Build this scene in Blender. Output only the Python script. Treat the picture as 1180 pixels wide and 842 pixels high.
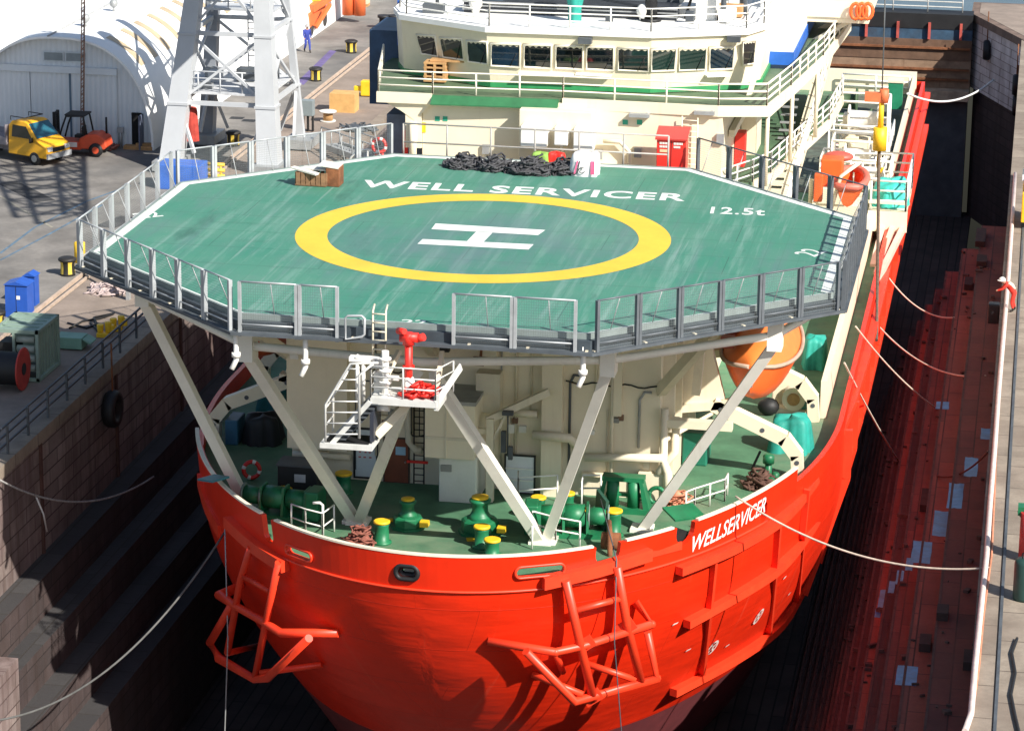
import bpy, bmesh, math, random
from mathutils import Vector, Matrix
R_ = math.radians
random.seed(7)
sc = bpy.context.scene
for o in list(bpy.data.objects): bpy.data.objects.remove(o)

# ------------------------------------------------------------------ camera
PITCH, YAW, ROLL, FPX = 0.2812935, -0.1712991, 0.01254322, 3466.51
CAM = Vector((19.53968, -99.64551, 34.6307))
fw = Vector((math.sin(YAW)*math.cos(PITCH), math.cos(YAW)*math.cos(PITCH), -math.sin(PITCH)))
rt0 = Vector((math.cos(YAW), -math.sin(YAW), 0)); up0 = rt0.cross(fw)
rt = rt0*math.cos(ROLL)+up0*math.sin(ROLL); up = -rt0*math.sin(ROLL)+up0*math.cos(ROLL)
cam = bpy.data.objects.new('camera', bpy.data.cameras.new('camera')); sc.collection.objects.link(cam)
cam.matrix_world = Matrix((( rt.x, up.x, -fw.x, CAM.x), (rt.y, up.y, -fw.y, CAM.y), (rt.z, up.z, -fw.z, CAM.z), (0,0,0,1)))
cam.data.sensor_width = 36; cam.data.lens = FPX/1180*36
cam.data.clip_start = 1; cam.data.clip_end = 4000
sc.camera = cam

# ------------------------------------------------------------------ light
SUN_EL, SUN_AZ = R_(38), R_(126)          # azimuth clockwise from +Y
S = Vector((math.sin(SUN_AZ)*math.cos(SUN_EL), math.cos(SUN_AZ)*math.cos(SUN_EL), math.sin(SUN_EL)))
sl = bpy.data.lights.new('sun', 'SUN'); sl.energy = 4.9; sl.angle = R_(0.53); sl.color = (1, .95, .87)
so = bpy.data.objects.new('sun', sl); sc.collection.objects.link(so)
so.rotation_euler = S.to_track_quat('Z', 'Y').to_euler(); so.location = S*200
w = bpy.data.worlds.new('World'); sc.world = w; w.use_nodes = True
nt = w.node_tree; bg = nt.nodes['Background']; bg.inputs[1].default_value = 0.085
sky = nt.nodes.new('ShaderNodeTexSky'); sky.sky_type = 'NISHITA'; sky.sun_disc = False
sky.sun_elevation = SUN_EL; sky.sun_rotation = SUN_AZ
nt.links.new(sky.outputs[0], bg.inputs[0])
sc.view_settings.view_transform = 'Standard'; sc.view_settings.look = 'None'
sc.view_settings.exposure = 0.68; sc.view_settings.gamma = 1

# ------------------------------------------------------------------ measuring helpers
def ray(px, py):
    return (rt*((px-590)/FPX) + up*(-(py-421)/FPX) + fw)
def at(px, py, x=None, y=None, z=None):
    d = ray(px, py)
    t = (x-CAM.x)/d.x if x is not None else (y-CAM.y)/d.y if y is not None else (z-CAM.z)/d.z
    return CAM + d*t
def at_pl(px, py, P0, n):
    d = ray(px, py); t = (P0-CAM).dot(n)/d.dot(n)
    return CAM + d*t

# ------------------------------------------------------------------ materials
MATS = {}
def M(name, col, rough=.6, metal=0., var=.18, scale=1.5, streak=0., scol=(.12,.06,.03), bump=.0, grime=0., gcol=(.05,.045,.04), alpha=None, fine=0.25, spec=.5):
    if name in MATS: return MATS[name]
    m = bpy.data.materials.new(name); m.use_nodes = True
    n = m.node_tree; N = n.nodes; L = n.links
    b = N['Principled BSDF']; b.inputs['Roughness'].default_value = rough; b.inputs['Metallic'].default_value = metal
    b.inputs['Specular IOR Level'].default_value = spec
    geo = N.new('ShaderNodeNewGeometry')
    def noise(sc_, det=5, mp=None):
        t = N.new('ShaderNodeTexNoise'); t.inputs['Scale'].default_value = sc_; t.inputs['Detail'].default_value = det
        t.inputs['Roughness'].default_value = .62
        if mp:
            q = N.new('ShaderNodeMapping'); q.inputs['Scale'].default_value = mp
            L.new(geo.outputs['Position'], q.inputs[0]); L.new(q.outputs[0], t.inputs['Vector'])
        else: L.new(geo.outputs['Position'], t.inputs['Vector'])
        return t
    def ramp(sock, a, b_, c0=(0,0,0,1), c1=(1,1,1,1)):
        r = N.new('ShaderNodeValToRGB'); r.color_ramp.elements[0].position = a; r.color_ramp.elements[1].position = b_
        r.color_ramp.elements[0].color = c0; r.color_ramp.elements[1].color = c1
        L.new(sock, r.inputs[0]); return r
    def mix(fac, a, b_):
        x = N.new('ShaderNodeMix'); x.data_type = 'RGBA'
        if hasattr(fac, 'is_output'): L.new(fac, x.inputs['Factor'])
        else: x.inputs['Factor'].default_value = fac
        for v, s in ((a, x.inputs['A']), (b_, x.inputs['B'])):
            if hasattr(v, 'is_output'): L.new(v, s)
            else: s.default_value = (*v[:3], 1)
        return x.outputs['Result']
    lo = tuple(max(0, c*(1-var)) for c in col); hi = tuple(min(1, c*(1+var)) for c in col)
    n1 = noise(scale); r1 = ramp(n1.outputs[0], .3, .7)
    out = mix(r1.outputs[0], lo, hi)
    if fine:
        n4 = noise(scale*14, 3); r4 = ramp(n4.outputs[0], .35, .75)
        mm = N.new('ShaderNodeMath'); mm.operation = 'MULTIPLY'; mm.inputs[1].default_value = fine*.8; L.new(r4.outputs[0], mm.inputs[0])
        out = mix(mm.outputs[0], out, tuple(c*.72 for c in col))
    if grime:
        n3 = noise(scale*.45, 8); r3 = ramp(n3.outputs[0], .48, .72)
        mm = N.new('ShaderNodeMath'); mm.operation = 'MULTIPLY'; mm.inputs[1].default_value = grime; L.new(r3.outputs[0], mm.inputs[0])
        out = mix(mm.outputs[0], out, gcol)
    if streak:
        n2 = noise(1.0, 6, (2.6, 2.6, .16)); r2 = ramp(n2.outputs[0], .56, .78)
        mm = N.new('ShaderNodeMath'); mm.operation = 'MULTIPLY'; mm.inputs[1].default_value = streak; L.new(r2.outputs[0], mm.inputs[0])
        out = mix(mm.outputs[0], out, scol)
    L.new(out, b.inputs['Base Color'])
    if bump:
        bp = N.new('ShaderNodeBump'); bp.inputs['Strength'].default_value = bump; bp.inputs['Distance'].default_value = .05
        nb = noise(scale*5, 6); L.new(nb.outputs[0], bp.inputs['Height']); L.new(bp.outputs[0], b.inputs['Normal'])
    if alpha is not None: b.inputs['Alpha'].default_value = alpha
    MATS[name] = m; return m

def brick_mat(name, c1, c2, mortar, axes, bw, bh, msize=.02, rough=.85, grime=.6, gcol=(.03,.02,.018), offs=.5, streak=.0, scol=(.1,.04,.02), bump=.35, bias=0., varcol=None):
    """block pattern laid along two world axes"""
    m = bpy.data.materials.new(name); m.use_nodes = True
    N = m.node_tree.nodes; L = m.node_tree.links; b = N['Principled BSDF']; b.inputs['Roughness'].default_value = rough
    geo = N.new('ShaderNodeNewGeometry'); sp = N.new('ShaderNodeSeparateXYZ'); L.new(geo.outputs['Position'], sp.inputs[0])
    cb = N.new('ShaderNodeCombineXYZ')
    L.new(sp.outputs['XYZ'.index(axes[0])], cb.inputs[0]); L.new(sp.outputs['XYZ'.index(axes[1])], cb.inputs[1])
    br = N.new('ShaderNodeTexBrick'); br.offset = offs
    br.inputs['Scale'].default_value = 1; br.inputs['Brick Width'].default_value = bw; br.inputs['Row Height'].default_value = bh
    br.inputs['Mortar Size'].default_value = msize; br.inputs['Bias'].default_value = bias
    br.inputs['Color1'].default_value = (*c1, 1); br.inputs['Color2'].default_value = (*c2, 1); br.inputs['Mortar'].default_value = (*mortar, 1)
    L.new(cb.outputs[0], br.inputs['Vector'])
    def noise(s, d=7, mp=None):
        t = N.new('ShaderNodeTexNoise'); t.inputs['Scale'].default_value = s; t.inputs['Detail'].default_value = d; t.inputs['Roughness'].default_value = .65
        if mp:
            q = N.new('ShaderNodeMapping'); q.inputs['Scale'].default_value = mp
            L.new(geo.outputs['Position'], q.inputs[0]); L.new(q.outputs[0], t.inputs['Vector'])
        else: L.new(geo.outputs['Position'], t.inputs['Vector'])
        return t
    def mixc(facsock, amt, a, col):
        r = N.new('ShaderNodeValToRGB'); r.color_ramp.elements[0].position = .42; r.color_ramp.elements[1].position = .72
        L.new(facsock, r.inputs[0]); mu = N.new('ShaderNodeMath'); mu.operation = 'MULTIPLY'; mu.inputs[1].default_value = amt; L.new(r.outputs[0], mu.inputs[0])
        x = N.new('ShaderNodeMix'); x.data_type = 'RGBA'; L.new(mu.outputs[0], x.inputs['Factor']); L.new(a, x.inputs['A']); x.inputs['B'].default_value = (*col, 1)
        return x.outputs['Result']
    out = br.outputs['Color']
    out = mixc(noise(.5).outputs[0], grime, out, gcol)
    if varcol: out = mixc(noise(.22, 4).outputs[0], .7, out, varcol)
    out = mixc(noise(6, 4).outputs[0], .35, out, tuple(.5*(p+q)*.6 for p, q in zip(c1, c2)))
    if streak: out = mixc(noise(1, 6, (1.6, 1.6, .12)).outputs[0], streak, out, scol)
    L.new(out, b.inputs['Base Color'])
    bp = N.new('ShaderNodeBump'); bp.inputs['Strength'].default_value = bump; bp.inputs['Distance'].default_value = .05
    ad = N.new('ShaderNodeMath'); ad.operation = 'SUBTRACT'; L.new(noise(4, 8).outputs[0], ad.inputs[0]); L.new(br.outputs['Fac'], ad.inputs[1])
    L.new(ad.outputs[0], bp.inputs['Height']); L.new(bp.outputs[0], b.inputs['Normal'])
    MATS[name] = m; return m

RED   = M('hull_red', (.80,.028,.005), .36, var=.10, scale=.5, streak=.16, scol=(.33,.012,.006), fine=.05, grime=.18, gcol=(.42,.02,.01))
REDT  = M('fender_red', (.82,.052,.016), .42, var=.12, scale=1.2, fine=.1, grime=.3, gcol=(.5,.03,.015))
BOOT  = M('antifouling', (.17,.03,.035), .7, var=.25, scale=.7, grime=.4, gcol=(.09,.02,.03))
CREAM = M('cream_paint', (.80,.71,.53), .5, var=.05, scale=.7, streak=.22, scol=(.50,.36,.22), fine=.06, grime=.12, gcol=(.55,.46,.33))
CREAM2= M('cream_structure', (.70,.63,.48), .55, var=.10, scale=1.2, streak=.25, scol=(.42,.28,.16), fine=.12)
WHITE = M('white_paint', (.82,.80,.74), .5, var=.05, scale=1, streak=.2, scol=(.5,.42,.32), fine=.08)
DECK  = M('helideck_green', (.030,.150,.095), .62, var=.22, scale=.45, fine=.3)
GREEN = M('forecastle_green', (.075,.19,.105), .7, var=.35, scale=.6, fine=.4, grime=.75, gcol=(.21,.23,.155), bump=.1)
MACH  = M('machinery_green', (.012,.16,.065), .45, var=.25, scale=1.5, fine=.2, grime=.25, gcol=(.02,.05,.03))
YEL   = M('yellow_paint', (.85,.52,.02), .5, var=.12, scale=2, fine=.25)
RINGY = M('ring_yellow', (.82,.50,.045), .6, var=.10, scale=.5, fine=.25, grime=.15, gcol=(.45,.36,.1))
LINEW = M('marking_white', (.74,.77,.72), .6, var=.08, scale=.9, fine=.2, grime=.2, gcol=(.35,.45,.38))
GREYM = M('galvanised', (.36,.37,.37), .5, metal=.3, var=.2, scale=2, fine=.3)
GREYD = M('dark_steel', (.075,.085,.095), .55, var=.3, scale=1, fine=.3)
BLACK = M('black', (.012,.012,.013), .6, var=.3)
DARKH = M('dark_recess', (.006,.006,.006), .9, var=.2)
RUST  = M('rust', (.20,.075,.03), .9, var=.5, scale=2, fine=.5, bump=.4)
ORANGE= M('lifeboat_orange', (.80,.13,.025), .42, var=.10, scale=1, fine=.1, grime=.15, gcol=(.55,.08,.03))
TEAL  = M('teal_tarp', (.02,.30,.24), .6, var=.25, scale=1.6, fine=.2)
BLUE  = M('blue_paint', (.02,.12,.50), .5, var=.2, scale=1.2, fine=.2)
REDB  = M('signal_red', (.75,.03,.02), .45, var=.1, scale=1.2, fine=.1)
WOOD  = M('raw_wood', (.48,.27,.11), .8, var=.3, scale=3, fine=.5)
GLASS = M('window_glass', (.006,.022,.018), .06, var=.4, scale=.8, fine=0, spec=.9)
ROPEM = M('rope', (.42,.34,.22), .9, var=.3, scale=5)
STEEL = M('bare_steel', (.45,.45,.43), .4, metal=.6, var=.3, scale=2)

# ------------------------------------------------------------------ mesh builder
WORG = {}
class MB:
    def __init__(s): s.v = []; s.f = []; s.smooth = []
    def add(s, vs, fs, sm=False):
        o = len(s.v); s.v += [Vector(v) for v in vs]; s.f += [tuple(i+o for i in f) for f in fs]; s.smooth += [sm]*len(fs); return s
    def box(s, c, d, rz=0, rx=0, ry=0):
        m = Matrix.Rotation(rz, 3, 'Z') @ Matrix.Rotation(rx, 3, 'X') @ Matrix.Rotation(ry, 3, 'Y'); c = Vector(c)
        vs = [c + m @ Vector((a*d[0]/2, b*d[1]/2, e*d[2]/2)) for e in (-1,1) for b in (-1,1) for a in (-1,1)]
        return s.add(vs, [(0,2,3,1),(4,5,7,6),(0,1,5,4),(2,6,7,3),(0,4,6,2),(1,3,7,5)])
    def box2(s, a, b):   # opposite corners
        a = Vector(a); b = Vector(b); return s.box((a+b)/2, [abs(q) for q in (b-a)])
    def bar(s, p, q, w_, h=None, upv=(0,0,1)):
        p = Vector(p); q = Vector(q); h = h or w_; d = (q-p)
        if d.length < 1e-6: return s
        d.normalize(); u = Vector(upv)
        if abs(d.dot(u)) > .98: u = Vector((0,1,0))
        a = d.cross(u).normalized(); b = a.cross(d).normalized()
        vs = [e + a*(i*w_/2) + b*(j*h/2) for e in (p, q) for i, j in ((-1,-1),(1,-1),(1,1),(-1,1))]
        return s.add(vs, [(0,3,2,1),(4,5,6,7),(0,1,5,4),(1,2,6,5),(2,3,7,6),(3,0,4,7)])
    def sweep(s, pts, w_, h, outs=None, closed=False):   # rectangular section kept upright
        pts = [Vector(p) for p in pts]; n = len(pts); vs = []; fs = []
        for i, p in enumerate(pts):
            a = pts[(i-1) % n] if closed or i else p; b = pts[(i+1) % n] if closed or i < n-1 else p
            t = (b-a); t.z = 0; t.normalize(); o = Vector((t.y, -t.x, 0))
            k = 1
            if (closed or 0 < i < n-1):
                t1 = (p-a); t1.z = 0; t1.normalize(); k = 1/max(.5, abs(t1.dot(t)))
            for i2, j2 in ((-1,-1),(1,-1),(1,1),(-1,1)): vs.append(p + o*(i2*w_/2*k) + Vector((0,0,j2*h/2)))
        m = n if closed else n-1
        for i in range(m):
            a = 4*i; b = 4*((i+1) % n)
            for k in range(4): fs.append((a+k, a+(k+1) % 4, b+(k+1) % 4, b+k))
        if not closed: fs += [(3,2,1,0), tuple(4*(n-1)+k for k in range(4))]
        return s.add(vs, fs)
    def tube(s, pts, r, n=8, closed=False, smooth=True):
        pts = [Vector(p) for p in pts]; N_ = len(pts); vs = []; fs = []
        pu = None
        for i, p in enumerate(pts):
            a = pts[(i-1) % N_] if closed or i else p; b = pts[(i+1) % N_] if closed or i < N_-1 else p
            t = (b-a).normalized()
            if pu is None:
                u = Vector((0,0,1)) if abs(t.z) < .9 else Vector((1,0,0))
                pu = (u - t*u.dot(t)).normalized()
            else:
                pu = pu - t*pu.dot(t)
                pu = pu.normalized() if pu.length > 1e-5 else Vector((1,0,0))
            bb = t.cross(pu); rr = r[i] if isinstance(r, (list, tuple)) else r
            k = 1
            if closed or 0 < i < N_-1: k = 1/max(.6, (p-a).normalized().dot(t))
            for j in range(n):
                an = 2*math.pi*j/n; vs.append(p + (pu*math.cos(an) + bb*math.sin(an))*rr*(k if abs(k) < 1.6 else 1))
        m = N_ if closed else N_-1
        for i in range(m):
            a = i*n; b = ((i+1) % N_)*n
            for j in range(n): fs.append((a+j, a+(j+1) % n, b+(j+1) % n, b+j))
        s.add(vs, fs, smooth)
        if not closed:
            o = len(s.v)-len(vs)
            s.f += [tuple(o+j for j in range(n))[::-1], tuple(o+(N_-1)*n+j for j in range(n))]; s.smooth += [False]*2
        return s
    def cyl(s, p, q, r1, r2=None, n=16): return s.tube([p, q], [r1, r1 if r2 is None else r2], n)
    def lathe(s, prof, c, n=20, axis='z', smooth=True):   # prof: (r, h)
        c = Vector(c); vs = []; fs = []
        for r, h in prof:
            for j in range(n):
                a = 2*math.pi*j/n; x, y = r*math.cos(a), r*math.sin(a)
                vs.append(c + (Vector((x,y,h)) if axis == 'z' else Vector((h,x,y)) if axis == 'x' else Vector((y,h,x))))
        for i in range(len(prof)-1):
            for j in range(n): fs.append((i*n+j, i*n+(j+1) % n, (i+1)*n+(j+1) % n, (i+1)*n+j))
        s.add(vs, fs, smooth); o = len(s.v)-len(vs)
        if prof[0][0] > 1e-4: s.f.append(tuple(o+j for j in range(n))[::-1]); s.smooth.append(False)
        if prof[-1][0] > 1e-4: s.f.append(tuple(o+(len(prof)-1)*n+j for j in range(n))); s.smooth.append(False)
        return s
    def prism(s, poly, z0, z1):   # poly list of (x,y)
        n = len(poly); vs = [(x,y,z0) for x,y in poly]+[(x,y,z1) for x,y in poly]
        return s.add(vs, [tuple(range(n))[::-1], tuple(range(n,2*n))]+[(i,(i+1) % n, n+(i+1) % n, n+i) for i in range(n)])
    def loop_prism(s, pts, off):  # planar loop extruded by a vector
        n = len(pts); off = Vector(off); pts = [Vector(p) for p in pts]
        return s.add(pts+[p+off for p in pts], [tuple(range(n))[::-1], tuple(range(n,2*n))]+[(i,(i+1) % n, n+(i+1) % n, n+i) for i in range(n)])
    def quad(s, *p): return s.add(p, [tuple(range(len(p)))])
    def grid(s, rows, smooth=True, close=False):
        n = len(rows[0]); vs = [p for r in rows for p in r]; fs = []
        for i in range(len(rows)-1):
            for j in range(n if close else n-1): fs.append((i*n+j, i*n+(j+1) % n, (i+1)*n+(j+1) % n, (i+1)*n+j))
        return s.add(vs, fs, smooth)
    def ball(s, c, r, n=12, sq=(1,1,1)):
        prof = [(math.sin(math.pi*i/n)*1.0, -math.cos(math.pi*i/n)) for i in range(n+1)]
        c = Vector(c); vs = []; fs = []; k = n*2
        for a, h in prof:
            for j in range(k):
                t = 2*math.pi*j/k; vs.append(c+Vector((a*math.cos(t)*r*sq[0], a*math.sin(t)*r*sq[1], h*r*sq[2])))
        for i in range(n):
            for j in range(k): fs.append((i*k+j, i*k+(j+1) % k, (i+1)*k+(j+1) % k, (i+1)*k+j))
        return s.add(vs, fs, True)
    def build(s, name, mat, parent=None, bevel=0, fix=True):
        me = bpy.data.meshes.new(name)
        xs = [v.x for v in s.v]; ys = [v.y for v in s.v]; zs = [v.z for v in s.v]
        w0 = Vector(((min(xs)+max(xs))/2, (min(ys)+max(ys))/2, min(zs)))
        me.from_pydata([v-w0 for v in s.v], [], s.f)
        for p, sm in zip(me.polygons, s.smooth): p.use_smooth = sm
        if fix:
            bm = bmesh.new(); bm.from_mesh(me); bmesh.ops.recalc_face_normals(bm, faces=bm.faces)
            bm.to_mesh(me); bm.free()
        if mat: me.materials.append(mat)
        o = bpy.data.objects.new(name, me); sc.collection.objects.link(o); WORG[o.name] = w0
        o.location = w0
        if parent is not None:
            o.parent = parent; o.location = w0 - WORG[parent.name]
        if bevel:
            md = o.modifiers.new('bevel', 'BEVEL'); md.width = bevel; md.segments = 2; md.limit_method = 'ANGLE'
        return o
def tag(o, label=None, cat=None, group=None, kind=None):
    if label: o['label'] = label
    if cat: o['category'] = cat
    if group: o['group'] = group
    if kind: o['kind'] = kind
    return o
def thing(name, loc, label, cat, group=None):
    o = bpy.data.objects.new(name, None); sc.collection.objects.link(o); o.location = loc; o.empty_display_size = .3
    WORG[o.name] = Vector(loc); return tag(o, label, cat, group)
def copy_tree(o, parent=None):
    c = o.copy(); sc.collection.objects.link(c)
    if parent: c.parent = parent
    for ch in list(o.children): copy_tree(ch, c)
    return c
def relabel(c, loc, rz=None, label=None):
    c.location = loc
    if rz is not None: c.rotation_euler.z = rz
    if label: c['label'] = label
    return c
def struct(o, kind='structure'): o['kind'] = kind; return o
def text_verts(txt, size, bold=0., shear=0., spacing=1., xs=1.):
    cu = bpy.data.curves.new('t', 'FONT'); cu.body = txt; cu.size = size; cu.offset = bold; cu.shear = shear; cu.space_character = spacing
    cu.align_x = 'CENTER'; cu.resolution_u = 3
    o = bpy.data.objects.new('t', cu); sc.collection.objects.link(o)
    bpy.context.view_layer.update()
    me = bpy.data.meshes.new_from_object(o.evaluated_get(bpy.context.evaluated_depsgraph_get()))
    vs = [Vector((v.co.x*xs, v.co.y, 0)) for v in me.vertices]; fs = [tuple(p.vertices) for p in me.polygons]
    bpy.data.objects.remove(o); bpy.data.meshes.remove(me)
    return vs, fs
def boolean(o, cutters):
    for c in cutters:
        md = o.modifiers.new('cut', 'BOOLEAN'); md.operation = 'DIFFERENCE'; md.solver = 'EXACT'; md.object = c
    bpy.context.view_layer.update()
    me = bpy.data.meshes.new_from_object(o.evaluated_get(bpy.context.evaluated_depsgraph_get()))
    o.modifiers.clear(); old = o.data; nm = old.name; o.data = me; bpy.data.meshes.remove(old); me.name = nm
    for c in cutters:
        d = c.data; bpy.data.objects.remove(c); bpy.data.meshes.remove(d)
def smooth_path(pts, k=2):
    for _ in range(k): pts = [pts[0]] + [(a+b*2+c)/4 for a, b, c in zip(pts[:-2], pts[1:-1], pts[2:])] + [pts[-1]]
    return pts
def catenary(p, q, sag, n=18):
    p = Vector(p); q = Vector(q)
    return [p.lerp(q, i/n) + Vector((0,0,-sag*4*(i/n)*(1-i/n))) for i in range(n+1)]
def railing(parent, pts, h=1.0, mat=None, post=1.5, r=.03, name='railing', rails=3, closed=False):
    b = MB(); pts = [Vector(p) for p in pts]
    for k in range(1, rails+1): b.tube([p+Vector((0,0,h*k/rails)) for p in pts], r, 6)
    for a, c in zip(pts[:-1], pts[1:]):
        n = max(1, round((c-a).length/post))
        for i in range(n+1): p = a.lerp(c, i/n); b.tube([p, p+Vector((0,0,h))], r*1.15, 6)
    return b.build(name, mat or WHITE, parent)
# =================================================================== SETTING
DFLOOR = -14.5
QUAYM = M('quay_concrete', (.205,.19,.172), .9, var=.42, scale=.35, fine=.5, grime=.8, gcol=(.085,.085,.085), bump=.25)
EDGEM = M('quay_edge_concrete', (.27,.215,.175), .9, var=.28, scale=.5, fine=.5, grime=.55, gcol=(.17,.13,.10), bump=.3)
COPEM = brick_mat('coping_stone', (.36,.30,.235), (.25,.205,.16), (.08,.06,.045), 'YX', 2.6, 1.4, .03, grime=.85, gcol=(.13,.10,.075), varcol=(.20,.15,.115))
b = MB(); b.quad((-600,-300,0),(-22.9,-300,0),(-22.9,700,0),(-600,700,0))
struct(b.build('quay', QUAYM, fix=False))
b = MB(); b.quad((-22.3,-60,0.0),(-17.55,-60,0.0),(-17.55,113,0.0),(-22.3,113,0.0))
struct(b.build('quay_apron', EDGEM, fix=False))
b = MB(); b.quad((20.6,-300,0),(600,-300,0),(600,113,0),(20.6,113,0)); b.quad((-17.55,-300,0),(20.6,-300,0),(20.6,-45,0),(-17.55,-45,0)); b.quad((-22.9,-300,0),(-17.55,-300,0),(-17.55,-60,0),(-22.9,-60,0))
struct(b.build('quay', EDGEM, fix=False))
# crane rail and its trench beside the kerb
b = MB(); b.box2((-22.9,-60,-.25),(-22.3,113,-.06)); struct(b.build('rail_trench', GREYD))
b = MB(); b.box2((-22.85,-60,-.05),(-22.72,113,.10)); b.box2((-22.5,-60,-.05),(-22.38,113,.06))
struct(b.build('crane_rail', M('kerb_pale', (.50,.38,.29), .8, var=.2, scale=2, fine=.4)))
b = MB(); b.quad((-3000,113.5,-1.6),(3000,113.5,-1.6),(3000,3500,-1.6),(-3000,3500,-1.6))
wm = M('harbour_water', (.05,.075,.09), .18, var=.3, scale=.08, bump=.6); struct(b.build('harbour_water', wm, fix=False))
# faint old paint lines and tyre-dark patches on the yard
for nm_, col_, px_ in (('painted_line',(.10,.17,.24),[((0,292),(40,262),(100,232),(150,214)),((0,300),(60,268),(118,236))]),('painted_line',(.32,.30,.24),[((0,226),(60,262))]),('oil_stain',(.045,.045,.047),[((8,210),(52,232)),((120,262),(150,250))])):
    b = MB()
    for ln in px_: b.sweep([at(x,y,z=.0)+Vector((0,0,.004)) for x,y in ln], .14 if nm_ == 'painted_line' else 1.1, .004)
    struct(b.build(nm_, M(nm_+str(col_[0]),col_,.9,var=.5,scale=1.5,fine=.7,grime=.7,gcol=(.12,.115,.11))))
# dock bottom
FLOORM = brick_mat('dock_floor_planks', (.085,.058,.05), (.05,.036,.032), (.012,.009,.009), 'YX', 6, .55, .04, grime=.7, gcol=(.01,.008,.008))
b = MB(); b.quad((-14,-45,DFLOOR),(16,-45,DFLOOR),(16,114,DFLOOR),(-14,114,DFLOOR)); struct(b.build('dock_floor', FLOORM, fix=False))

# ---- left dock wall: tall masonry face above stepped ledges
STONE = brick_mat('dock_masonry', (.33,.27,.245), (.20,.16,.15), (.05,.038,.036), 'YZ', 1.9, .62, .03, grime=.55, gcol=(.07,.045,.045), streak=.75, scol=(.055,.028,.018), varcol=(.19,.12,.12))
STONED = brick_mat('wet_shaded_masonry', (.085,.06,.056), (.05,.037,.036), (.015,.011,.011), 'YZ', 1.9, .62, .03, grime=.6, gcol=(.02,.016,.016), streak=.7, scol=(.03,.016,.012), varcol=(.06,.04,.042))  # wet stone, darkened further to stand in for missing shade
LEDGE = brick_mat('dock_ledge', (.055,.052,.052), (.036,.034,.035), (.03,.025,.02), 'YX', 2.2, 1.2, .03, grime=.6, gcol=(.035,.03,.03))
wl = thing('dock_wall', (-17,34,DFLOOR), 'rust-stained stone dock wall with stepped ledges left of the ship', 'dock wall')
steps = [(-17, 0.0, -4.9)]
x, z = -17, -4.9
rs = MB(); tr = MB()
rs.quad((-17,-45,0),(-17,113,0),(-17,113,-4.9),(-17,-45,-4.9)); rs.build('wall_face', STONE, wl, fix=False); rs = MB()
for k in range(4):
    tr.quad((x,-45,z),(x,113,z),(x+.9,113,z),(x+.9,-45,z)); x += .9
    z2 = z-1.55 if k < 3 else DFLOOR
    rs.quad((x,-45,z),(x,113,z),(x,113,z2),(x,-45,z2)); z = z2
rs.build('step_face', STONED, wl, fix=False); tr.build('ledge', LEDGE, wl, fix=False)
b = MB(); b.box2((-17.55,-45,-.45),(-16.93,113,.03)); b.build('coping', COPEM, wl)
b = MB()
for yy in (5.5, 15.2, 24.8, 34.5): b.box2((-17.0,yy-.09,-4.9),(-16.9,yy+.09,-.45))
b.build('drain_pipe', M('pipe_rust', (.09,.04,.03), .9, var=.4), wl)
# buttress block seen low in the corner
b = MB(); b.box2((-17,-8.5,-8.1),(-14.6,-4.4,-5.2)); b.box2((-17,-8.2,-5.2),(-15.2,-4.9,-4.6)); b.build('buttress', STONE, wl)

# ---- right dock wall: treads seen from above
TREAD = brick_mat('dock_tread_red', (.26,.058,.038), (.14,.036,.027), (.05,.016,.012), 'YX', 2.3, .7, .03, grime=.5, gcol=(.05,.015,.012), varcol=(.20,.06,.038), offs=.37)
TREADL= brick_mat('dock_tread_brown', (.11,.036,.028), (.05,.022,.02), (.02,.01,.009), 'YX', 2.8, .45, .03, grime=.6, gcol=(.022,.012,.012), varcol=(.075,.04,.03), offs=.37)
wr = thing('dock_wall', (19,34,DFLOOR), 'red-brown stepped dock wall right of the ship with wet blue patches', 'dock wall')
RT = [(17.5,-2.3),(16.55,-3.6),(15.75,-4.9),(15.25,-5.9),(14.8,-6.8),(14.4,-7.7),(14.0,-8.6),(13.65,-9.5),(13.35,-10.5),(13.05,-11.4),(12.75,-12.0),(12.4,-12.6),(12.05,-13.1),(11.7,-13.6),(11.3,-14.1)]
rs = MB(); tu = MB(); tl = MB(); nos = MB(); ends = MB(); TT_ = [MB() for _ in RT]; x = 18.9; z = 0
PALE_END = M('step_end_grey',(.10,.085,.08),.9,var=.4,scale=.7,fine=.4)
for k, (x2, z2) in enumerate(RT):
    rs.quad((x,-45,z),(x,58,z),(x,58,z2),(x,-45,z2)); nos.box2((x2-.02,-45,z2-.06),(x2+.07,58,z2+.012))
    TT_[k].quad((x,-45,z2),(x,58,z2),(x2,58,z2),(x2,-45,z2)); ends.quad((x,58,z2),(18.9,58,z2),(18.9,58,DFLOOR),(x,58,DFLOOR)); x, z = x2, z2
rs.quad((x,-45,z),(x,58,z),(x,58,DFLOOR),(x,-45,DFLOOR)); rs.quad((18.9,58,0),(18.9,105,0),(18.9,105,DFLOOR),(18.9,58,DFLOOR)); ends.build('step_end', PALE_END, wr, fix=False); nos.build('step_nosing', M('nosing_dusty',(.11,.05,.038),.9,var=.45,scale=1.2,fine=.5), wr)
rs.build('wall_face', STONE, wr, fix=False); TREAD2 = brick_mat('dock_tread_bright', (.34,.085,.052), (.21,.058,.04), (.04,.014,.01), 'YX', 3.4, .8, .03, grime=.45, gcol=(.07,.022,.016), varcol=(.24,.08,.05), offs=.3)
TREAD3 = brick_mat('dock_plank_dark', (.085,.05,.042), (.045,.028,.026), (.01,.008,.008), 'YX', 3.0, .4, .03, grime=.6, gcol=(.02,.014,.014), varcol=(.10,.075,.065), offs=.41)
for k_, t_ in enumerate(TT_): t_.build('tread', (TREAD, TREAD2, TREAD, TREADL, TREAD2, TREADL, TREADL)[k_] if k_ < 7 else TREAD3, wr, fix=False)
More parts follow.
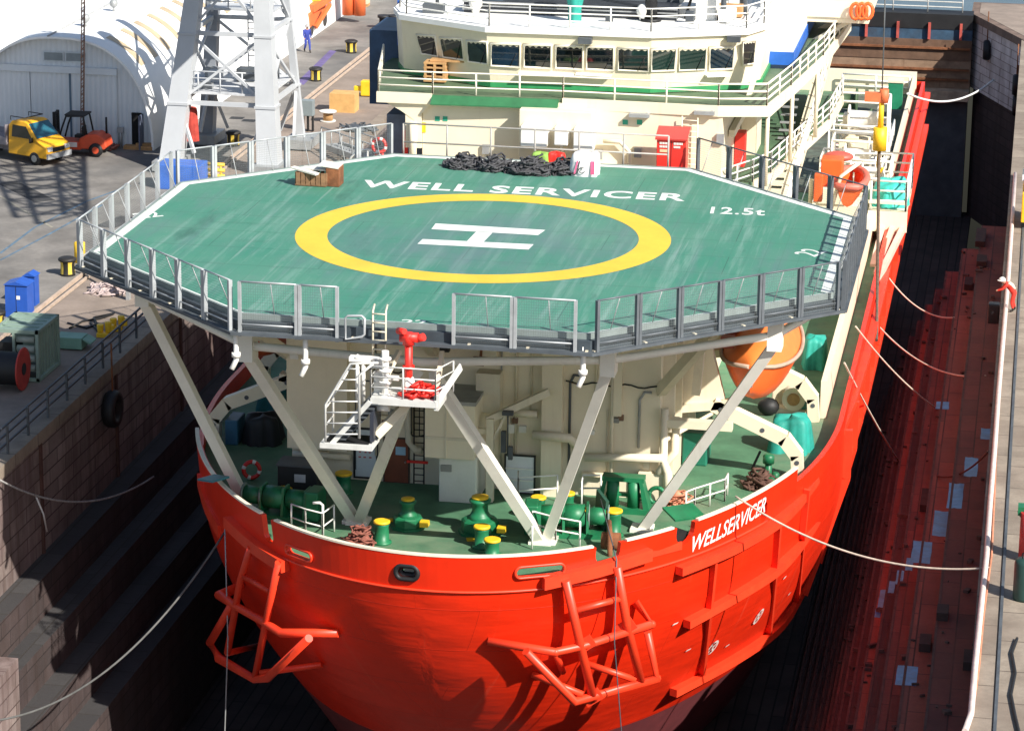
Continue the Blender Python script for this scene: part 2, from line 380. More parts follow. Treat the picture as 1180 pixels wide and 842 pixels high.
b = MB(); b.box2((18.85,-45,-.5),(20.6,113,.0)); b.build('coping', COPEM, wr)
b = MB(); b.box2((19.62,-45,0),(19.72,113,.05)); b.build('rail_groove', GREYD, wr)
# wet patches with the mirrored sky painted in as blue, and darker recesses in the treads
WET_SKY = M('sky_tinted_wet_patch', (.075,.20,.42), .35, var=.35, scale=2.2, fine=.7, grime=.6, gcol=(.10,.06,.06))
b = MB()
def tread_z(x):
    zz = 0
    for x2, z2 in RT:
        if x > x2: return z2
    return DFLOOR
for (px, py, wx, wy) in [(1137,500,.5,1.6),(1119,538,.55,2.6),(1101,571,.6,3.2),(1084,603,.6,3.2),(1062,636,.75,2.6),(1045,778,.75,1.9),(1086,467,.6,1.2),(1037,665,.28,1.6),(1027,676,.28,1.4),(1017,690,.3,2.2),(1011,706,.28,1.0),(1048,650,.28,1.5)]:
    for z0 in [q[1] for q in RT]:
        p = at(px, py, z=z0)
        if abs(tread_z(p.x)-z0) < .01: break
    else: continue
    zt = p.z+.006; rr = random.Random(px)
    n = 16; pts = []
    for i in range(n):
        a = 2*math.pi*i/n; ca, sa = math.cos(a), math.sin(a)
        q = max(abs(ca), abs(sa))*(1+.10*rr.random())
        pts.append((p.x+wx/2*ca/q, p.y+wy/2*sa/q, zt))
    b.quad(*pts)
b.build('sky_tinted_wet_patch', WET_SKY, wr, fix=False)
b = MB()
for (px, py, wx, wy) in [(1068,580,.5,2.2),(1066,745,.4,1.0),(1086,710,.4,.9),(1147,640,.3,1.6),(1148,470,.35,2.4),(1117,765,.4,1.2),(1130,277,.5,3),(1131,304,.5,1.5),(1116,330,.4,1.6),(1140,560,.3,2)]:
    for z0 in [q[1] for q in RT]:
        p = at(px, py, z=z0)
        if abs(tread_z(p.x)-z0) < .01: break
    else: continue
    b.box((p.x,p.y,p.z+.15),(wx,wy,.3))
b.build('tread_block', M('tread_timber', (.05,.028,.024), .9, var=.4, fine=.4), wr)

# ---- dock entrance: splayed masonry head on the right, floating gate across
PALEST = brick_mat('pier_masonry', (.70,.66,.66), (.58,.54,.54), (.26,.22,.21), 'XZ', 1.4, .55, .03, grime=.5, gcol=(.16,.13,.12), streak=.5, scol=(.13,.09,.07))
ph = thing('pier_head', (19,106,DFLOOR), 'pale masonry pier head with a rusted edge at the dock entrance', 'pier')
poly = [(15.4,113.2),(20.9,98.2),(21.8,95.5),(60,95.5),(60,118),(15.4,118)]
b = MB(); b.prism(poly, -5.2, -.5); b.build('pier_wall', PALEST, ph)
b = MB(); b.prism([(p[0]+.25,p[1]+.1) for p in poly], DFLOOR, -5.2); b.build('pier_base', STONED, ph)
b = MB(); b.prism([(15.25,113.1),(20.75,98.1),(21.7,95.2),(60,95.2),(60,118.1),(15.25,118.1)], -.5, .04); b.build('pier_coping', M('coping_dark',(.16,.11,.085),.9,var=.4,scale=1,fine=.4), ph)
b = MB(); b.prism([(15.8,113.4),(21.1,98.6),(22.2,96.2),(60,96.2),(60,117.6),(15.8,117.6)], .04, .06); b.build('pier_deck', EDGEM, ph)
b = MB(); b.box((19.6,101.65,-7.2),(.05,1.5,3.6), rz=-.32); b.build('arch_opening', DARKH, ph)
g = thing('dock_gate', (0,113,DFLOOR), 'banded black, blue and rust dock gate closing the far end', 'dock gate')
for nm, z0, z1, m, dy in [('gate_top',-1.0,.05,BLACK,0),('gate_band',-1.75,-1.0,M('gate_blue',(.03,.07,.12),.7,var=.4,grime=.5),.05),('gate_panel',-3.2,-1.75,M('gate_rust',(.14,.08,.05),.9,var=.4,scale=1,streak=.6,fine=.4),.0),('gate_panel',-5.2,-3.2,M('gate_rust_pale',(.26,.17,.11),.9,var=.4,scale=1,streak=.6,fine=.4),.05),('gate_ledge',-5.9,-5.2,M('gate_ledge_tan',(.48,.36,.25),.9,var=.3,grime=.4),-1.0),('gate_base',DFLOOR,-5.9,GREYD,.3)]:
    b = MB(); b.box2((-17,112+dy,z0),(15.4 if dy<.2 else 15.3,114,z1)); b.build(nm, m, g)
b = MB()
for z in (-2.4,-3.9,-4.6): b.box2((-17,111.8,z),(15.3,112,z+.14))
b.build('gate_rib', RUST, g)
for x in (5.6,8,10.2,12.4,14.6):
    b = MB(); b.box2((x-.09,111.75,-1.7),(x+.09,111.97,-.55)); b.build('depth_board', M('board_red', (.45,.08,.06), .8, var=.3), g)
railing(g, [(-17,113,.05),(14.6,113,.05)], 1.1, M('rail_grey',(.4,.4,.38)), 2.4, .04, 'gate_railing')

# =================================================================== SHIP
X0 = 0.5
ship = thing('offshore_ship', (X0, 45, -13), 'red-hulled offshore support ship with a green helideck in dry dock', 'ship')
def hp(z):   # tip y, entrance length, half beam at height z
    d = -z
    yt = -5.9 + .12*d if d <= 1 else -5.78 + .25*(d-1) + .05*(d-1)**2 if d < 8.5 else -1.09 + .85*(d-8.5)
    L = 21 + (0 if d < 1 else .21*(d-1))
    a = 12.6 if d < 3 else 12.6-.102*(d-3)**1.5 if d < 8.5 else 11.284-.42*(d-8.5)
    return yt, L, a
def outl(z, th):   # th in [-pi/2, pi/2], 0 = stem
    yt, L, a = hp(z)
    s = math.sin(abs(th)); x = a*s*(1-.0*math.cos(th))
    return Vector((X0 + math.copysign(x, th), yt + L*(1-math.cos(th)), z))
def half(z, y):
    yt, L, a = hp(z)
    if y <= yt: return 0
    if y >= yt+L: return a
    return a*math.sqrt(max(0, 1-((yt+L-y)/L)**2))
def inside(p): return abs(p.x-X0) < half(p.z, p.y)
def hull_hit(px, py, out=0.):
    zs = [1.2-.1*i for i in range(150)]; prev = None
    for z in zs:
        p = at(px, py, z=z)
        if inside(p):
            if prev is None: break
            lo, hi = prev, p
            for _ in range(20):
                m_ = (lo+hi)/2
                if inside(m_): hi = m_
                else: lo = m_
            p = (lo+hi)/2; break
        prev = p
    return p + hull_n(p)*out
def hull_n(p):
    e = .05
    def F(q): return abs(q.x-X0)-half(q.z, q.y)
    g_ = Vector((F(p+Vector((e,0,0)))-F(p-Vector((e,0,0))), F(p+Vector((0,e,0)))-F(p-Vector((0,e,0))), F(p+Vector((0,0,e)))-F(p-Vector((0,0,e)))))
    return g_.normalized() if g_.length > 1e-6 else Vector((0,-1,0))
def hull_y(th, z, y):  # outline angle where outline reaches y
    yt, L, a = hp(z); return math.acos(max(-1, min(1, 1-(y-yt)/L)))
NTH = 72
def ring_at(z, yend=88):
    row = []
    for i in range(NTH+1): row.append(outl(z, -math.pi/2+math.pi*i/NTH))
    yt, L, a = hp(z)
    tail_l = [Vector((X0-a, y, z)) for y in (yend, 70, 55, 45, 38)]; tail_r = [Vector((X0+a, y, z)) for y in (38, 45, 55, 70, yend)]
    tail_l = [p for p in tail_l if p.y > row[0].y+.5]; tail_r = [p for p in tail_r if p.y > row[-1].y+.5]
    return tail_l + row + tail_r
b = MB(); rows = []
zs = [-1.0,-1.6,-2.3,-3,-4,-5,-6,-7,-7.8,-8.5,-8.85]
rows = [ring_at(z) for z in zs]
b.grid(rows)
def plating():
    m = RED.copy(); m.name = 'hull_plating'; N = m.node_tree.nodes; L = m.node_tree.links; p = N['Principled BSDF']
    uv = N.new('ShaderNodeTexCoord'); br = N.new('ShaderNodeTexBrick'); br.inputs['Scale'].default_value = 1; br.inputs['Brick Width'].default_value = 5.2; br.inputs['Row Height'].default_value = 1.75; br.inputs['Mortar Size'].default_value = .018
    br.inputs['Mortar Smooth'].default_value = .6; L.new(uv.outputs['UV'], br.inputs['Vector'])
    mp = N.new('ShaderNodeMapping'); mp.inputs['Scale'].default_value = (.28,1.1,1); L.new(uv.outputs['UV'], mp.inputs[0])
    nz = N.new('ShaderNodeTexNoise'); nz.inputs['Scale'].default_value = 1; nz.inputs['Detail'].default_value = 3; L.new(mp.outputs[0], nz.inputs['Vector'])
    ad = N.new('ShaderNodeMath'); ad.operation = 'MULTIPLY_ADD'; ad.inputs[1].default_value = -.12; L.new(br.outputs['Fac'], ad.inputs[0]); L.new(nz.outputs[0], ad.inputs[2])
    bp = N.new('ShaderNodeBump'); bp.inputs['Strength'].default_value = .55; bp.inputs['Distance'].default_value = .12; L.new(ad.outputs[0], bp.inputs['Height']); L.new(bp.outputs[0], p.inputs['Normal'])
    old = p.inputs['Base Color'].links[0].from_socket; x = N.new('ShaderNodeMix'); x.data_type = 'RGBA'; mu = N.new('ShaderNodeMath'); mu.operation = 'MULTIPLY'; mu.inputs[1].default_value = .35; L.new(br.outputs['Fac'], mu.inputs[0]); L.new(mu.outputs[0], x.inputs['Factor']); L.new(old, x.inputs['A']); x.inputs['B'].default_value = (.5,.02,.006,1)
    # pale scrapes running down from the fenders, and rust weeps
    mp2 = N.new('ShaderNodeMapping'); mp2.inputs['Scale'].default_value = (3.2,.14,1); mp2.inputs['Rotation'].default_value = (0,0,R_(10)); L.new(uv.outputs['UV'], mp2.inputs[0])
    n2 = N.new('ShaderNodeTexNoise'); n2.inputs['Scale'].default_value = 1; n2.inputs['Detail'].default_value = 5; L.new(mp2.outputs[0], n2.inputs['Vector'])
    r2 = N.new('ShaderNodeValToRGB'); r2.color_ramp.elements[0].position = .66; r2.color_ramp.elements[1].position = .8; L.new(n2.outputs[0], r2.inputs[0]); m2 = N.new('ShaderNodeMath'); m2.operation = 'MULTIPLY'; m2.inputs[1].default_value = .4; L.new(r2.outputs[0], m2.inputs[0])
    y = N.new('ShaderNodeMix'); y.data_type = 'RGBA'; L.new(m2.outputs[0], y.inputs['Factor']); L.new(x.outputs['Result'], y.inputs['A']); y.inputs['B'].default_value = (.8,.14,.07,1)
    L.new(y.outputs['Result'], p.inputs['Base Color']); return m
hull = b.build('hull', plating(), ship, fix=False)
_uv = hull.data.uv_layers.new(name='UVMap'); _w = WORG[hull.name]
for lp in hull.data.loops:
    v = hull.data.vertices[lp.vertex_index].co + _w; s_ = math.copysign(abs(v.x-X0) + max(0, v.y+6-.12*abs(v.x-X0)**1.6)*.75, v.x-X0); _uv.data[lp.index].uv = (s_+.6, v.z)
b = MB(); b.grid([ring_at(z) for z in (-8.85,-9.2,-9.7,-10.3,-11,-12,-13)]); 
rb = ring_at(-13); b.quad(*rb); b.build('hull_bottom', BOOT, hull, fix=False)
# sides above deck level, aft of the bow bulwark
ytop = 6.2
b = MB()
for sgn in (-1, 1):
    rowA = []; rowB = []
    ths = [hull_y(0,-1,y) for y in [6.2+ (15.2-6.2)*i/14 for i in range(15)]]
    pts = [outl(-1, sgn*t) for t in ths] + [Vector((X0+sgn*12.6, y, -1)) for y in (22,30,40,55,70,88)]
    b.sweep([p+Vector((-sgn*.1,0,.35)) for p in pts], .2, .7)
b.build('side_bulwark', RED, hull)
# transom so the hull is closed
b = MB(); b.quad((X0-12.6,88,-.3),(X0+12.6,88,-.3),(X0+9,88,-13),(X0-9,88,-13)); b.build('transom', RED, hull, fix=False)

# bow bulwark, a thick closed strip so that fairleads can be cut through it
thm = hull_y(0,.3,6.2)
b = MB(); NB = 80; rings = []
for i in range(NB+1):
    th = -thm+2*thm*i/NB; o1 = outl(-1.02, th); 
    ys = (th/thm); o2 = outl(.3, th); o2.z = .3
    n = Vector((math.sin(th)*1.35, -math.cos(th)*.8, 0)).normalized() if True else 0
    tng = (outl(.3, th+.01)-outl(.3, th-.01)); n = Vector((tng.y, -tng.x, 0)).normalized()
    rings.append([o1, o2+n*.06, o2-n*.14, o1-n*.2])
vs = [p for r in rings for p in r]; fs = []
for i in range(NB):
    for k in range(4): fs.append((4*i+k, 4*i+(k+1) % 4, 4*i+4+(k+1) % 4, 4*i+4+k))
fs += [(0,1,2,3), (4*NB+3,4*NB+2,4*NB+1,4*NB)]
b.add(vs, fs, False)
bul = b.build('bow_bulwark', RED, ship)
def cutter(px, py, wd, ht, depth=3.0, rnd=True, notch=False):
    p = hull_hit(px, py); n = hull_n(p); n.z = 0; n.normalize(); t = Vector((-n.y, n.x, 0)); c = MB()
    poly = []
    if notch:   # open at the top, round at the bottom
        poly = [(wd/2, 2.5)] + [(wd/2*math.cos(a), wd/2*math.sin(a)) for a in [-math.pi*i/10 for i in range(11)]] + [(-wd/2, 2.5)]
    else:
        r = min(wd, ht)/2*.95
        for cx, cy, a0 in ((wd/2-r,ht/2-r,0),(-wd/2+r,ht/2-r,90),(-wd/2+r,-ht/2+r,180),(wd/2-r,-ht/2+r,270)):
            for k in range(6): a = R_(a0+k*18); poly.append((cx+r*math.cos(a), cy+r*math.sin(a)))
    pts = [p + n*depth/2 + t*x + Vector((0,0,y)) for x, y in poly]
    c.loop_prism(pts, -n*depth); o = c.build('cut', None); return o, p, n, t, poly
frames = []
cuts = []
for px, py, wd, ht in ((622,657,1.75,.40),(345,637,1.35,.34)):
    o, p, n, t, poly = cutter(px, py, wd, ht); cuts.append(o); frames.append((p, n, t, poly))
o, p, n, t, poly = cutter(469,659,.74,.44); cuts.append(o); hawse = (p, n, t, poly)
for px, py, wd in ((700,636,1.0),(310,616,.6),(789,612,.95)):
    o, *_ = cutter(px, py, wd, 1, notch=True); cuts.append(o)
for px, py, wd, ht in ((880,590,.45,.8),):
    o, *_ = cutter(px, py, wd, ht); cuts.append(o)
boolean(bul, cuts)
CAPM = M('cap_cream', (.86,.76,.60), .5, var=.08, scale=2, fine=.2)
for k, (p, n, t, poly) in enumerate(frames):
    b = MB(); b.tube([p+n*.05+t*x+Vector((0,0,y)) for x, y in poly], .05, 6, closed=True); b.build('fairlead_rim', REDT, bul)
p, n, t, poly = hawse
b = MB(); b.tube([p+n*.03+t*x*1.05+Vector((0,0,y*1.1)) for x, y in poly], .085, 8, closed=True)
b.tube([p-n*.22+t*x*.85+Vector((0,0,y*.8)) for x, y in poly], .12, 8, closed=True); b.build('hawse_ring', BLACK, bul)
b = MB(); c0 = p-n*.3; b.box(c0, (.36,.1,.16)); b.build('hawse_roller', STEEL, bul)
# cream cap along the bulwark top, broken at the notches
capp = []
NC = 150
for i in range(NC+1):
    th = -thm+2*thm*i/NC; q = outl(.3, th); q.z = .345; capp.append(q)
def keep(q):
    for px, wd in ((703,1.0),(310,.7),(787,.9),(240,.8)):
        pass
    return True
notch_pts = [hull_hit(700,636), hull_hit(310,616), hull_hit(789,612)]
nw = [.58,.38,.56]
b = MB(); run = []
for q in capp:
    ok = all((Vector((q.x-p_.x, q.y-p_.y, 0))).length > w_ for p_, w_ in zip(notch_pts, nw))
    if ok: run.append(q)
    if (not ok or q is capp[-1]) and len(run) > 1: b.sweep(run, .15, .07); run = []
    elif not ok: run = []
b.build('bulwark_cap', CAPM, bul)
# knuckle bead under the bulwark
b = MB(); b.tube([outl(-1.0, -1.0+2.0*i/80)+Vector((0,-.02,0)) for i in range(16, 81)], .05, 6); b.build('knuckle_bead', REDT, hull)

# decks
b = MB(); row = [outl(-1, -math.pi/2*.999+math.pi*.999*i/80) for i in range(81)]
row = [Vector((X0+(p.x-X0)*.988, p.y+.1, -1.0)) for p in row]
b.quad(*([Vector((X0-12.5,87.9,-1.0))]+row+[Vector((X0+12.5,87.9,-1.0))]))
b.build('forecastle_deck', GREEN, ship, fix=False)

# name on the bulwark (right side), lying on the curved plating
def hull_text(txt, pa, pb, hgt_, name, mat, parent, shear=.25, bold=.02, zoff=0):
    A = hull_hit(*pa); B = hull_hit(*pb); th0 = hull_y(0, A.z, A.y); th1 = hull_y(0, B.z, B.y)
    vs, fs = text_verts(txt, 1, bold, shear)
    x0 = min(v.x for v in vs); x1 = max(v.x for v in vs); y0 = min(v.y for v in vs); y1 = max(v.y for v in vs)
    # arc length table
    N_ = 60; tab = [(0, th0)]; prev = outl(A.z, th0)
    for i in range(1, N_+1):
        th = th0+(th1-th0)*i/N_; q = outl(A.z+(B.z-A.z)*i/N_, th); tab.append((tab[-1][0]+(q-prev).length, th)); prev = q
    out = []
    for v in vs:
        s_ = (v.x-x0)/(x1-x0)*tab[-1][0]
        for (sa, ta), (sb, tb) in zip(tab[:-1], tab[1:]):
            if s_ <= sb+1e-6: th = ta+(tb-ta)*(s_-sa)/max(1e-6, sb-sa); break
        f = (th-th0)/(th1-th0); zz = A.z+(B.z-A.z)*f + (v.y-y0)/(y1-y0)*hgt_
        q = outl(zz, th); n = Vector((math.sin(th), -math.cos(th), 0)); tn = outl(zz, th+.01)-outl(zz, th-.01); n = Vector((tn.y,-tn.x,0)).normalized()
        out.append(q+n*(.012+.06*max(0,(zz+1.02)/1.32)))
    b = MB(); b.add(out, fs); return b.build(name, mat, parent, fix=False)
hull_text('WELLSERVICER', (797,636), (881,589), .62, 'ship_name', M('letter_white',(.85,.84,.8),.5,var=.04), bul, bold=.012, shear=.34)
# =================================================================== HELIDECK
HZ = 8.5
hd = None
W_, YF, YB, XF, XB, LF, LB = 13.19, -6.41, 19.23, 5.82, 6.15, .57, 12.07
HX = .1
oc = [(-W_+HX,LF),(-W_+HX,LB),(-XB+HX,YB),(XB+HX,YB),(W_+HX,LB),(W_+HX,LF),(XF+HX,YF),(-XF+HX,YF)]
b = MB(); b.prism(oc, HZ-.28, HZ); hd = b.build('helideck', DECK, ship)
def offs(poly, d):
    out = []
    n = len(poly)
    cx = sum(p[0] for p in poly)/n; cy = sum(p[1] for p in poly)/n
    for i in range(n):
        a = Vector((*poly[i-1],0)); p = Vector((*poly[i],0)); c = Vector((*poly[(i+1) % n],0))
        t1 = (p-a).normalized(); t2 = (c-p).normalized(); n1 = Vector((t1.y,-t1.x,0)); n2 = Vector((t2.y,-t2.x,0))
        if n1.dot(p-Vector((cx,cy,0))) < 0: n1 = -n1
        if n2.dot(p-Vector((cx,cy,0))) < 0: n2 = -n2
        m_ = (n1+n2).normalized(); out.append((p.x+m_.x*d/m_.dot(n1), p.y+m_.y*d/m_.dot(n1)))
    return out
def strip(poly_o, poly_i, z, idx=None):
    b = MB(); n = len(poly_o)
    for i in range(n):
        if idx is not None and i not in idx: continue
        j = (i+1) % n
        b.quad((*poly_o[i],z),(*poly_o[j],z),(*poly_i[j],z),(*poly_i[i],z))
    return b
# worn deck: streak material in one direction plus plate seams
def deck_mat():
    m = bpy.data.materials.new('helideck_worn'); m.use_nodes = True; N = m.node_tree.nodes; L = m.node_tree.links; p = N['Principled BSDF']
    geo = N.new('ShaderNodeNewGeometry')
    def nz(s, d, rot, scl):
        q = N.new('ShaderNodeMapping'); q.inputs['Rotation'].default_value = (0,0,rot); q.inputs['Scale'].default_value = scl; L.new(geo.outputs['Position'], q.inputs[0])
        t = N.new('ShaderNodeTexNoise'); t.inputs['Scale'].default_value = s; t.inputs['Detail'].default_value = d; t.inputs['Roughness'].default_value = .65; L.new(q.outputs[0], t.inputs['Vector']); return t.outputs[0]
    def rp(s, a, b_):
        r = N.new('ShaderNodeValToRGB'); r.color_ramp.elements[0].position = a; r.color_ramp.elements[1].position = b_; L.new(s, r.inputs[0]); return r.outputs[0]
    def mx(f, k, a, c):
        mu = N.new('ShaderNodeMath'); mu.operation = 'MULTIPLY'; mu.inputs[1].default_value = k; L.new(f, mu.inputs[0])
        x = N.new('ShaderNodeMix'); x.data_type = 'RGBA'; L.new(mu.outputs[0], x.inputs['Factor'])
        if isinstance(a, tuple): x.inputs['A'].default_value = (*a,1)
        else: L.new(a, x.inputs['A'])
        x.inputs['B'].default_value = (*c,1); return x.outputs['Result']
    o = mx(rp(nz(.16,5,0,(1,1,1)),.38,.66), .9, (.040,.205,.135), (.085,.235,.165))
    o = mx(rp(nz(.5,7,0,(1,1,1)),.45,.75), .5, o, (.10,.20,.165))
    o = mx(rp(nz(1.0,6,R_(-12),(2.2,.12,1)),.52,.74), .8, o, (.20,.33,.28))    # scrape streaks running fore and aft
    o = mx(rp(nz(1.0,5,R_(-12),(1.1,.10,1)),.55,.78), .6, o, (.11,.16,.18))
    o = mx(rp(nz(.35,8,R_(20),(.7,2,1)),.60,.78), .6, o, (.03,.11,.075))
    o = mx(rp(nz(9,3,0,(1,1,1)),.62,.72), .35, o, (.30,.38,.33))
    # plate seams
    sp = N.new('ShaderNodeSeparateXYZ'); L.new(geo.outputs['Position'], sp.inputs[0])
    cb = N.new('ShaderNodeCombineXYZ'); L.new(sp.outputs[0], cb.inputs[0]); L.new(sp.outputs[1], cb.inputs[1])
    br = N.new('ShaderNodeTexBrick'); br.inputs['Scale'].default_value = 1; br.inputs['Brick Width'].default_value = 9.3; br.inputs['Row Height'].default_value = 2.45; br.inputs['Mortar Size'].default_value = .015; L.new(cb.outputs[0], br.inputs['Vector'])
    o = mx(br.outputs['Fac'], .7, o, (.02,.07,.05))
    # plank lines running fore and aft and the greyer, scuffed touchdown patch inside the ring
    cb2 = N.new('ShaderNodeCombineXYZ'); L.new(sp.outputs[1], cb2.inputs[0]); L.new(sp.outputs[0], cb2.inputs[1])
    b2 = N.new('ShaderNodeTexBrick'); b2.inputs['Scale'].default_value = 1; b2.inputs['Brick Width'].default_value = 30; b2.inputs['Row Height'].default_value = .62; b2.inputs['Mortar Size'].default_value = .012; L.new(cb2.outputs[0], b2.inputs['Vector'])
    o = mx(b2.outputs['Fac'], .28, o, (.03,.10,.07))
    vm = N.new('ShaderNodeVectorMath'); vm.operation = 'DISTANCE'; L.new(geo.outputs['Position'], vm.inputs[0]); vm.inputs[1].default_value = (.1,5.2,8.5)
    sb = N.new('ShaderNodeMath'); sb.operation = 'MULTIPLY_ADD'; sb.inputs[1].default_value = -.16; sb.inputs[2].default_value = 1.25; L.new(vm.outputs['Value'], sb.inputs[0]); sb.use_clamp = True
    pn = N.new('ShaderNodeMath'); pn.operation = 'MULTIPLY'; L.new(sb.outputs[0], pn.inputs[0]); L.new(rp(nz(.45,7,R_(-12),(1.3,.5,1)),.36,.62), pn.inputs[1])
    o = mx(pn.outputs[0], .75, o, (.115,.175,.185))
    o = mx(rp(nz(.28,8,R_(35),(1.6,.5,1)),.60,.70), .6, o, (.025,.085,.065))
    o = mx(rp(nz(.9,4,R_(-12),(5,.10,1)),.62,.74), .5, o, (.28,.36,.33))
    L.new(o, p.inputs['Base Color']); p.inputs['Roughness'].default_value = .62; return m
hd.data.materials.clear(); hd.data.materials.append(deck_mat())
oi = offs(oc, -.02)
strip(offs(oc,-.03), offs(oc,-.38), HZ+.006, (0,1,2,3,4)).build('perimeter_line', LINEW, hd, fix=False)
strip(offs(oc,-.03), offs(oc,-.17), HZ+.006, (5,6,7)).build('perimeter_line', LINEW, hd, fix=False)
# edge gutter and its dark grey fascia
b = MB(); gp = [(p[0],p[1],HZ-.33) for p in offs(oc,.14)]; b.sweep(gp, .26, .34, closed=True); b.build('edge_gutter', M('gutter_grey',(.045,.058,.07),.5,var=.25,scale=1,fine=.3), hd)
b = MB(); gp = [(p[0],p[1],HZ-.06) for p in offs(oc,.02)]; b.sweep(gp, .10, .20, closed=True); b.build('edge_kerb', M('kerb_grey',(.20,.24,.23),.6,var=.15,scale=2,fine=.3), hd)
# ring
b = MB(); c = Vector((.11+HX*0, 6.10, HZ+.006)); ro, ri = 6.90, 5.72; n = 120
for i in range(n):
    a0 = 2*math.pi*i/n; a1 = 2*math.pi*(i+1)/n
    b.quad(c+Vector((ro*math.cos(a0),ro*math.sin(a0),0)), c+Vector((ro*math.cos(a1),ro*math.sin(a1),0)), c+Vector((ri*math.cos(a1),ri*math.sin(a1),0)), c+Vector((ri*math.cos(a0),ri*math.sin(a0),0)))
b.build('landing_ring', RINGY, hd, fix=False)
# H: two bars athwart and one bar between
zz = HZ+.008
def dq(*pix): return [at(x, y, z=zz) for x, y in pix]
b = MB()
for q in ([(502,257.5),(628.5,265),(620,271),(497,264)],[(487,275.5),(615,281.5),(609,287.5),(481,281)],[(549,266.6),(568,267.7),(557,279),(538,278)]): b.quad(*dq(*q))
b.build('landing_h', LINEW, hd, fix=False)
def deck_text(txt, pix_a, pix_b, hgt_, name, bold=.02, rz=None, spacing=1.):
    A = at(*pix_a, z=HZ+.008); B = at(*pix_b, z=HZ+.008); d = B-A; ln = d.length; d.normalize(); nrm = Vector((-d.y, d.x, 0))
    vs, fs = text_verts(txt, 1, bold, 0, spacing); x0 = min(v.x for v in vs); x1 = max(v.x for v in vs); y0 = min(v.y for v in vs); y1 = max(v.y for v in vs)
    b = MB(); b.add([A + d*((v.x-x0)/(x1-x0)*ln) + nrm*((v.y-y0)/(y1-y0)*hgt_) for v in vs], fs); return b.build(name, LINEW, hd, fix=False)
deck_text('WELL SERVICER', (413,215.5), (789,232), 1.30, 'deck_name', .028, spacing=1.12)
deck_text('12.5t', (818,246), (881,248.5), 1.15, 'weight_limit', .02, spacing=1.1)
deck_text('22', (461,372.5), (491,373.6), .5, 'size_mark', .015)
deck_text('22', (161,252), (189,249), .9, 'size_mark', .01)
deck_text('22', (939,296), (953,290), .9, 'size_mark', .01)
# safety net fence: separate framed panels on the outboard edge
NETM = bpy.data.materials.new('wire_net'); NETM.use_nodes = True
_n = NETM.node_tree.nodes; _l = NETM.node_tree.links; pb = _n['Principled BSDF']; pb.inputs['Base Color'].default_value = (.28,.31,.31,1); pb.inputs['Roughness'].default_value = .5
tc = _n.new('ShaderNodeTexCoord'); 
_fac = []
for dirs in ('X','Z'):
    wv = _n.new('ShaderNodeTexWave'); wv.wave_type = 'BANDS'; wv.bands_direction = dirs; wv.inputs['Scale'].default_value = 4.0 if dirs == 'X' else 3.4; _l.new(tc.outputs['UV'], wv.inputs['Vector'])
    r = _n.new('ShaderNodeValToRGB'); r.color_ramp.elements[0].position = .86; r.color_ramp.elements[1].position = .95; _l.new(wv.outputs['Fac'], r.inputs[0]); _fac.append(r)
mxn = _n.new('ShaderNodeMath'); mxn.operation = 'MAXIMUM'; _l.new(_fac[0].outputs[0], mxn.inputs[0]); _l.new(_fac[1].outputs[0], mxn.inputs[1])
ml = _n.new('ShaderNodeMath'); ml.operation = 'MULTIPLY_ADD'; ml.inputs[1].default_value = .26; ml.inputs[2].default_value = .03; _l.new(mxn.outputs[0], ml.inputs[0]); _l.new(ml.outputs[0], pb.inputs['Alpha'])
NETP = M('net_post', (.42,.44,.45), .45, metal=.2, var=.15, scale=2, fine=.25)
NETPD= M('net_post_dark', (.12,.135,.15), .5, metal=.2, var=.2, scale=2, fine=.25)
def net_panel(A, B, ztop, zbot, lean=Vector((0,0,0)), post=.10, brace=True, dark=False, first=True):
    A = Vector((A[0],A[1],0)); B = Vector((B[0],B[1],0)); d = (B-A).normalized(); nout = Vector((d.y,-d.x,0))
    if nout.dot(A+B-Vector((2*HX,12.2,0))) < 0: nout = -nout
    zt = Vector((0,0,ztop)); zb = Vector((0,0,zbot)); g_ = d*.06
    a0 = A+g_+zb; a1 = A+g_+zt+lean; b0 = B-g_+zb; b1 = B-g_+zt+lean; pm = NETPD if dark else NETP
    f = MB()
    f.bar(a0, a1, post, post*1.4, upv=nout); f.bar(b0, b1, post, post*1.4, upv=nout)
    f.tube([a1, b1], .032, 6); f.tube([a0+(a1-a0)*.22, b0+(b1-b0)*.22], .028, 6)
    root = f.build('net_panel', pm, hd)
    me_b = MB(); me_b.add([a0+(a1-a0)*.02, b0+(b1-b0)*.02, b1, a1], [(0,1,2,3)]); o = me_b.build('net_mesh', NETM, root, fix=False)
    uv = o.data.uv_layers.new(name='UVMap'); ln = (b0-a0).length; hh = ztop-zbot
    cs = [(0,0),(ln,0),(ln,hh),(0,hh)]
    for i in range(4): uv.data[i].uv = cs[i]
    # the wave bands read x and z: copy v into z by rotating the coordinates
    if brace:
        s_ = MB(); m_ = a0.lerp(b0,.45); s_.tube([m_+(a1-a0)*.98, m_+(a1-a0)*.25-nout*.55], .018, 5); s_.build('stay_wire', GREYM, root)
    return root
_mp = _n.new('ShaderNodeMapping'); _mp.inputs['Rotation'].default_value = (R_(90),0,0)
for nd in [x for x in _n if x.bl_idname == 'ShaderNodeTexWave']: _l.new(_mp.outputs[0], nd.inputs['Vector'])
_l.new(tc.outputs['UV'], _mp.inputs[0])
oo = offs(oc, .42)
ZT, ZB = 9.72, 7.86
def edge_panels(i, n, t0=0., t1=1., **k):
    A = Vector((*oo[i],0)); B = Vector((*oo[(i+1) % 8],0))
    for q in range(n):
        a = A.lerp(B, t0+(t1-t0)*q/n); c = A.lerp(B, t0+(t1-t0)*(q+1)/n); net_panel(a, c, ZT, ZB, **k)
edge_panels(7, 6, .01, .99)                                   # front left
edge_panels(0, 6, .0, 1.); edge_panels(1, 6, .02, 1.)         # left, back left
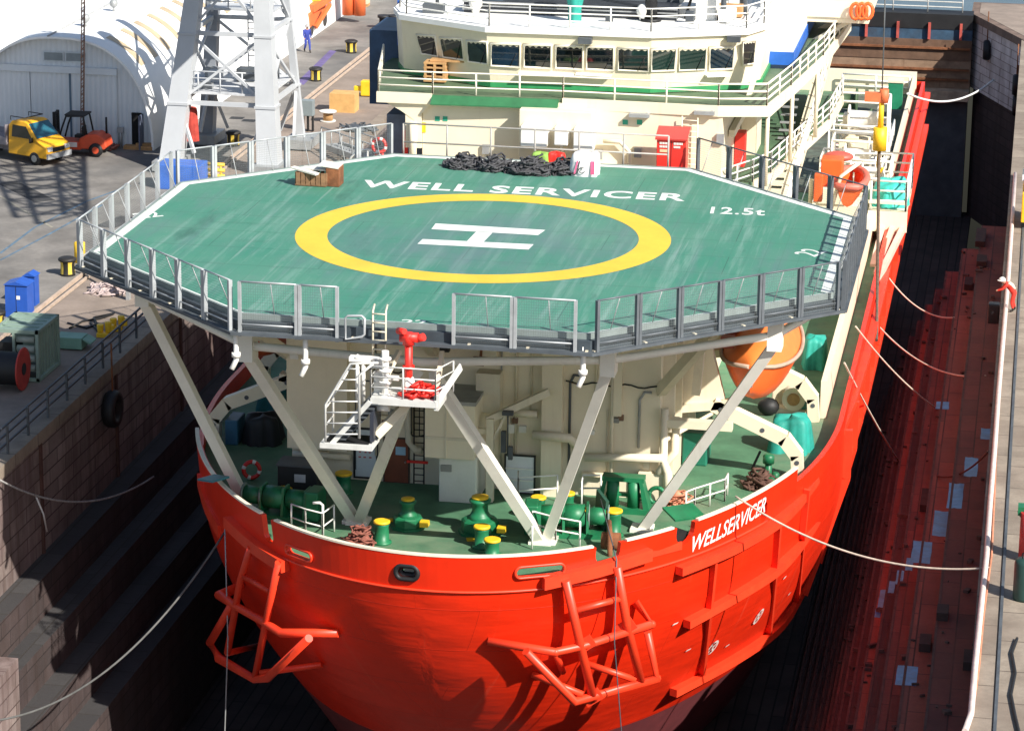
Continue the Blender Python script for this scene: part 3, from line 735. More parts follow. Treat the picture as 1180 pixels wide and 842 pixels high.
edge_panels(5, 6, .02, .985, dark=True)                       # front right
edge_panels(4, 9, .0, 1., dark=True); edge_panels(3, 5, .0, 1., dark=True)
F0 = Vector((*oo[6],0)); F1 = Vector((*oo[7],0))              # front edge runs right to left
for a, c in ((.04,.215),(.215,.385),(.70,.815),(.815,.985)): net_panel(F0.lerp(F1,a), F0.lerp(F1,c), ZT, ZB)
# back edge: low rail with wide panels
b = MB(); 
railing(hd, [(oc[2][0]+.3,YB+.35,HZ-.3),(oc[3][0]-1.0,YB+.35,HZ-.3)], 1.55, M('back_rail',(.38,.36,.33),.5), 1.9, .035, 'back_railing', rails=2)
# dark walkway grating slung under the fence
b = MB(); pw = [(p[0],p[1],ZB+.10) for p in offs(oc,.40)]; b.sweep(pw, .34, .10, closed=True); b.build('edge_walkway', M('walk_grey',(.075,.088,.10),.6,var=.3,scale=1.5,fine=.4), hd)
b = MB()
for i in range(8):
    A = Vector((*oc[i],0)); B = Vector((*oc[(i+1) % 8],0)); n = int((B-A).length/1.9)
    d = (B-A).normalized(); no = Vector((d.y,-d.x,0)); 
    if no.dot(A+B-Vector((2*HX,12.2,0))) < 0: no = -no
    for k in range(n+1):
        p = A.lerp(B,k/n); b = MB(); b.bar(p-no*1.2+Vector((0,0,HZ-.55)), p+no*.42+Vector((0,0,ZB+.1)), .09, .16); b.build('edge_bracket', CREAM2, hd)
# deep girders and secondary beams
b = MB()
for i in range(-5,6):
    x = HX+i*2.35
    y0 = YF+.9 if abs(x-HX) < XF else YF+.9+(abs(x-HX)-XF)*.95
    y1 = YB-.9 if abs(x-HX) < XB else YB-.9-(abs(x-HX)-XB)*1.0
    b.box2((x-.1,y0,HZ-.85),(x+.1,y1,HZ-.28))
for y in (-4.6,-1.2,2.2,5.6,9,12.4,15.8):
    hw = XF+ (y-YF)*1.05 if y < LF else W_ if y < LB else W_-(y-LB)*.98
    hw = min(hw-.8, W_-.8); b.box2((HX-hw,y-.09,HZ-.72),(HX+hw,y+.09,HZ-.3))
b.build('deck_beam', CREAM2, hd)
# struts, a zigzag across the bow, and the pipe that ties their heads
STR = M('strut_cream', (.86,.83,.73), .5, var=.06, scale=1, streak=.25, scol=(.4,.33,.24), fine=.1)
FL, FR = Vector((-3.35,.6,-1)), Vector((3.45,-.1,-1))
T0 = at(488,432,z=6.55); TL = at(285,408,z=6.6); TR = at(701,425,z=6.6)
OL, OR_ = at(166,345,z=7.2), at(893,396,z=6.9)
FOL, FOR_ = at(282,577,z=-1), at(740,610,z=-1)
for a, c in ((FL,T0+Vector((-.25,0,0))),(FL+Vector((-.15,.1,0)),TL),(FR,T0+Vector((.35,0,0))),(FR+Vector((.15,.1,0)),TR),(FOL,OL),(FOR_,OR_)):
    s_ = MB(); d = (c-a).normalized(); s_.bar(a, c, .36, .42, upv=(0,1,0)); s_.box(a+Vector((0,0,.06)),(.8,.8,.12)); s_.build('strut', STR, hd)
b = MB(); tie = [OL+Vector((0,0,.15)), TL+Vector((0,0,.3)), T0+Vector((0,0,.45)), TR+Vector((0,0,.3)), OR_+Vector((0,0,.3)), OR_+Vector((.9,2.5,.35))]
b.tube(tie, .15, 8); b.build('tie_pipe', STR, hd)
for p in (OL,TL,TR,OR_):
    b = MB(); b.box(p+Vector((0,.1,.45)),(.5,.8,1.3)); b.bar(p+Vector((0,0,.4)), p+Vector((0,2.2,1.0)), .2,.25); b.build('strut_bracket', STR, hd)
for px, py in ((272,396),(672,416),(352,404)):
    q = at(px,py,y=-6.6); b = MB(); b.tube([q+Vector((0,0,.5)), q, q+Vector((0,0,-.55)), q+Vector((-.12,-.15,-.85))], .09, 8); b.cyl(q+Vector((0,0,-.45)), q+Vector((0,0,-.3)), .15); b.build('foam_nozzle', WHITE, hd)
# =================================================================== DECKHOUSE BELOW AND BEHIND THE HELIDECK
YW = 5.4
dh = MB(); dh.box2((-7.0,YW,-1),(6.9,21.8,7.3)); dh.box2((-5.4,21.9,-1),(7.2,60,10.45))
deckhouse = dh.build('deckhouse', CREAM, ship)
b = MB(); b.box2((2.58,YW-.5,-1),(3.33,YW-.002,7.2)); b.box2((5.2,YW-.25,2.2),(5.5,YW-.002,7.2)); b.build('pilaster', CREAM, deckhouse)
b = MB(); b.box2((-7.05,YW-.55,.25),(-4.75,YW-.003,7.3)); b.build('overhang_block', CREAM, deckhouse)
for pts, r in (([(-6.9,YW-.3,-.05),(-4.7,YW-.3,-.05)],.12), ([(-2.9,YW-.25,2.6),(-2.5,YW-.25,2.3),(-2.45,YW-.25,.7),(-2.2,YW-.25,.4),(-1.95,YW-.25,.4)],.14), ([(1.3,YW-.3,2.1),(2.4,YW-.3,2.1)],.14), ([(2.3,YW-.75,1.45),(3.7,YW-.75,1.4),(3.9,YW-.3,.9)],.17), ([(4.2,YW-.4,.6),(7.1,YW-.4,.75)],.16),([(5.15,YW-.15,5.4),(5.9,YW-.15,6.2),(5.9,YW-.15,7.3)],.07),([(5.15,YW-.15,5.4),(5.15,YW-.15,-.9)],.07)):
    b = MB(); b.tube(pts, r, 10); b.build('wall_pipe', CREAM2, deckhouse)
LAMP = M('lamp_warm', (.85,.72,.5), .4, var=.05)
for x, z, wd in ((-6.1,.0,1.1),(-3.3,1.55,.55),(4.5,-.15,.9)):
    b = MB(); b.box((x,YW-.12,z),(wd,.2,.16)); b.build('wall_lamp', LAMP, deckhouse, bevel=.03)
# notice board, door, white locker with a black rim
def framed(x0, x1, z0, z1, y, name, m_panel, m_frame, parent, t=.06, thick=.06):
    b = MB(); b.box2((x0,y-thick,z0),(x1,y-.004,z1)); p = b.build(name, m_panel, parent)
    f = MB()
    for a, c in (((x0-t,z0-t),(x1+t,z0)),((x0-t,z1),(x1+t,z1+t)),((x0-t,z0),(x0,z1)),((x1,z0),(x1+t,z1))): f.box2((a[0],y-thick-.03,a[1]),(c[0],y-.004,c[1]))
    f.build('frame', m_frame, p); return p
nb = framed(-4.55,-3.75,-.85,1.0,YW,'notice_board',M('board_pale',(.62,.68,.70),.5,var=.05,streak=.1),BLACK,deckhouse,.07)
b = MB(); rr = random.Random(5)
for k, wl_ in enumerate((.5,.34,.42,.3,.38)):
    for q in range(3):
        x = -4.4+q*.2+rr.random()*.05; b.box((x,YW-.068,.72-k*.2),(.13*wl_*2,.006,.05))
b.build('board_writing', M('ink_red',(.5,.08,.08),.6), nb)
dr = framed(-3.42,-2.52,-.98,.72,YW,'door',M('door_brown',(.20,.055,.025),.5,var=.2,fine=.2),M('door_frame',(.05,.03,.02),.6),deckhouse,.05)
b = MB(); b.box2((-3.0,YW-.08,.10),(-2.62,YW-.065,.42)); b.build('door_sign', M('sign_blue',(.35,.55,.70),.5,var=.05), dr)
b = MB(); b.lathe([(.03,0),(.03,.1)], (-2.62,YW-.16,-.15), 8, axis='y'); b.build('handle', STEEL, dr)
framed(1.25,2.30,-.95,.45,YW-.3,'locker_door',M('locker_white',(.70,.72,.74),.5,var=.05),BLACK,deckhouse,.06)
b = MB()
for z in (-.5,-.05): b.box2((1.25,YW-.42,z),(2.30,YW-.37,z+.05))
b.build('locker_rib', WHITE, deckhouse)
# small box house in front of the wall
b = MB(); b.box2((-.98,3.5,-1),(.42,YW-.002,.77)); bh = b.build('vent_house', M('vent_white',(.72,.72,.64),.5,var=.05,streak=.15,scol=(.5,.42,.3)), deckhouse, bevel=.03)
b = MB(); b.box2((-1.46,3.2,.77),(.40,YW-.003,2.85)); b.build('upper_casing', CREAM, bh, bevel=.03)
b = MB(); b.box2((-1.5,3.15,2.85),(.44,YW-.004,2.99)); b.build('casing_roof', M('roof_grey',(.34,.33,.30),.7,var=.2), bh)
b = MB(); b.box2((-1.44,3.14,1.5),(.38,3.2,1.6)); b.box2((-.7,3.16,.8),(-.64,3.2,2.84)); b.build('casing_rib', CREAM2, bh)
b = MB(); b.box2((-.9,3.42,.2),(-.5,3.5,.45)); b.build('name_plate', M('plate_grey',(.3,.3,.27),.6), bh)
b = MB(); b.box((.6,YW-.35,2.9),(.9,.7,1.5)); b.box((.65,YW-.4,5.3),(.5,.5,2.6)); b.build('duct', CREAM2, deckhouse)
# caged black ladder
b = MB()
for x in (-2.25,-1.87): b.tube([(x,YW-.3,-.9),(x,YW-.3,2.5)], .028, 6)
for k in range(14): b.tube([(-2.25,YW-.3,-.8+k*.25),(-1.87,YW-.3,-.8+k*.25)], .02, 5)
for z in (1.1,2.4): b.tube([(-2.55+.0*q, YW-.3,z) if False else (-2.06+.28*math.cos(math.pi*q/8),YW-.3-.5*math.sin(math.pi*q/8),z) for q in range(9)], .025, 5)
for q in (1,3,5,7): b.tube([(-2.06+.28*math.cos(math.pi*q/8),YW-.3-.5*math.sin(math.pi*q/8),z) for z in (1.1,2.4)], .02, 5)
b.build('wall_ladder', BLACK, deckhouse)
b = MB(); b.box((-2.1,YW-.4,-.02),(.8,.08,.09)); b.build('ladder_guard', REDB, deckhouse)
# fixed jib on a post
b = MB(); b.box2((.72,3.8,-1),(.98,4.1,2.2)); b.build('jib_post', CREAM2, deckhouse)
jb = MB(); jb.bar((.7,3.95,2.1),(2.9,4.6,3.15),.16,.26); jb.bar((.85,3.95,1.2),(1.4,4.1,2.35),.09,.09); jb.bar((-.2,3.9,1.65),(.85,3.95,1.7),.12,.2); jb.build('jib_arm', CREAM2, deckhouse)
b = MB(); b.box((1.35,3.9,1.35),(.18,.2,.8)); b.box((1.62,3.85,.95),(.16,.16,.5)); b.tube([(1.5,3.9,2.4),(1.5,3.9,.8)],.03,5); b.box((1.5,3.9,2.45),(.4,.25,.14)); b.build('chain_hoist', GREYD, deckhouse)
b = MB(); b.tube([(.45,4.4,6.6),(.4,4.4,4.4)],.03,6); b.box((.3,4.4,4.2),(.45,.4,.25)); b.tube([(.6,4.4,6.6),(.35,4.4,4.4)],.03,6); b.build('hanging_block', RUST, deckhouse)
b = MB(); b.box((-1.0,4.6,4.7),(.35,.3,.5)); b.lathe([(.0,0),(.16,.05),(.16,.2)],(-1.0,4.45,4.6),10,axis='y'); b.build('floodlight', BLACK, deckhouse)
# sloping braces from the wall up to the helideck
for a, c in (((3.9,YW,4.4),(6.9,-2.2,7.6)),((6.9,YW,3.2),(9.8,.3,7.6)),((-6.9,YW,3.6),(-9.6,.5,7.6)),((-4.8,YW,4.6),(-6.4,-2.0,7.5)),((-1.6,YW,4.2),(-1.2,-1.5,7.4)),((6.9,12,3.4),(10.6,9,7.5)),((8.0,7.4,2.6),(8.4,6.6,7.4))):
    b = MB(); b.bar(a, c, .32, .4); b.build('deck_brace', CREAM2, deckhouse)
# right side of the lower house: frames, pipes, stringers bathed in sun
b = MB()
for y in (6.2,8.6,11.,13.4): b.box2((6.9,y-.12,-1),(7.35,y+.12,7.2))
b.build('side_frame', CREAM2, deckhouse)
for pts, r in (([(7.1,5.2,2.6),(7.1,5.2,.6),(7.3,5.0,.2),(7.3,5.0,-.9)],.15),([(7.5,5.5,2.2),(7.5,5.4,.9),(6.9,5.1,.1)],.15),([(7.2,5.3,1.4),(8.7,9.5,1.4)],.08)):
    b = MB(); b.tube(pts, r, 10); b.build('side_pipe', CREAM, deckhouse)
b = MB(); b.box2((6.2,YW-.35,-.9),(7.4,YW-.003,.1)); b.build('side_locker', CREAM, deckhouse)
b = MB(); b.box2((7.0,YW-.3,1.9),(9.6,YW+.1,2.2)); b.build('side_shelf', CREAM, deckhouse)
b = MB(); b.box2((5.95,YW-.03,-.55),(6.3,YW-.005,-.25)); b.build('safety_sign', M('sign_green',(.03,.35,.22),.5), deckhouse)

# ------------------------------------------------ house front seen above the helideck
YH = 21.9
fronty = YH
uh = MB()
# front wall sections stepping out either side of a recess
uh.box2((-5.4,YH-.12,7.0),(7.2,YH-.002,10.45)); uh.build('upper_front', CREAM, deckhouse)
b = MB(); b.box2((-1.15,YH-1.0,7.3),(1.9,YH-.122,10.3)); b.build('mast_house', CREAM, deckhouse, bevel=.04)
for x0, x1, z0, z1 in ((-.95,.15,8.9,9.75),(.45,1.0,9.0,9.75),(1.25,2.05,8.8,9.75)):
    b = MB(); b.box2((x0,YH-1.75,z0),(x1,YH-1.003,z1)); b.bar(((x0+x1)/2,YH-1.0,z0-.5),((x0+x1)/2,YH-1.6,z0),.1,.1); b.build('deck_cabinet', WHITE, deckhouse, bevel=.03)
for px, py in ((650,136),(737,133),(812,130)):
    q = at(px, py, y=YH-.3); b = MB(); b.box(q,(.85,.35,.14)); b.bar(q+Vector((.3,.3,.1)), q+Vector((.3,0,.05)),.06,.06); b.build('floodlight', GREYM, deckhouse)
for px in (720.5,737):
    q = at(px, 141, y=YH-.13); b = MB(); b.box(q,(.22,.02,.2)); b.build('safety_sign', M('sign_green',(.03,.35,.22),.5), deckhouse)
for px in (504,513):
    q = at(px, 137, y=YH-.13); b = MB(); b.box(q,(.2,.02,.2)); b.build('safety_sign', M('sign_green',(.03,.35,.22),.5), deckhouse)
b = MB(); q = at(486.5,147,y=YH-.14); b.box(q,(.3,.03,.42)); b.build('hazard_sign', YEL, deckhouse)
b = MB()
for x in (5.55,6.2): b.tube([(x,YH-.35,7.4),(x,YH-.35,10.2)],.028,6)
for k in range(12): b.tube([(5.55,YH-.35,7.5+k*.23),(6.2,YH-.35,7.5+k*.23)],.02,5)
b.build('wall_ladder', CREAM, deckhouse)
b = MB(); b.box2((-4.4,YH-.5,6.6),(-3.0,YH-.123,7.6)); b.box2((2.0,YH-.6,6.9),(3.6,YH-.123,7.9)); b.box2((-2.8,YH-.35,7.8),(-2.2,YH-.123,8.0)); b.build('deck_locker', WHITE, deckhouse)
# vent pipes bent against the wall
b = MB(); b.tube([(3.4,YH-.4,7.3),(3.4,YH-.4,8.6),(3.0,YH-.4,9.0),(2.3,YH-.4,9.0)],.09,8); b.build('wall_pipe', CREAM2, deckhouse)
# lower deck forward of the house that the red locker and cabinets stand on
b = MB(); b.box2((-8.0,19.7,7.0),(8.6,21.75,7.25)); b.build('after_walkway', GREEN, deckhouse)

# ------------------------------------------------ bridge deck and bridge
BZ = 10.62
bd = [(-7.3,21.5),(-4.95,21.55),(.5,21.9),(7.0,21.75),(9.0,22.2),(9.6,27),(10.4,34.5),(10.9,44),(7,44),(-8.2,44),(-8.4,28)]
b = MB(); b.prism(bd, BZ-.3, BZ-.01); bdk = b.build('bridge_deck', M('bridge_deck_green',(.10,.15,.085),.6,var=.2,fine=.3), ship)
for seg in (bd[:2], bd[2:8]):
    b = MB(); b.sweep([(p[0],p[1],BZ-.19) for p in seg], .16, .44); b.build('deck_fascia', CREAM, bdk)
b = MB(); b.loop_prism([(-4.95,21.55,BZ-.02),(-4.95,21.15,BZ-.32),(-4.95,21.15,BZ-.37),(-4.95,21.6,BZ-.3)],(5.3,.3,0)); b.build('green_ledge', M('ledge_green',(.03,.15,.06),.55,var=.2,fine=.2), bdk)
railing(bdk, [Vector((x,y,BZ)) for x,y in [(-8.35,27.6),(-7.25,21.6),(-4.95,21.65),(.5,22.),(7.0,21.85),(8.95,22.3),(9.55,27),(10.35,34.5),(10.85,44)]], .92, M('rail_cream',(.86,.80,.66),.5,var=.05), 2.0, .035, 'bridge_deck_railing')
# bracket under the left wing
b = MB(); b.loop_prism([(-7.2,21.6,BZ-.3),(-4.9,21.6,BZ-.3),(-5.7,21.6,BZ-1.15),(-6.3,21.6,BZ-.75)], (0,.9,0)); b.build('wing_bracket', CREAM, bdk)
b = MB(); b.box2((-6.1,21.62,8.3),(-5.42,22.6,BZ-.3)); b.build('wing_post', CREAM, bdk)
b = MB(); b.tube([(-5.75,21.5,BZ-1.2),(-5.75,21.5,7.6)],.16,8); b.build('wing_post', CREAM, bdk)
base = [(-7.05,25.9),(-2.85,23.65),(3.9,23.95),(7.55,25.7),(8.2,27.0),(8.2,38),(-7.6,38),(-7.6,27.4)]
top  = [(-7.1,25.45),(-2.98,23.2),(3.95,23.5),(7.75,25.35),(8.35,26.9),(8.35,38),(-7.7,38),(-7.7,27.2)]
b = MB(); n = 8; zt_ = 13.05
b.add([(x,y,BZ) for x,y in base]+[(x,y,zt_) for x,y in top], [tuple(range(8))[::-1], tuple(range(8,16))]+[(i,(i+1)%n,n+(i+1)%n,n+i) for i in range(n)])
bridge = b.build('bridge', CREAM, ship)
b = MB(); b.sweep([(x,y,BZ+.13) for x,y in [(-7.6,27.35),(-7.08,25.86),(-2.85,23.6),(3.9,23.9),(7.6,25.66),(8.26,27.0),(8.26,38)]], .06, .2); b.build('green_skirting', M('skirting_green',(.03,.26,.09),.5), bridge)
# roof slab
ro_ = [(x*1.012,y-.12 if y<30 else y) for x,y in top]
b = MB(); b.prism(ro_, zt_, zt_+.22); roof = b.build('bridge_roof', M('roof_white',(.80,.80,.77),.6,var=.05,fine=.1,grime=.2,gcol=(.6,.58,.52)), bridge)
def facet(i):   # plane of a bridge facet
    a, c, d = Vector((*base[i],BZ)), Vector((*base[(i+1)%8],BZ)), Vector((*top[i],zt_)); n_ = (c-a).cross(d-a).normalized()
    if n_.y > 0: n_ = -n_
    return a, n_
FRM = M('window_frame', (.80,.74,.60), .5, var=.05)
PANES = [GLASS, M('window_glass_dark',(.004,.008,.010),.05,var=.5,scale=1.2,fine=0,spec=1.), M('window_glass_green',(.008,.045,.030),.08,var=.7,scale=1.1,fine=0,spec=.8), M('window_glass_blue',(.008,.022,.04),.06,var=.6,scale=.9,fine=0,spec=.9)]  # pane tints vary to stand in for differing reflections
def window(px, P0, n_, name='window', parent=None):
    cx_ = sum(p[0] for p in px)/4; cy_ = sum(p[1] for p in px)/4; q = [at_pl(x+math.copysign(1.2,x-cx_), y+math.copysign(1.2,y-cy_), P0+n_*.03, n_) for x, y in px]
    f = MB(); f.tube(q, .045, 6, closed=True); fr = f.build(name, FRM, parent or bridge)
    g_ = MB(); c = sum(q, Vector())/4; g_.quad(*[p+n_*.012 for p in q]); gm = PANES[int(px[0][0]) % 4]; g_.build('pane', gm, fr, fix=False)
    v_ = MB(); t_ = [q[0].lerp(q[1],i/9) for i in range(10)]; dn = (q[3]-q[0]).normalized()
    v_.grid([[p+n_*.018 for p in t_], [p+n_*.018+dn*(.05 if i % 2 else .12) for i, p in enumerate(t_)]], False)
    v_.build('shade_fringe', CREAM2, fr, fix=False)
    w_ = MB(); a_ = q[2].lerp(q[3],.35)+n_*.04; w_.tube([a_, a_-dn*.62+(q[1]-q[0]).normalized()*.3], .014, 5); w_.build('wiper', BLACK, fr)
    return fr
P0, n_ = facet(0)
for q in ([(481,41),(500,43),(504,64),(487,61)],[(508,44.5),(531,46),(534,68),(512,65)],[(539,48),(560,50),(561,73),(541,70)]): window(q, P0, n_)
P0, n_ = facet(1)
for x0, x1 in ((567,598),(605,634),(641.5,670.5),(677,706),(713.5,746)):
    k = lambda x: 51.3+(x-567)*.034
    window([(x0,k(x0)),(x1,k(x1)),(x1,k(x1)+24),(x0,k(x0)+23.5)], P0, n_)
P0, n_ = facet(2)
for x0, x1 in ((752,778),(784,813),(819,845)):
    k = lambda x: 58.2-(x-752)*.028
    window([(x0,k(x0)),(x1,k(x1)),(x1-1.5,k(x1)+22.5),(x0-.5,k(x0)+23)], P0, n_)
P0, n_ = facet(3)
window([(857,50),(869,48),(868,72),(857,74)], P0, n_)
# window sills where crew can stand to wash them
P0, n_ = facet(1)
for x0, x1 in ((598,672),(664,705)):
    q0 = at_pl(x0,83.5,P0,n_); q1 = at_pl(x1,86,P0,n_); b = MB(); b.bar(q0+n_*.18, q1+n_*.18, .36, .06); b.build('window_sill', WHITE, bridge)
P0, n_ = facet(2); q0 = at_pl(812,86,P0,n_); q1 = at_pl(838,85,P0,n_); b = MB(); b.bar(q0+n_*.18, q1+n_*.18, .36,.06); b.build('window_sill', WHITE, bridge)
P0, n_ = facet(1)
for q in ((675,45,0),(844,43,2)):
    P0, n_ = facet(q[2]) if q[2] else facet(1); p = at_pl(q[0],q[1],P0,n_); b = MB(); b.box(p+n_*.2,(.55,.4,.25)); b.build('floodlight', GREYD, bridge)
b = MB(); b.loop_prism([(7.9,24.4,BZ),(8.5,24.6,zt_+.1),(8.75,24.9,zt_+.1),(8.1,24.7,BZ)],(0,.25,0)); b.build('wing_post', CREAM, bridge)
# monkey island railing and gear
RZ = zt_+.22
railing(roof, [Vector((x,y,RZ)) for x,y in [(-7.6,36),(-7.55,27.3),(-6.9,25.6),(-2.9,23.4),(3.9,23.7),(7.7,25.5),(8.3,27),(8.3,36)]], .95, WHITE, 1.9, .03, 'roof_railing')
b = MB(); b.box2((-3.2,28.4,RZ),(4.5,31.5,RZ+1.5)); isl = b.build('roof_house', M('house_grey',(.10,.115,.13),.4,var=.25,scale=.7,fine=.2), bridge)
b = MB()
for z in (.35,.7,1.05): b.box2((-3.2,28.33,RZ+z),(4.5,28.4,RZ+z+.07))
b.build('louvre', GREYM, isl)
b = MB(); b.prism([(4.6,27.6),(6.2,26.9),(6.9,33),(4.8,33)], RZ, RZ+.5); b.build('roof_hatch', WHITE, bridge)
for x, y, h, r in ((3.55,26.3,2.6,.28),(6.6,26.6,1.9,.13),(7.2,29,2.4,.16),(-5.9,27.3,2.0,.09)):
    b = MB(); b.cyl((x,y,RZ),(x,y,RZ+h),r,r*.8,12); b.cyl((x,y,RZ),(x,y,RZ+.12),r*1.6,r*1.6,12); b.build('roof_mast', BLACK if r>.25 else GREYD, bridge)
for px, py in ((741,24),(548,15)):
    q = at(px,py,z=RZ); b = MB(); b.ball(q+Vector((0,0,.42)),.30,8); b.cyl(q,q+Vector((0,0,.2)),.15,.2,10); b.build('satellite_dome', WHITE, bridge)
for px, py, d in ((500,15,(.9,.5,.4)),(702,26,(.3,.3,.35)),(795,27,(.35,.35,.5)),(815,22,(.9,.9,1.2)),(838,26,(.7,.6,.6))):
    q = at(px,py,z=RZ); b = MB(); b.box(q+Vector((0,0,d[2]/2)), d); b.build('roof_box', WHITE if px > 810 else GREYD, bridge)
q = at(838,22,z=RZ); b = MB(); b.box(q+Vector((0,.5,.3)),(1.2,.6,.5)); b.build('roof_box', WOOD, bridge)
# after tower on the right with blue and green bands
TX0, TX1 = at(874,60,y=31).x, at(914,60,y=31).x
b = MB(); b.box2((TX0,31,BZ),(TX1,44,19)); tw = b.build('funnel_house', M('tower_white',(.84,.84,.82),.5,var=.04,streak=.15,scol=(.6,.56,.5)), ship)
for y0_, y1_, m in ((74,59,BLUE),(84,74,M('band_navy',(.015,.03,.07),.5)),(89,84,M('band_green',(.02,.22,.06),.5))):
    b = MB(); b.box2((TX0-.04,30.95,at(880,y0_,y=31).z),(TX1+.04,44.04,at(880,y1_,y=31).z)); b.build('painted_band', m, tw)
# open deck bracketed out over the right side, with life rings
b = MB(); b.box2((8.8,38.4,11.5),(12.1,46,11.75)); b.box2((8.8,38.3,11.75),(12.1,38.45,12.6)); b.box2((11.95,38.45,11.75),(12.1,46,12.6)); pf = b.build('lookout_platform', CREAM, ship)
railing(pf, [(9.2,38.4,12.6),(12.05,38.4,12.6),(12.05,46,12.6)], .8, WHITE, 1.2, .03)
for y_ in (39,42):
    b = MB(); b.bar((9.4,y_,BZ-.2),(11.2,y_,11.5),.2,.2); b.build('platform_brace', CREAM2, pf)

# ------------------------------------------------ right hand decks below the bridge wing
b = MB(); lw = [(7.2,21.9),(8.3,24.2),(8.9,26),(10.5,38),(10.7,44),(7.2,44)]
b.prism(lw, 6.75, 7.0); lwk = b.build('side_deck', M('side_deck_green',(.07,.14,.075),.7,var=.3,fine=.4,grime=.4), ship)
b = MB(); b.sweep([(p[0],p[1],6.82) for p in lw[1:5]], .14, .42); b.build('deck_fascia', CREAM, lwk)
railing(lwk, [Vector((x,y,7.0)) for x,y in lw[0:5]], .95, WHITE, 1.6, .035)
b = MB(); b.bar((9.9,50,9.8),(9.4,21.5,4.6),.35,1.2); b.build('stair_stringer', CREAM, lwk)
stp = MB()
for k in range(22):
    t = k/22; stp.box((9.15-.5*t+.0,26-4.5*t*0+k*.7,4.9+k*.22),(.7,.3,.05))
stp.build('stair_tread', GREYM, lwk)
railing(lwk, [(10.15,48,9.7),(9.75,22.5,5.2)], 1.0, WHITE, 1.5, .035, 'stair_railing')
for y, z in ((27.3,7.75),(33.5,8.0)):
    b = MB(); b.box((7.45,y,z),(.45,.75,1.5)); b.build('extinguisher_box', REDB, lwk, bevel=.03)
for pts in ([(7.3,23.2,7.2),(9.0,24.5,7.2)],):
    pass
b = MB(); b.box2((7.25,24,8.9),(7.5,36,9.2)); b.box2((7.25,29.5,7),(7.9,32,10.2)); b.build('side_casing', CREAM, lwk)
for y in (23.5,28.5,34):
    b = MB(); b.tube([(8.9+(y-23.5)*.12,y,7.0),(8.9+(y-23.5)*.12,y,10.3)],.09,8); b.build('deck_stanchion', CREAM, lwk)
# left wing: blue side screen and gear under it
b = MB(); b.box2((-9.4,29.5,8.5),(-7.8,33,BZ+1.2)); b.build('side_screen', M('screen_navy',(.03,.07,.14),.5,var=.3,fine=.3), bridge)
b = MB(); b.box2((-8.1,29.3,BZ+.6),(-7.75,29.45,BZ+2.6)); b.build('wing_locker', BLUE, bridge)
b = MB(); b.box2((-7.2,23.0,6.2),(-5.45,24.6,9.4)); b.build('side_house', M('house_bluegrey',(.16,.19,.26),.5,var=.3,fine=.3), deckhouse)
b = MB(); b.box2((-6.25,21.7,7.4),(-6.05,21.95,9.0)); b.build('hose_box', REDB, deckhouse)

# wooden bench and pallet stack left on the bridge deck, teal cover and rings
p = at(500,97,z=BZ); r0 = thing('pallet_stack', p, 'weathered timber pallets stacked on the bridge deck under the left windows', 'pallets')
b = MB()
for k in range(5): b.box(p+Vector((0,.5,.1+.19*k)),(.95,.8,.07))
for k in range(4):
    for dx in (-.4,0,.4): b.box(p+Vector((dx,.5,.19+.19*k)),(.1,.8,.12))
b.build('pallet', WOOD, r0)
p = at(536,99,z=BZ); r0 = thing('timber_bench', p, 'rough timber bench beside the pallets on the bridge deck', 'bench')
b = MB(); b.box(p+Vector((-.5,.6,.95)),(2.2,.5,.08)); b.build('bench_top', WOOD, r0)
for dx in (-1.4,.4):
    b = MB(); b.box(p+Vector((dx,.45,.45)),(.1,.1,.9)); b.box(p+Vector((dx,.8,.45)),(.1,.1,.9)); b.build('leg', WOOD, r0)
c = at(661,26,z=RZ); b = MB(); rows = []
for z, r in ((0,.28),(.5,.26),(1.0,.36),(1.7,.40),(2.1,.30),(2.2,.02)): rows.append([c+Vector((r*math.cos(a)*(1+.12*math.sin(5*a)),.2+r*math.sin(a)*(1+.12*math.sin(7*a)),z)) for a in [2*math.pi*i/20 for i in range(20)]])
b.grid(rows,True,True); o = b.build('covered_lamp', TEAL); tag(o,'teal cover wrapped round a searchlight on the bridge roof','covered light')
b = MB(); b.box2((-4.6,26.6,RZ),(4.6,28.0,RZ+.55)); o2 = b.build('skylight', M('skylight_dark',(.03,.035,.045),.3,var=.3,fine=.2), bridge)
b = MB()
for k in range(3): b.box2((-4.65,26.55-.02*k,RZ+.12+.17*k),(4.65,26.6,RZ+.17+.17*k))
b.build('louvre', GREYM, o2)
b = MB(); b.box2((-2.0,28.2,RZ+1.5),(4.0,31.2,RZ+1.62)); b.build('deck_board', M('board_tan',(.55,.42,.28),.8,var=.2,fine=.3), isl)
b = MB()
for a_, c_ in (((4.9,27.2,RZ),(5.6,27.5,RZ+2.6)),((6.3,27.2,RZ),(5.6,27.5,RZ+2.6)),((5.6,28.4,RZ),(5.6,27.5,RZ+2.6))): b.tube([a_,c_],.06,6)
b.box((5.6,27.5,RZ+1.4),(.9,.5,.12)); b.build('tripod_mast', BLACK, bridge)
for k in range(3):
    q = at(986+k*7,13,y=38.1); b = MB(); b.tube([q+Vector((.23*math.cos(t*.524),-.05,.36*math.sin(t*.524))) for t in range(12)],.08,6,closed=True); o = b.build('lifebuoy', ORANGE); tag(o,('orange lifebuoy on the lookout platform, left of three','orange lifebuoy on the lookout platform, middle of three','orange lifebuoy on the lookout platform, right of three')[k],'lifebuoy','lifebuoys on the lookout platform')

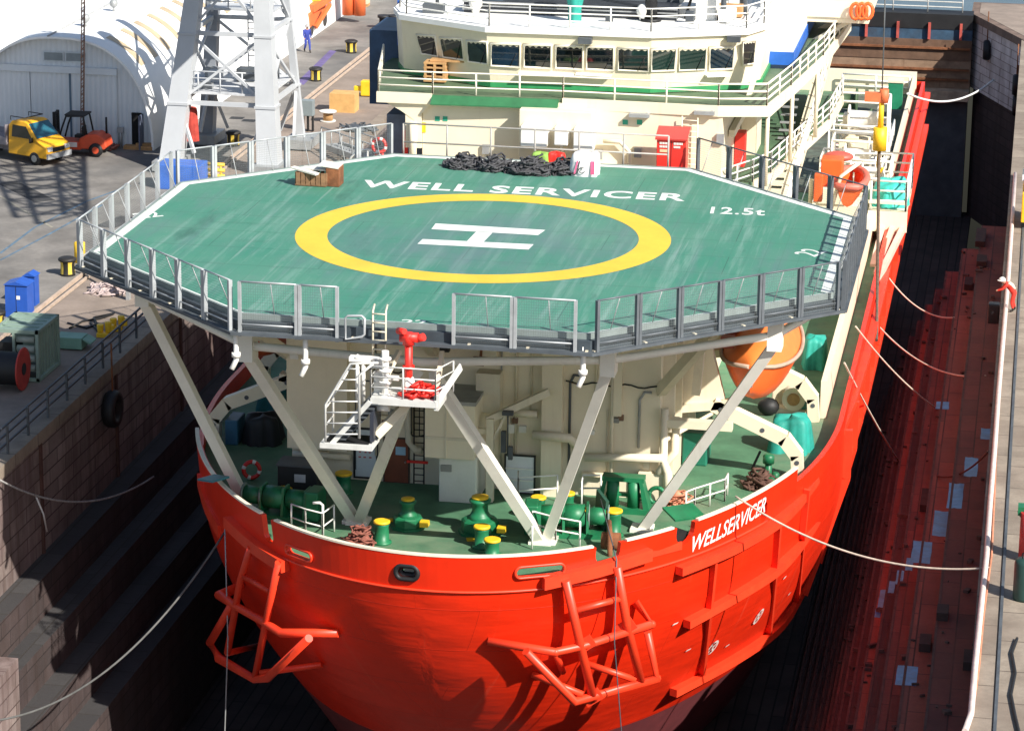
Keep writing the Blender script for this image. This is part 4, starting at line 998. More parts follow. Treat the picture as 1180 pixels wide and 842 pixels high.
# conduits, junction boxes and valves fixed along the shaded front wall
rr = random.Random(44)
for k in range(16):
    x = rr.choice((rr.uniform(-4.6,-2.7), rr.uniform(.5,2.4), rr.uniform(3.5,6.6), rr.uniform(-6.8,-5))); z = rr.uniform(.2,5.5); yy = YW if x > -4.7 else YW-.55
    b = MB(); d = (rr.uniform(.14,.36), rr.uniform(.1,.22), rr.uniform(.16,.42)); b.box((x,yy-d[1]/2-.002,z), d); b.build('junction_box', rr.choice((GREYM,CREAM2,WHITE,M('box_grey',(.25,.25,.23),.6,var=.2),M('box_brown',(.18,.10,.06),.7,var=.3))), deckhouse)
for k in range(12):
    x = rr.choice((rr.uniform(-4.6,-2.7), rr.uniform(.7,2.4), rr.uniform(3.5,6.7))); z0 = rr.uniform(-.8,2); z1 = z0+rr.uniform(1.5,4.5); r = rr.choice((.025,.035,.05)); b = MB()
    dx = rr.uniform(-.8,.8); b.tube([(x,YW-r-.02,z0),(x,YW-r-.02,z1),(x+dx*.4,YW-r-.02,z1+.3),(x+dx,YW-r-.02,z1+.3)], r, 6); b.build('conduit', rr.choice((CREAM2,CREAM2,GREYD,GREYM)), deckhouse)
for x0, x1 in ((-4.6,-2.6),(3.4,6.8)):
    b = MB(); b.tube([(x0+(x1-x0)*i/14, YW-.1, 3.4-.12*math.sin(math.pi*i/14*3)**2) for i in range(15)], .03, 5); b.build('cable_run', BLACK, deckhouse)
for px, py in ((690,178),(735,176),(560,172),(830,160)):
    p = at(px,py,y=YH-.2); b = MB(); b.box(p,(.3,.15,.4)); b.build('junction_box', GREYM, deckhouse)
# =================================================================== BOW FENDER FRAMES AND SIDE FENDERS
def rub(px, parent, w_=.38, h=.42, out=.16, name='rub_rail', n=1):
    pts = []
    for a, c in zip(px[:-1], px[1:]):
        for i in range(4): pts.append(hull_hit(a[0]+(c[0]-a[0])*i/4, a[1]+(c[1]-a[1])*i/4, out))
    pts.append(hull_hit(*px[-1], out)); pts = smooth_path(pts); b = MB(); b.sweep(pts, w_, h); return b.build(name, REDT, parent)
rub([(624,669),(684,655),(745,636)], hull)
rub([(268,600),(298,628),(333,650)], hull)
rub([(232,552),(240,583),(256,612)], hull, .2, .5, .06)
rub([(660,665),(720,645),(785,628)], hull, .06, .3, .02, 'doubling_plate')
# side fender grid: three long rails with uprights between
def along(pts_px, ymax, name, w_=.34, h=.30):
    pts = []
    for a, c in zip(pts_px[:-1], pts_px[1:]):
        for i in range(4): pts.append(hull_hit(a[0]+(c[0]-a[0])*i/4, a[1]+(c[1]-a[1])*i/4, .2))
    pts.append(hull_hit(*pts_px[-1], .2)); z = pts[-1].z
    if ymax:
        y = pts[-1].y
        for k in range(1, 13):
            yy = y+(ymax-y)*k/12; pts.append(Vector((X0+half(z, yy)+.2, yy, z)))
    pts = smooth_path(pts, 3); b = MB(); b.sweep(pts, w_, h); b.build(name, REDT, hull); return pts
h1 = along([(778,655),(840,631),(886,604),(915,580)], 88, 'rub_rail')
h2 = along([(787,715),(850,680),(889,656),(912,632)], 88, 'rub_rail')
h3 = along([(772,793),(830,763),(880,732),(908,704)], 88, 'rub_rail')
for pxs in ([(820,640),(814,700),(806,775)],[(893,602),(889,655),(882,730)],[(926,563),(921,612),(914,690)]):
    pts = [hull_hit(x, y, .14) for x, y in pxs]; b = MB()
    for a, c in zip(pts[:-1], pts[1:]): b.bar(a, c, .14, .24, upv=hull_n(a))
    b.build('fender_upright', REDT, hull)
for y in (16,20,24,28,32,36,41,46,52,60):
    zs_ = (h1[-1].z, h2[-1].z, h3[-1].z); b = MB()
    for z0, z1 in zip(zs_[:-1], zs_[1:]):
        b.bar((X0+half(z0,y)+.14,y,z0),(X0+half(z1,y)+.14,y,z1),.3,.34,upv=(1,0,0))
    b.build('fender_upright', REDT, hull)
# big tubular anchor fenders standing off the bow
def fender_frame(tubes, P0, n_, hullpts, name):
    b = MB()
    for r, pts in tubes:
        q = []
        for p in pts:
            q.append(hull_hit(p[0], p[1], .05) if len(p) == 3 else at_pl(p[0], p[1], P0, n_))
        b.tube(q, r, 10)
        for e in q[1:-1]: b.ball(e, r*1.02, 6)
    return b.build(name, REDT, hull)
A = hull_hit(650,668,.35); B = hull_hit(715,650,.35); n_ = (B-A).cross(Vector((0,0,1))).normalized(); n_ = (n_+Vector((0,0,-.12))).normalized()
fender_frame([(.16,[(652,668),(668,740),(684,806)]),(.16,[(711,652),(722,718),(739,786)]),(.12,[(664,703),(719,688)]),
  (.15,[(562,737,'h'),(640,751),(672,744),(751,719),(731,692,'h')]),(.15,[(606,750),(662,808),(757,781),(746,727)]),
  (.12,[(613,775,'h'),(672,800)]),(.12,[(672,762,'h'),(733,783)]),(.12,[(640,751),(648,772,'h')])], A, n_, None, 'bow_fender')
for px, py in ((674,742),(721,722),(683,803)):
    q = at_pl(px,py,A,n_); b = MB(); b.bar(q+Vector((-.28,0,-.2)), q+Vector((.28,0,.2)), .05, .45); b.build('gusset', REDT, hull)
A = hull_hit(289,632,.35); B = hull_hit(320,650,.35); n_ = (B-A).cross(Vector((0,0,1))).normalized(); n_ = (n_+Vector((0,0,-.10))).normalized()
fender_frame([(.13,[(289,630),(277,668),(262,752)]),(.13,[(321,648),(307,714),(294,780)]),(.10,[(281,664),(311,681)]),
  (.15,[(281,672,'h'),(254,686),(270,697),(302,715),(324,729),(391,728,'h')]),(.15,[(268,695),(242,740),(252,758),(293,782),(308,781),(356,735)]),
  (.12,[(262,752),(303,742,'h')]),(.12,[(300,775),(372,764,'h')])], A, n_, None, 'bow_fender')
# thruster marks and small weld scars painted white
MARK = M('mark_white',(.80,.76,.70),.5,var=.08,fine=.2)
for px, py in ((820,745),(873,709)):
    c = hull_hit(px,py,.03); n_ = hull_n(c); t = Vector((0,0,1)).cross(n_).normalized(); u = n_.cross(t); b = MB()
    def P_(r,a): return c+n_*.02+t*(r*math.cos(a))+u*(r*1.25*math.sin(a))
    for i in range(24):
        a0, a1 = 2*math.pi*i/24, 2*math.pi*(i+1)/24; b.quad(P_(.30,a0),P_(.30,a1),P_(.22,a1),P_(.22,a0))
    for a in (.78,2.36):
        e, f = P_(.24,a), P_(.24,a+math.pi); s_ = (f-e).cross(n_).normalized()*.045; b.quad(e+s_,f+s_,f-s_,e-s_)
    b.build('thruster_mark', MARK, hull, fix=False)
for px, py in ((792,748),(837,743),(903,665),(908,684),(777,718)):
    c = hull_hit(px,py,.03); n_ = hull_n(c); t = Vector((0,0,1)).cross(n_).normalized(); u = n_.cross(t); b = MB()
    b.quad(*[c+n_*.015+t*x+u*y for x,y in ((-.14,-.03),(.12,.0),(.16,.06),(-.08,.05))]); b.build('scar_mark', MARK, hull, fix=False)
# inner bulwark painted cream along the right side
b = MB(); b.box2((12.0,17,-1),(12.25,50,.55)); b.build('inner_bulwark', CREAM, ship)

# =================================================================== FORECASTLE MACHINERY
DZ = -1.0
def bollard(x, y, h=.82, r=.25, pair=None):
    b = MB(); b.lathe([(r*1.35,0),(r*1.35,.06),(r,.08),(r*.96,h*.8),(r*1.05,h*.9),(r*1.05,h)], (x,y,DZ), 18); o = b.build('bollard', MACH, ship)
    c = MB(); c.lathe([(r*1.16,h),(r*1.16,h+.07),(r*1.0,h+.09)], (x,y,DZ), 18); c.build('bollard_cap', YEL, o)
for px, py, h, r in ((555,630,.72,.26),(567,640,.55,.26),(620,599,.82,.25),(654,591,.72,.23),(668,606,.6,.26),(707,617,.9,.27),(440,625,.75,.26),(327,578,.45,.28),(364,583,.5,.27),(396,567,.7,.28)):
    p = at(px,py,z=DZ); bollard(p.x, p.y, h, r)
def capstan(x, y, k=1.):
    b = MB(); b.lathe([(.95*k,0),(.95*k,.12*k),(.8*k,.14*k),(.8*k,.55*k),(.72*k,.62*k),(.35*k,.74*k)], (x,y,DZ), 8, smooth=False)
    o = b.build('capstan', MACH, ship)
    d = MB(); d.lathe([(.60*k,.62*k),(.42*k,.8*k),(.34*k,.95*k),(.33*k,1.25*k),(.46*k,1.38*k),(.46*k,1.46*k),(.3*k,1.52*k)], (x,y,DZ), 22); d.build('capstan_drum', MACH, o)
    d = MB(); d.lathe([(.36*k,1.52*k),(.36*k,1.60*k),(.1,1.63*k)], (x,y,DZ), 22); d.build('capstan_cap', YEL, o)
    d = MB(); d.box((x+1.0*k,y-.35,DZ+.3),(.3,.3,.2)); d.build('pedal', YEL, o)
p = at(553,613,z=DZ); capstan(p.x, p.y, .85)
p = at(470,607,z=DZ); capstan(p.x, p.y, .68)
b = MB()
for px, py in ((539,616),(575,607)): pass
for px, py, a, m in ((545,622,.3,'p'),(455,600,.1,'p'),(488,603,.2,'p')):
    q = at(px,py,z=DZ); b = MB(); b.box(q+Vector((0,0,.03)),(.45,.28,.05),rz=a); b.build('deck_plate', YEL, ship)
# windlass either side: cheek plates, drum, gear case
def windlass(cx, cy, s, rz):
    m = Matrix.Rotation(rz,4,'Z'); 
    def T(x,y,z): v = m @ Vector((x*s,y,0)); return Vector((cx+v.x, cy+v.y, DZ+z))
    b = MB(); b.box(T(0,0,.08),(2.6,1.1,.16),rz=rz)
    for x in (-1.1,-.25,.6): b.loop_prism([T(x,-.5,.16),T(x,.5,.16),T(x,.3,1.15),T(x,-.3,1.15)], T(x+.09,0,0)-T(x,0,0))
    o = b.build('windlass', MACH, ship)
    d = MB(); d.cyl(T(-1.0,0,.7),T(-.3,0,.7),.36,.36,16); d.cyl(T(-.2,0,.7),T(.55,0,.7),.42,.42,16); d.cyl(T(.6,0,.7),T(1.35,0,.7),.3,.34,14); d.build('windlass_drum', MACH, o)
    d = MB(); d.cyl(T(1.35,0,.7),T(1.42,0,.7),.42,.42,16); d.cyl(T(.65,0,.7),T(.72,0,.7),.42,.42,16); d.build('warping_flange', M('machine_grey',(.16,.22,.19),.5,var=.2), o)
    d = MB(); d.box(T(-1.35,0,.62),(.5,.95,1.1),rz=rz); d.build('gear_case', MACH, o, bevel=.06)
p = at(318,597,z=DZ); windlass(p.x+.1, p.y+.3, -1, R_(-6))
p = at(655,617,z=DZ); windlass(p.x, p.y+.2, 1, R_(8))
q = at(685,607,z=DZ); b = MB(); b.box(q+Vector((.3,-.4,.75)),(.12,1.0,1.3),rz=.5,rx=.15); b.build('chain_cover', M('cover_green',(.02,.075,.05),.6,var=.3), ship)
q = at(702,634,z=DZ); b = MB(); b.cyl(q+Vector((-.3,.2,.3)), q+Vector((.35,.2,.3)), .3,.3,14); b.build('fairlead_roller', RUST, ship)
q = at(702,634,z=DZ); b = MB(); b.tube([q+Vector((-.1,.5,.9)),q+Vector((.05,-.2,.62)),q+Vector((.1,-.55,.2)),q+Vector((.12,-.6,-.3))],.1,6); b.build('anchor_chain', RUST, ship)
# green roller frame
c = at(718,588,z=DZ); b = MB(); x0, y0 = c.x, c.y
b.box((x0,y0,DZ+.1),(2.1,.8,.2)); b.box((x0,y0,DZ+1.27),(1.55,.55,.16))
for s_ in (-1,1): b.loop_prism([(x0+s_*1.0,y0-.35,DZ+.2),(x0+s_*.72,y0-.28,DZ+1.2),(x0+s_*.6,y0-.28,DZ+1.2),(x0+s_*.78,y0-.35,DZ+.2)],(0,.65,0))
b.box((x0,y0+.1,DZ+.6),(1.3,.2,.12)); fr = b.build('roller_frame', MACH, ship)
for s_ in (-.38,.38):
    d = MB(); d.cyl((x0+s_,y0-.05,DZ+.2),(x0+s_,y0-.05,DZ+1.2),.23,.23,16); d.build('roller', MACH, fr)
# hinged cover plates above the side notches
for px, py, d in ((789,612,(1.0,.6,.85)),(880,590,(.5,.45,.7))):
    q = hull_hit(px,py); n_ = hull_n(q); n_.z = 0; n_.normalize(); b = MB(); b.box(Vector((q.x,q.y,-.98+d[2]/2))-Vector((n_.x,n_.y,0))*(.30+d[1]/2), d, rz=math.atan2(n_.y,n_.x)+math.pi/2); b.build('dark_gap_box', DARKH, ship)  # black boxes paint the darkness inside the bulwark openings
q = at(788,590,z=.42); b = MB(); b.box(q,(1.2,1.0,.07),rz=R_(35),rx=R_(10)); b.build('cover_plate', MACH, ship)
q = at(246,551,z=.6); b = MB(); b.box(q,(.85,.8,.07),rz=R_(-35),ry=R_(-8)); b.build('cover_plate', M('plate_teal',(.02,.16,.20),.5,var=.15), ship)
# short hand rails
def handrail(px, h, name='hand_rail'):
    railing(ship, [at(x,y,z=DZ+.02) for x,y in px], h, WHITE, 1.0, .03, name, rails=2)
handrail([(336,611),(352,617),(372,622),(385,612)], 1.0); handrail([(613,632),(613,618),(640,625),(668,630)], .95)
handrail([(597,572),(597,580),(642,577)], 1.0); handrail([(670,585),(671,577),(692,577)], 1.0); handrail([(790,592),(800,588),(835,577),(838,570)], .85)
b = MB(); q = at(372,620,z=DZ); b.tube([q,q+Vector((0,0,1.25)),q+Vector((-.1,0,1.32)),q+Vector((-.35,0,1.3))],.05,8); b.build('vent_pipe', WHITE, ship)
# rusty net heaps, coils
def heap(c, dims, seed, n=46, r=.035, mat=RUST, flat=.6):
    rr = random.Random(seed); b = MB(); b.ball(Vector(c)+Vector((0,0,dims[2]*.2)), 1, 7, (dims[0]*.36,dims[1]*.36,dims[2]*.42))
    for k in range(n):
        a = rr.random()*6.28; rad = rr.random()**.6; cx = c[0]+dims[0]*.40*rad*math.cos(a); cy = c[1]+dims[1]*.40*rad*math.sin(a)
        hz = c[2]+dims[2]*(1-rad*.8)*(.35+.6*rr.random()); R0 = .10+.20*rr.random(); tl = Vector((rr.uniform(-.6,.6),rr.uniform(-.6,.6),1)).normalized(); u = tl.orthogonal().normalized(); v = tl.cross(u)
        b.tube([Vector((cx,cy,max(c[2]+r,hz)))+ (u*math.cos(t*.7)+v*math.sin(t*.7))*R0*(1+.3*math.sin(t*2.1+k))+Vector((0,0,.03*math.sin(t))) for t in range(9)], r, 5, closed=True)
    return b
p = at(415,628,z=DZ); o = heap(p,(1.05,.8,.85),3,40,.03).build('net_heap', M('net_red',(.25,.085,.06),.95,var=.4,scale=6,fine=.5)); tag(o,'reddish-brown heap of netting at the bulwark beside a green bollard','net heap')
p = at(878,562,z=DZ); o = heap(p,(1.3,1.0,.75),8,70,.05).build('hose_heap', M('heap_brown',(.10,.05,.035),.9,var=.4,scale=5,fine=.5)); tag(o,'dark brown heap on the sunlit side deck inside the right bulwark','hose heap')
p = at(869,562,z=DZ)
# lifebuoys
def lifebuoy(c, axis, r, name, lab, m1, m2):
    c = Vector(c); ax = Vector(axis).normalized(); u = ax.orthogonal().normalized(); v = ax.cross(u); root = thing(name, c-Vector((0,0,r)), lab, 'lifebuoy')
    b = MB(); b.tube([c+(u*math.cos(t*math.pi/12)+v*math.sin(t*math.pi/12))*r for t in range(24)], r*.27, 8, closed=True); o = b.build('ring', m1, root)
    for k in range(4):
        d = MB(); a0 = k*math.pi/2+.3; d.tube([c+(u*math.cos(a0+t*.1)+v*math.sin(a0+t*.1))*r for t in range(5)], r*.285, 8); d.build('band', m2, root)
p = at(290,541,y=4.6); lifebuoy(p,(.25,-1,.2),.30,'lifebuoy','red and white lifebuoy hung inside the shaded left bulwark',REDB,WHITE)
p = at(757,571,y=4.7); lifebuoy(p,(-.1,-1,.1),.30,'lifebuoy','green ring hung by the sunlit wall right of the green roller frame',MACH,MACH)
p = at(781,571,y=5.0); o = heap(p-Vector((0,0,.5)),(.6,.4,1.1),12,26,.03).build('rope_coil', M('rope_orange',(.65,.25,.15),.8,var=.3)); tag(o,'orange rope coil hung beside the thick right hand strut','rope coil')
p = at(443,170,y=19.9)
# black locker in the shade on the left, green drum box and blue shapes behind
p = at(342,577,z=DZ); r0 = thing('equipment_locker', p, 'black equipment locker with white notices on the shaded left foredeck', 'locker')
b = MB(); b.box(p+Vector((0,.6,.65)),(1.5,1.0,1.3)); bo = b.build('body', BLACK, r0, bevel=.04)
b = MB(); b.box(p+Vector((.1,.09,.85)),(.42,.015,.3)); b.build('notice', M('paper',(.5,.5,.5),.8), r0)
b = MB(); b.box(p+Vector((0,.55,1.33)),(1.56,1.1,.06)); b.build('lid', GREYD, r0)
def tarp(c, d, seed, name, lab, cat, mat=TEAL, rz=0.):
    rr = random.Random(seed); b = MB(); rows = []; n = 48
    ph = [rr.random()*6.28 for _ in range(8)]
    for z, k in ((0,1.12),(.3,1.06),(.6,1.0),(.85,.96),(.97,.86),(1.0,.6),(1.02,.0)):
        row = []
        for i in range(n):
            a = 2*math.pi*i/n; ca, sa = math.cos(a), math.sin(a); q = (abs(ca)**5+abs(sa)**5)**(-1/5)
            q *= k*(1+(.09*math.sin(5*a+ph[0])+.06*math.sin(11*a+ph[1])+.035*math.sin(19*a+ph[3]+z*3))*(1-z*.45)); x, y = ca*q*d[0]/2, sa*q*d[1]/2
            row.append(Vector((c[0]+x*math.cos(rz)-y*math.sin(rz), c[1]+x*math.sin(rz)+y*math.cos(rz), c[2]+d[2]*(z+.05*math.sin(3*a+ph[2])*z))))
        rows.append(row)
    b.grid(rows, True, True); o = b.build(name, mat); return tag(o, lab, cat)
p = at(910,520,z=DZ); tarp(p+Vector((0,.3,0)),(1.45,1.3,1.35),1,'covered_reel','teal tarpaulin tied over a reel on the right side deck, nearest the bow','covered reel')
p = at(938,424,z=DZ); tarp(p+Vector((0,.3,0)),(.9,1.2,1.3),2,'covered_reel','teal tarpaulin over a narrow reel behind the cream winch','covered reel')
p = at(800,536,z=DZ); b = MB(); b.box(p+Vector((0,.7,.65)),(.95,1.5,1.3)); o = b.build('deck_box', M('box_green',(.015,.16,.10),.5,var=.2), None, bevel=.05); tag(o,'dark green deck box against the sunlit side of the deckhouse','deck box')
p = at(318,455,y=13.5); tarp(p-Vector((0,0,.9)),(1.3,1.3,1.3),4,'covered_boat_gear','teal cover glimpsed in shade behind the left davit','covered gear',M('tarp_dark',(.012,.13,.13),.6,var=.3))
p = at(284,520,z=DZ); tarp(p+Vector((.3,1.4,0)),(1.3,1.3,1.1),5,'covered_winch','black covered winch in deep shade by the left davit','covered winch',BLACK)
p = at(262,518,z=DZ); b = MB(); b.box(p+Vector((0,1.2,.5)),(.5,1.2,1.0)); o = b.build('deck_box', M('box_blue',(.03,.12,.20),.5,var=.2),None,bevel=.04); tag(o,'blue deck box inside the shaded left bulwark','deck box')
# cream winch on the sunlit deck
p = at(908,474,z=DZ); r0 = thing('side_winch', p, 'cream winch with a round drum on the right side deck', 'winch')
b = MB(); b.box(p+Vector((0,.4,.12)),(1.5,1.6,.24)); b.box(p+Vector((-.35,.7,.8)),(.7,.9,1.2)); b.build('base', CREAM, r0, bevel=.05)
b = MB(); b.lathe([(.48,-.35),(.48,-.28),(.3,-.26),(.3,.22),(.48,.25),(.48,.32)], p+Vector((.25,-.25,.7)), 18, axis='y'); b.build('drum', CREAM, r0)
b = MB(); b.lathe([(.26,-.3),(.26,-.37)], p+Vector((.25,-.28,.7)), 16, axis='y'); b.build('drum_end', WOOD, r0)
b = MB(); b.box(p+Vector((.75,-.3,.55)),(.35,.5,.5)); b.build('motor', M('motor_teal',(.05,.20,.16),.5,var=.2), r0)
b = MB(); b.ball(p+Vector((-.75,-.6,.35)),.45,7,(1,.9,.8)); o = b.build('sack', BLACK); tag(o,'black sack beside the cream winch on the side deck','sack')

# =================================================================== LIFEBOATS AND DAVITS
def lifeboat(cx, y0, y1, zk, lab, sgn, hb=1.42):
    r0 = thing('lifeboat', (cx,(y0+y1)/2,zk), lab, 'lifeboat'); N_ = 18
    hullr = []; can = []
    for i in range(N_+1):
        t = i/N_; f = max(.06, (math.sin(math.pi*min(max(t,.0),1.)))**.38); y = y0+(y1-y0)*t
        kz = zk + .95*(abs(2*t-1))**2.6; gz = zk+1.65+.35*(2*t-1)**2
        row = []
        for k in range(-6,7):
            u = k/6; w_ = hb*f*math.copysign(abs(u)**.62, u); row.append(Vector((cx+w_, y, kz+(gz-kz)*abs(u)**1.5)))
        hullr.append(row)
        row = []; ch = 1.35*min(1, f**1.4)
        for k in range(-6,7):
            u = k/6; row.append(Vector((cx+hb*f*.97*u, y, gz+ch*(1-abs(u)**2.6))))
        can.append(row)
    b = MB(); b.grid(hullr); b.quad(*hullr[0]); b.quad(*hullr[-1]); hl = b.build('hull', ORANGE, r0)
    b = MB(); b.grid(can); b.quad(*can[0]); b.quad(*can[-1]); cp = b.build('canopy', M('canopy_orange',(.80,.20,.04),.45,var=.1), r0)
    b = MB(); b.tube([r[0]+Vector((-.03,0,0)) for r in hullr], .085, 6); b.tube([r[-1]+Vector((.03,0,0)) for r in hullr], .085, 6); b.build('fender_rail', M('rail_beige',(.45,.33,.25),.6), hl)
    for y in (y0+1.2,y0+2.8,y0+4.4):
        b = MB(); b.box((cx-1.05,y,zk+2.6),(.5,.5,.4)); b.build('hatch', M('hatch_dark',(.25,.04,.02),.5), cp)
    b = MB(); b.tube([(cx,y0+.3,zk+1.0),(cx,y0-.05,zk+1.3),(cx,y0+.2,zk+1.9)],.05,6); b.build('bow_fitting', STEEL, hl)
    return r0
lifeboat(9.95, 8.4, 17.0, 1.45, 'orange enclosed lifeboat hung in davits on the sunlit right side', 1, 1.5)
lifeboat(-9.7, 9.0, 17.0, 1.75, 'red-orange lifeboat in the shade left of the deckhouse', -1)
def davit(s, y):
    g_ = MB(); cx = X0 if s > 0 else .25
    q = lambda x, z: Vector((cx+s*x, y, z))
    g_.bar(q(8.0,1.75),q(10.75,.55),.5,.5); g_.bar(q(10.7,.6),q(11.25,-.1),.5,.5); g_.bar(q(11.22,-.05),q(11.3,-1.0),.45,.5)
    g_.loop_prism([q(6.6,1.6),q(8.4,1.95),q(7.6,4.9),q(6.9,5.0)],(0,.4,0)); g_.bar(q(6.6,1.5),q(8.6,1.8),.5,.3)
    g_.bar(q(7.1,4.8),q(8.3,5.6),.35,.4)
    g_.build('davit', CREAM, ship)
    for x, z in ((8.3,1.6),(9.9,.9),(11.25,-.3)):
        b = MB(); b.lathe([(.09,0),(.09,.02)], q(x,z)+Vector((0,-.27,0)), 10, axis='y'); b.build('davit_pin', GREYD, ship)
for s in (1,-1):
    davit(s, 9.0); davit(s, 16.6)
b = MB(); p = at(876,520,y=9.5); b.tube([p,p+Vector((-.5,.5,-1.3)),p+Vector((-.2,-.3,-1.5))],.05,6); b.build('davit_rope', BLACK, ship)
for x, y in ((11.0,8.2),(10.9,7.5)):
    b = MB(); b.lathe([(.15,0),(.15,.4),(.08,.46)],(x,y,DZ),12); b.build('vent_head', MACH, ship)
b = MB(); b.tube([(10.75,7.9,DZ),(10.75,7.9,-.1)],.13,10); b.lathe([(.22,0),(.22,.28),(.12,.36)],(10.75,7.9,-.1),14); b.build('vent_head', MACH, ship)

# =================================================================== FIRE MONITOR PLATFORM
PLW = M('platform_grey_white', (.60,.60,.57), .5, var=.12, scale=2, streak=.3, scol=(.35,.32,.28), fine=.2)
fp = MB(); fp.box2((-.95,-8.15,6.2),(1.25,-6.75,6.42)); plat = fp.build('monitor_platform', PLW, ship)
railing(plat, [(-.95,-6.8,6.42),(-.95,-8.1,6.42),(1.2,-8.1,6.42),(1.55,-6.9,6.42)], 1.05, PLW, 1.0, .026)
b = MB(); b.box2((1.15,-8.1,6.1),(1.3,-6.75,6.6)); b.bar((1.2,-8.1,6.3),(1.75,-6.6,7.2),.05,.28); b.build('toe_plate', PLW, plat)
b = MB(); b.cyl((.18,-7.5,6.42),(.18,-7.5,8.2),.13,.13,12); b.cyl((.18,-7.5,7.3),(.18,-7.5,7.4),.2,.2,12)
mo = b.build('fire_monitor', REDB, ship)
b = MB(); b.cyl((-.1,-7.5,8.35),(.5,-7.5,8.35),.17,.17,12); b.cyl((.18,-7.5,8.1),(.18,-7.5,8.5),.2,.16,12); b.cyl((-.15,-7.5,8.55),(.1,-7.75,8.6),.12,.1,10); b.cyl((.45,-7.5,8.3),(.7,-7.6,8.42),.12,.13,10); b.build('monitor_head', REDB, mo)
b = MB(); b.lathe([(.28,0),(.2,.5),(.16,.6)],(.18,-7.5,6.42),4); b.build('monitor_base', WHITE, mo)
o = heap(Vector((.55,-7.6,6.42)),(1.3,.7,.45),21,30,.045).build('fire_hose', REDB); tag(o,'red fire hose flaked out on the white monitor platform','fire hose')
b = MB()
b.box2((-.98,-7.5,6.42),(-.55,-7.0,7.1))
b.tube([(-.55,-7.7,6.0),(-.55,-7.7,7.9)],.12,10); b.tube([(-.8,-7.75,6.0),(-.4,-7.75,6.0)],.14,10); b.tube([(-.75,-7.7,7.0),(-.1,-7.7,7.0)],.09,8)
for z in (6.4,6.8,7.2,7.6): b.cyl((-.55,-7.7,z),(-.55,-7.7,z+.07),.2,.2,12)
b.build('foam_valve', WHITE, ship)
b = MB()
for x in (-1.35,-1.55): b.tube([(x,-7.4,6.0),(x,-7.4,7.6)],.07,8)
b.box((-1.45,-7.4,7.5),(.7,.3,.15)); b.box((-.9,-7.2,7.35),(.5,.4,.3)); b.build('foam_pipe', WHITE, ship)
# short ladder to the deck edge
b = MB()
for x in (-1.15,-.72): b.tube([(x,-6.9,6.3),(x,-6.85,9.0),(x,-6.6,9.15)],.035,6)
for k in range(9): b.tube([(-1.15,-6.88,6.5+k*.3),(-.72,-6.88,6.5+k*.3)],.025,5)
b.build('edge_ladder', M('ladder_tan',(.62,.56,.42),.5), ship)
b = MB(); q = [at(x,y,y=-7.0) for x,y in ((398,391),(398,366),(401,364),(417,364),(420,367),(420,385),(417,388))]; b.tube(q,.04,6,closed=True); b.build('edge_gate', NETP, hd)
# hanging stair basket on the left
b = MB(); b.box2((-2.6,-8.35,4.66),(-.85,-7.2,4.82)); st = b.build('stair_landing', PLW, ship)
b = MB(); b.box2((-2.45,-8.2,4.83),(-1.0,-7.3,4.86)); b.build('landing_grating', BLACK, st)
Y_ = -8.3
P_ = lambda x, y: at(x, y, y=Y_)
b = MB(); b.tube([P_(375,508),P_(375,466),P_(404,419),P_(436,418)],.036,8); b.tube([P_(414,505),P_(414,432),P_(430,419)],.045,8)
for k in range(8):
    y = 478+k*(-0) ; yy = 500-k*12.5; xl = 375 if yy > 466 else 375+(466-yy)*.62; b.tube([P_(xl,yy),P_(414,yy)],.025,6)
b.build('stair_railing', PLW, st)
b = MB(); off = Vector((0,1.1,0)); b.tube([P_(375,508)+off,P_(375,466)+off,P_(404,419)+off],.04,6); b.tube([P_(375,470),P_(375,470)+off],.03,6); b.tube([P_(375,490),P_(375,490)+off],.03,6); b.build('stair_railing', WHITE, st)
b = MB()
for k in range(9):
    t = k/9; b.box((-1.9+t*1.2,-7.75,4.95+t*1.4),(.28,.85,.05))
b.build('stair_tread', GREYD, st)
b = MB(); b.bar((-2.3,-7.3,4.7),(-.95,-7.3,6.3),.06,.25); b.bar((-2.3,-8.2,4.7),(-.95,-8.2,6.3),.05,.16); b.build('stair_stringer', PLW, st)
b = MB(); b.box2((-.98,-8.1,4.9),(-.85,-7.0,6.1)); b.build('stair_screen', M('screen_dark',(.03,.035,.05),.5), st)
b = MB(); b.bar((-.85,-7.7,5.0),(.25,-7.0,6.2),.16,.3); b.bar((-1.0,-7.0,6.2),(-.4,-6.2,7.5),.15,.15); b.bar((1.0,-7.0,6.2),(1.0,-6.0,7.5),.15,.15); b.build('platform_bracket', CREAM2, ship)

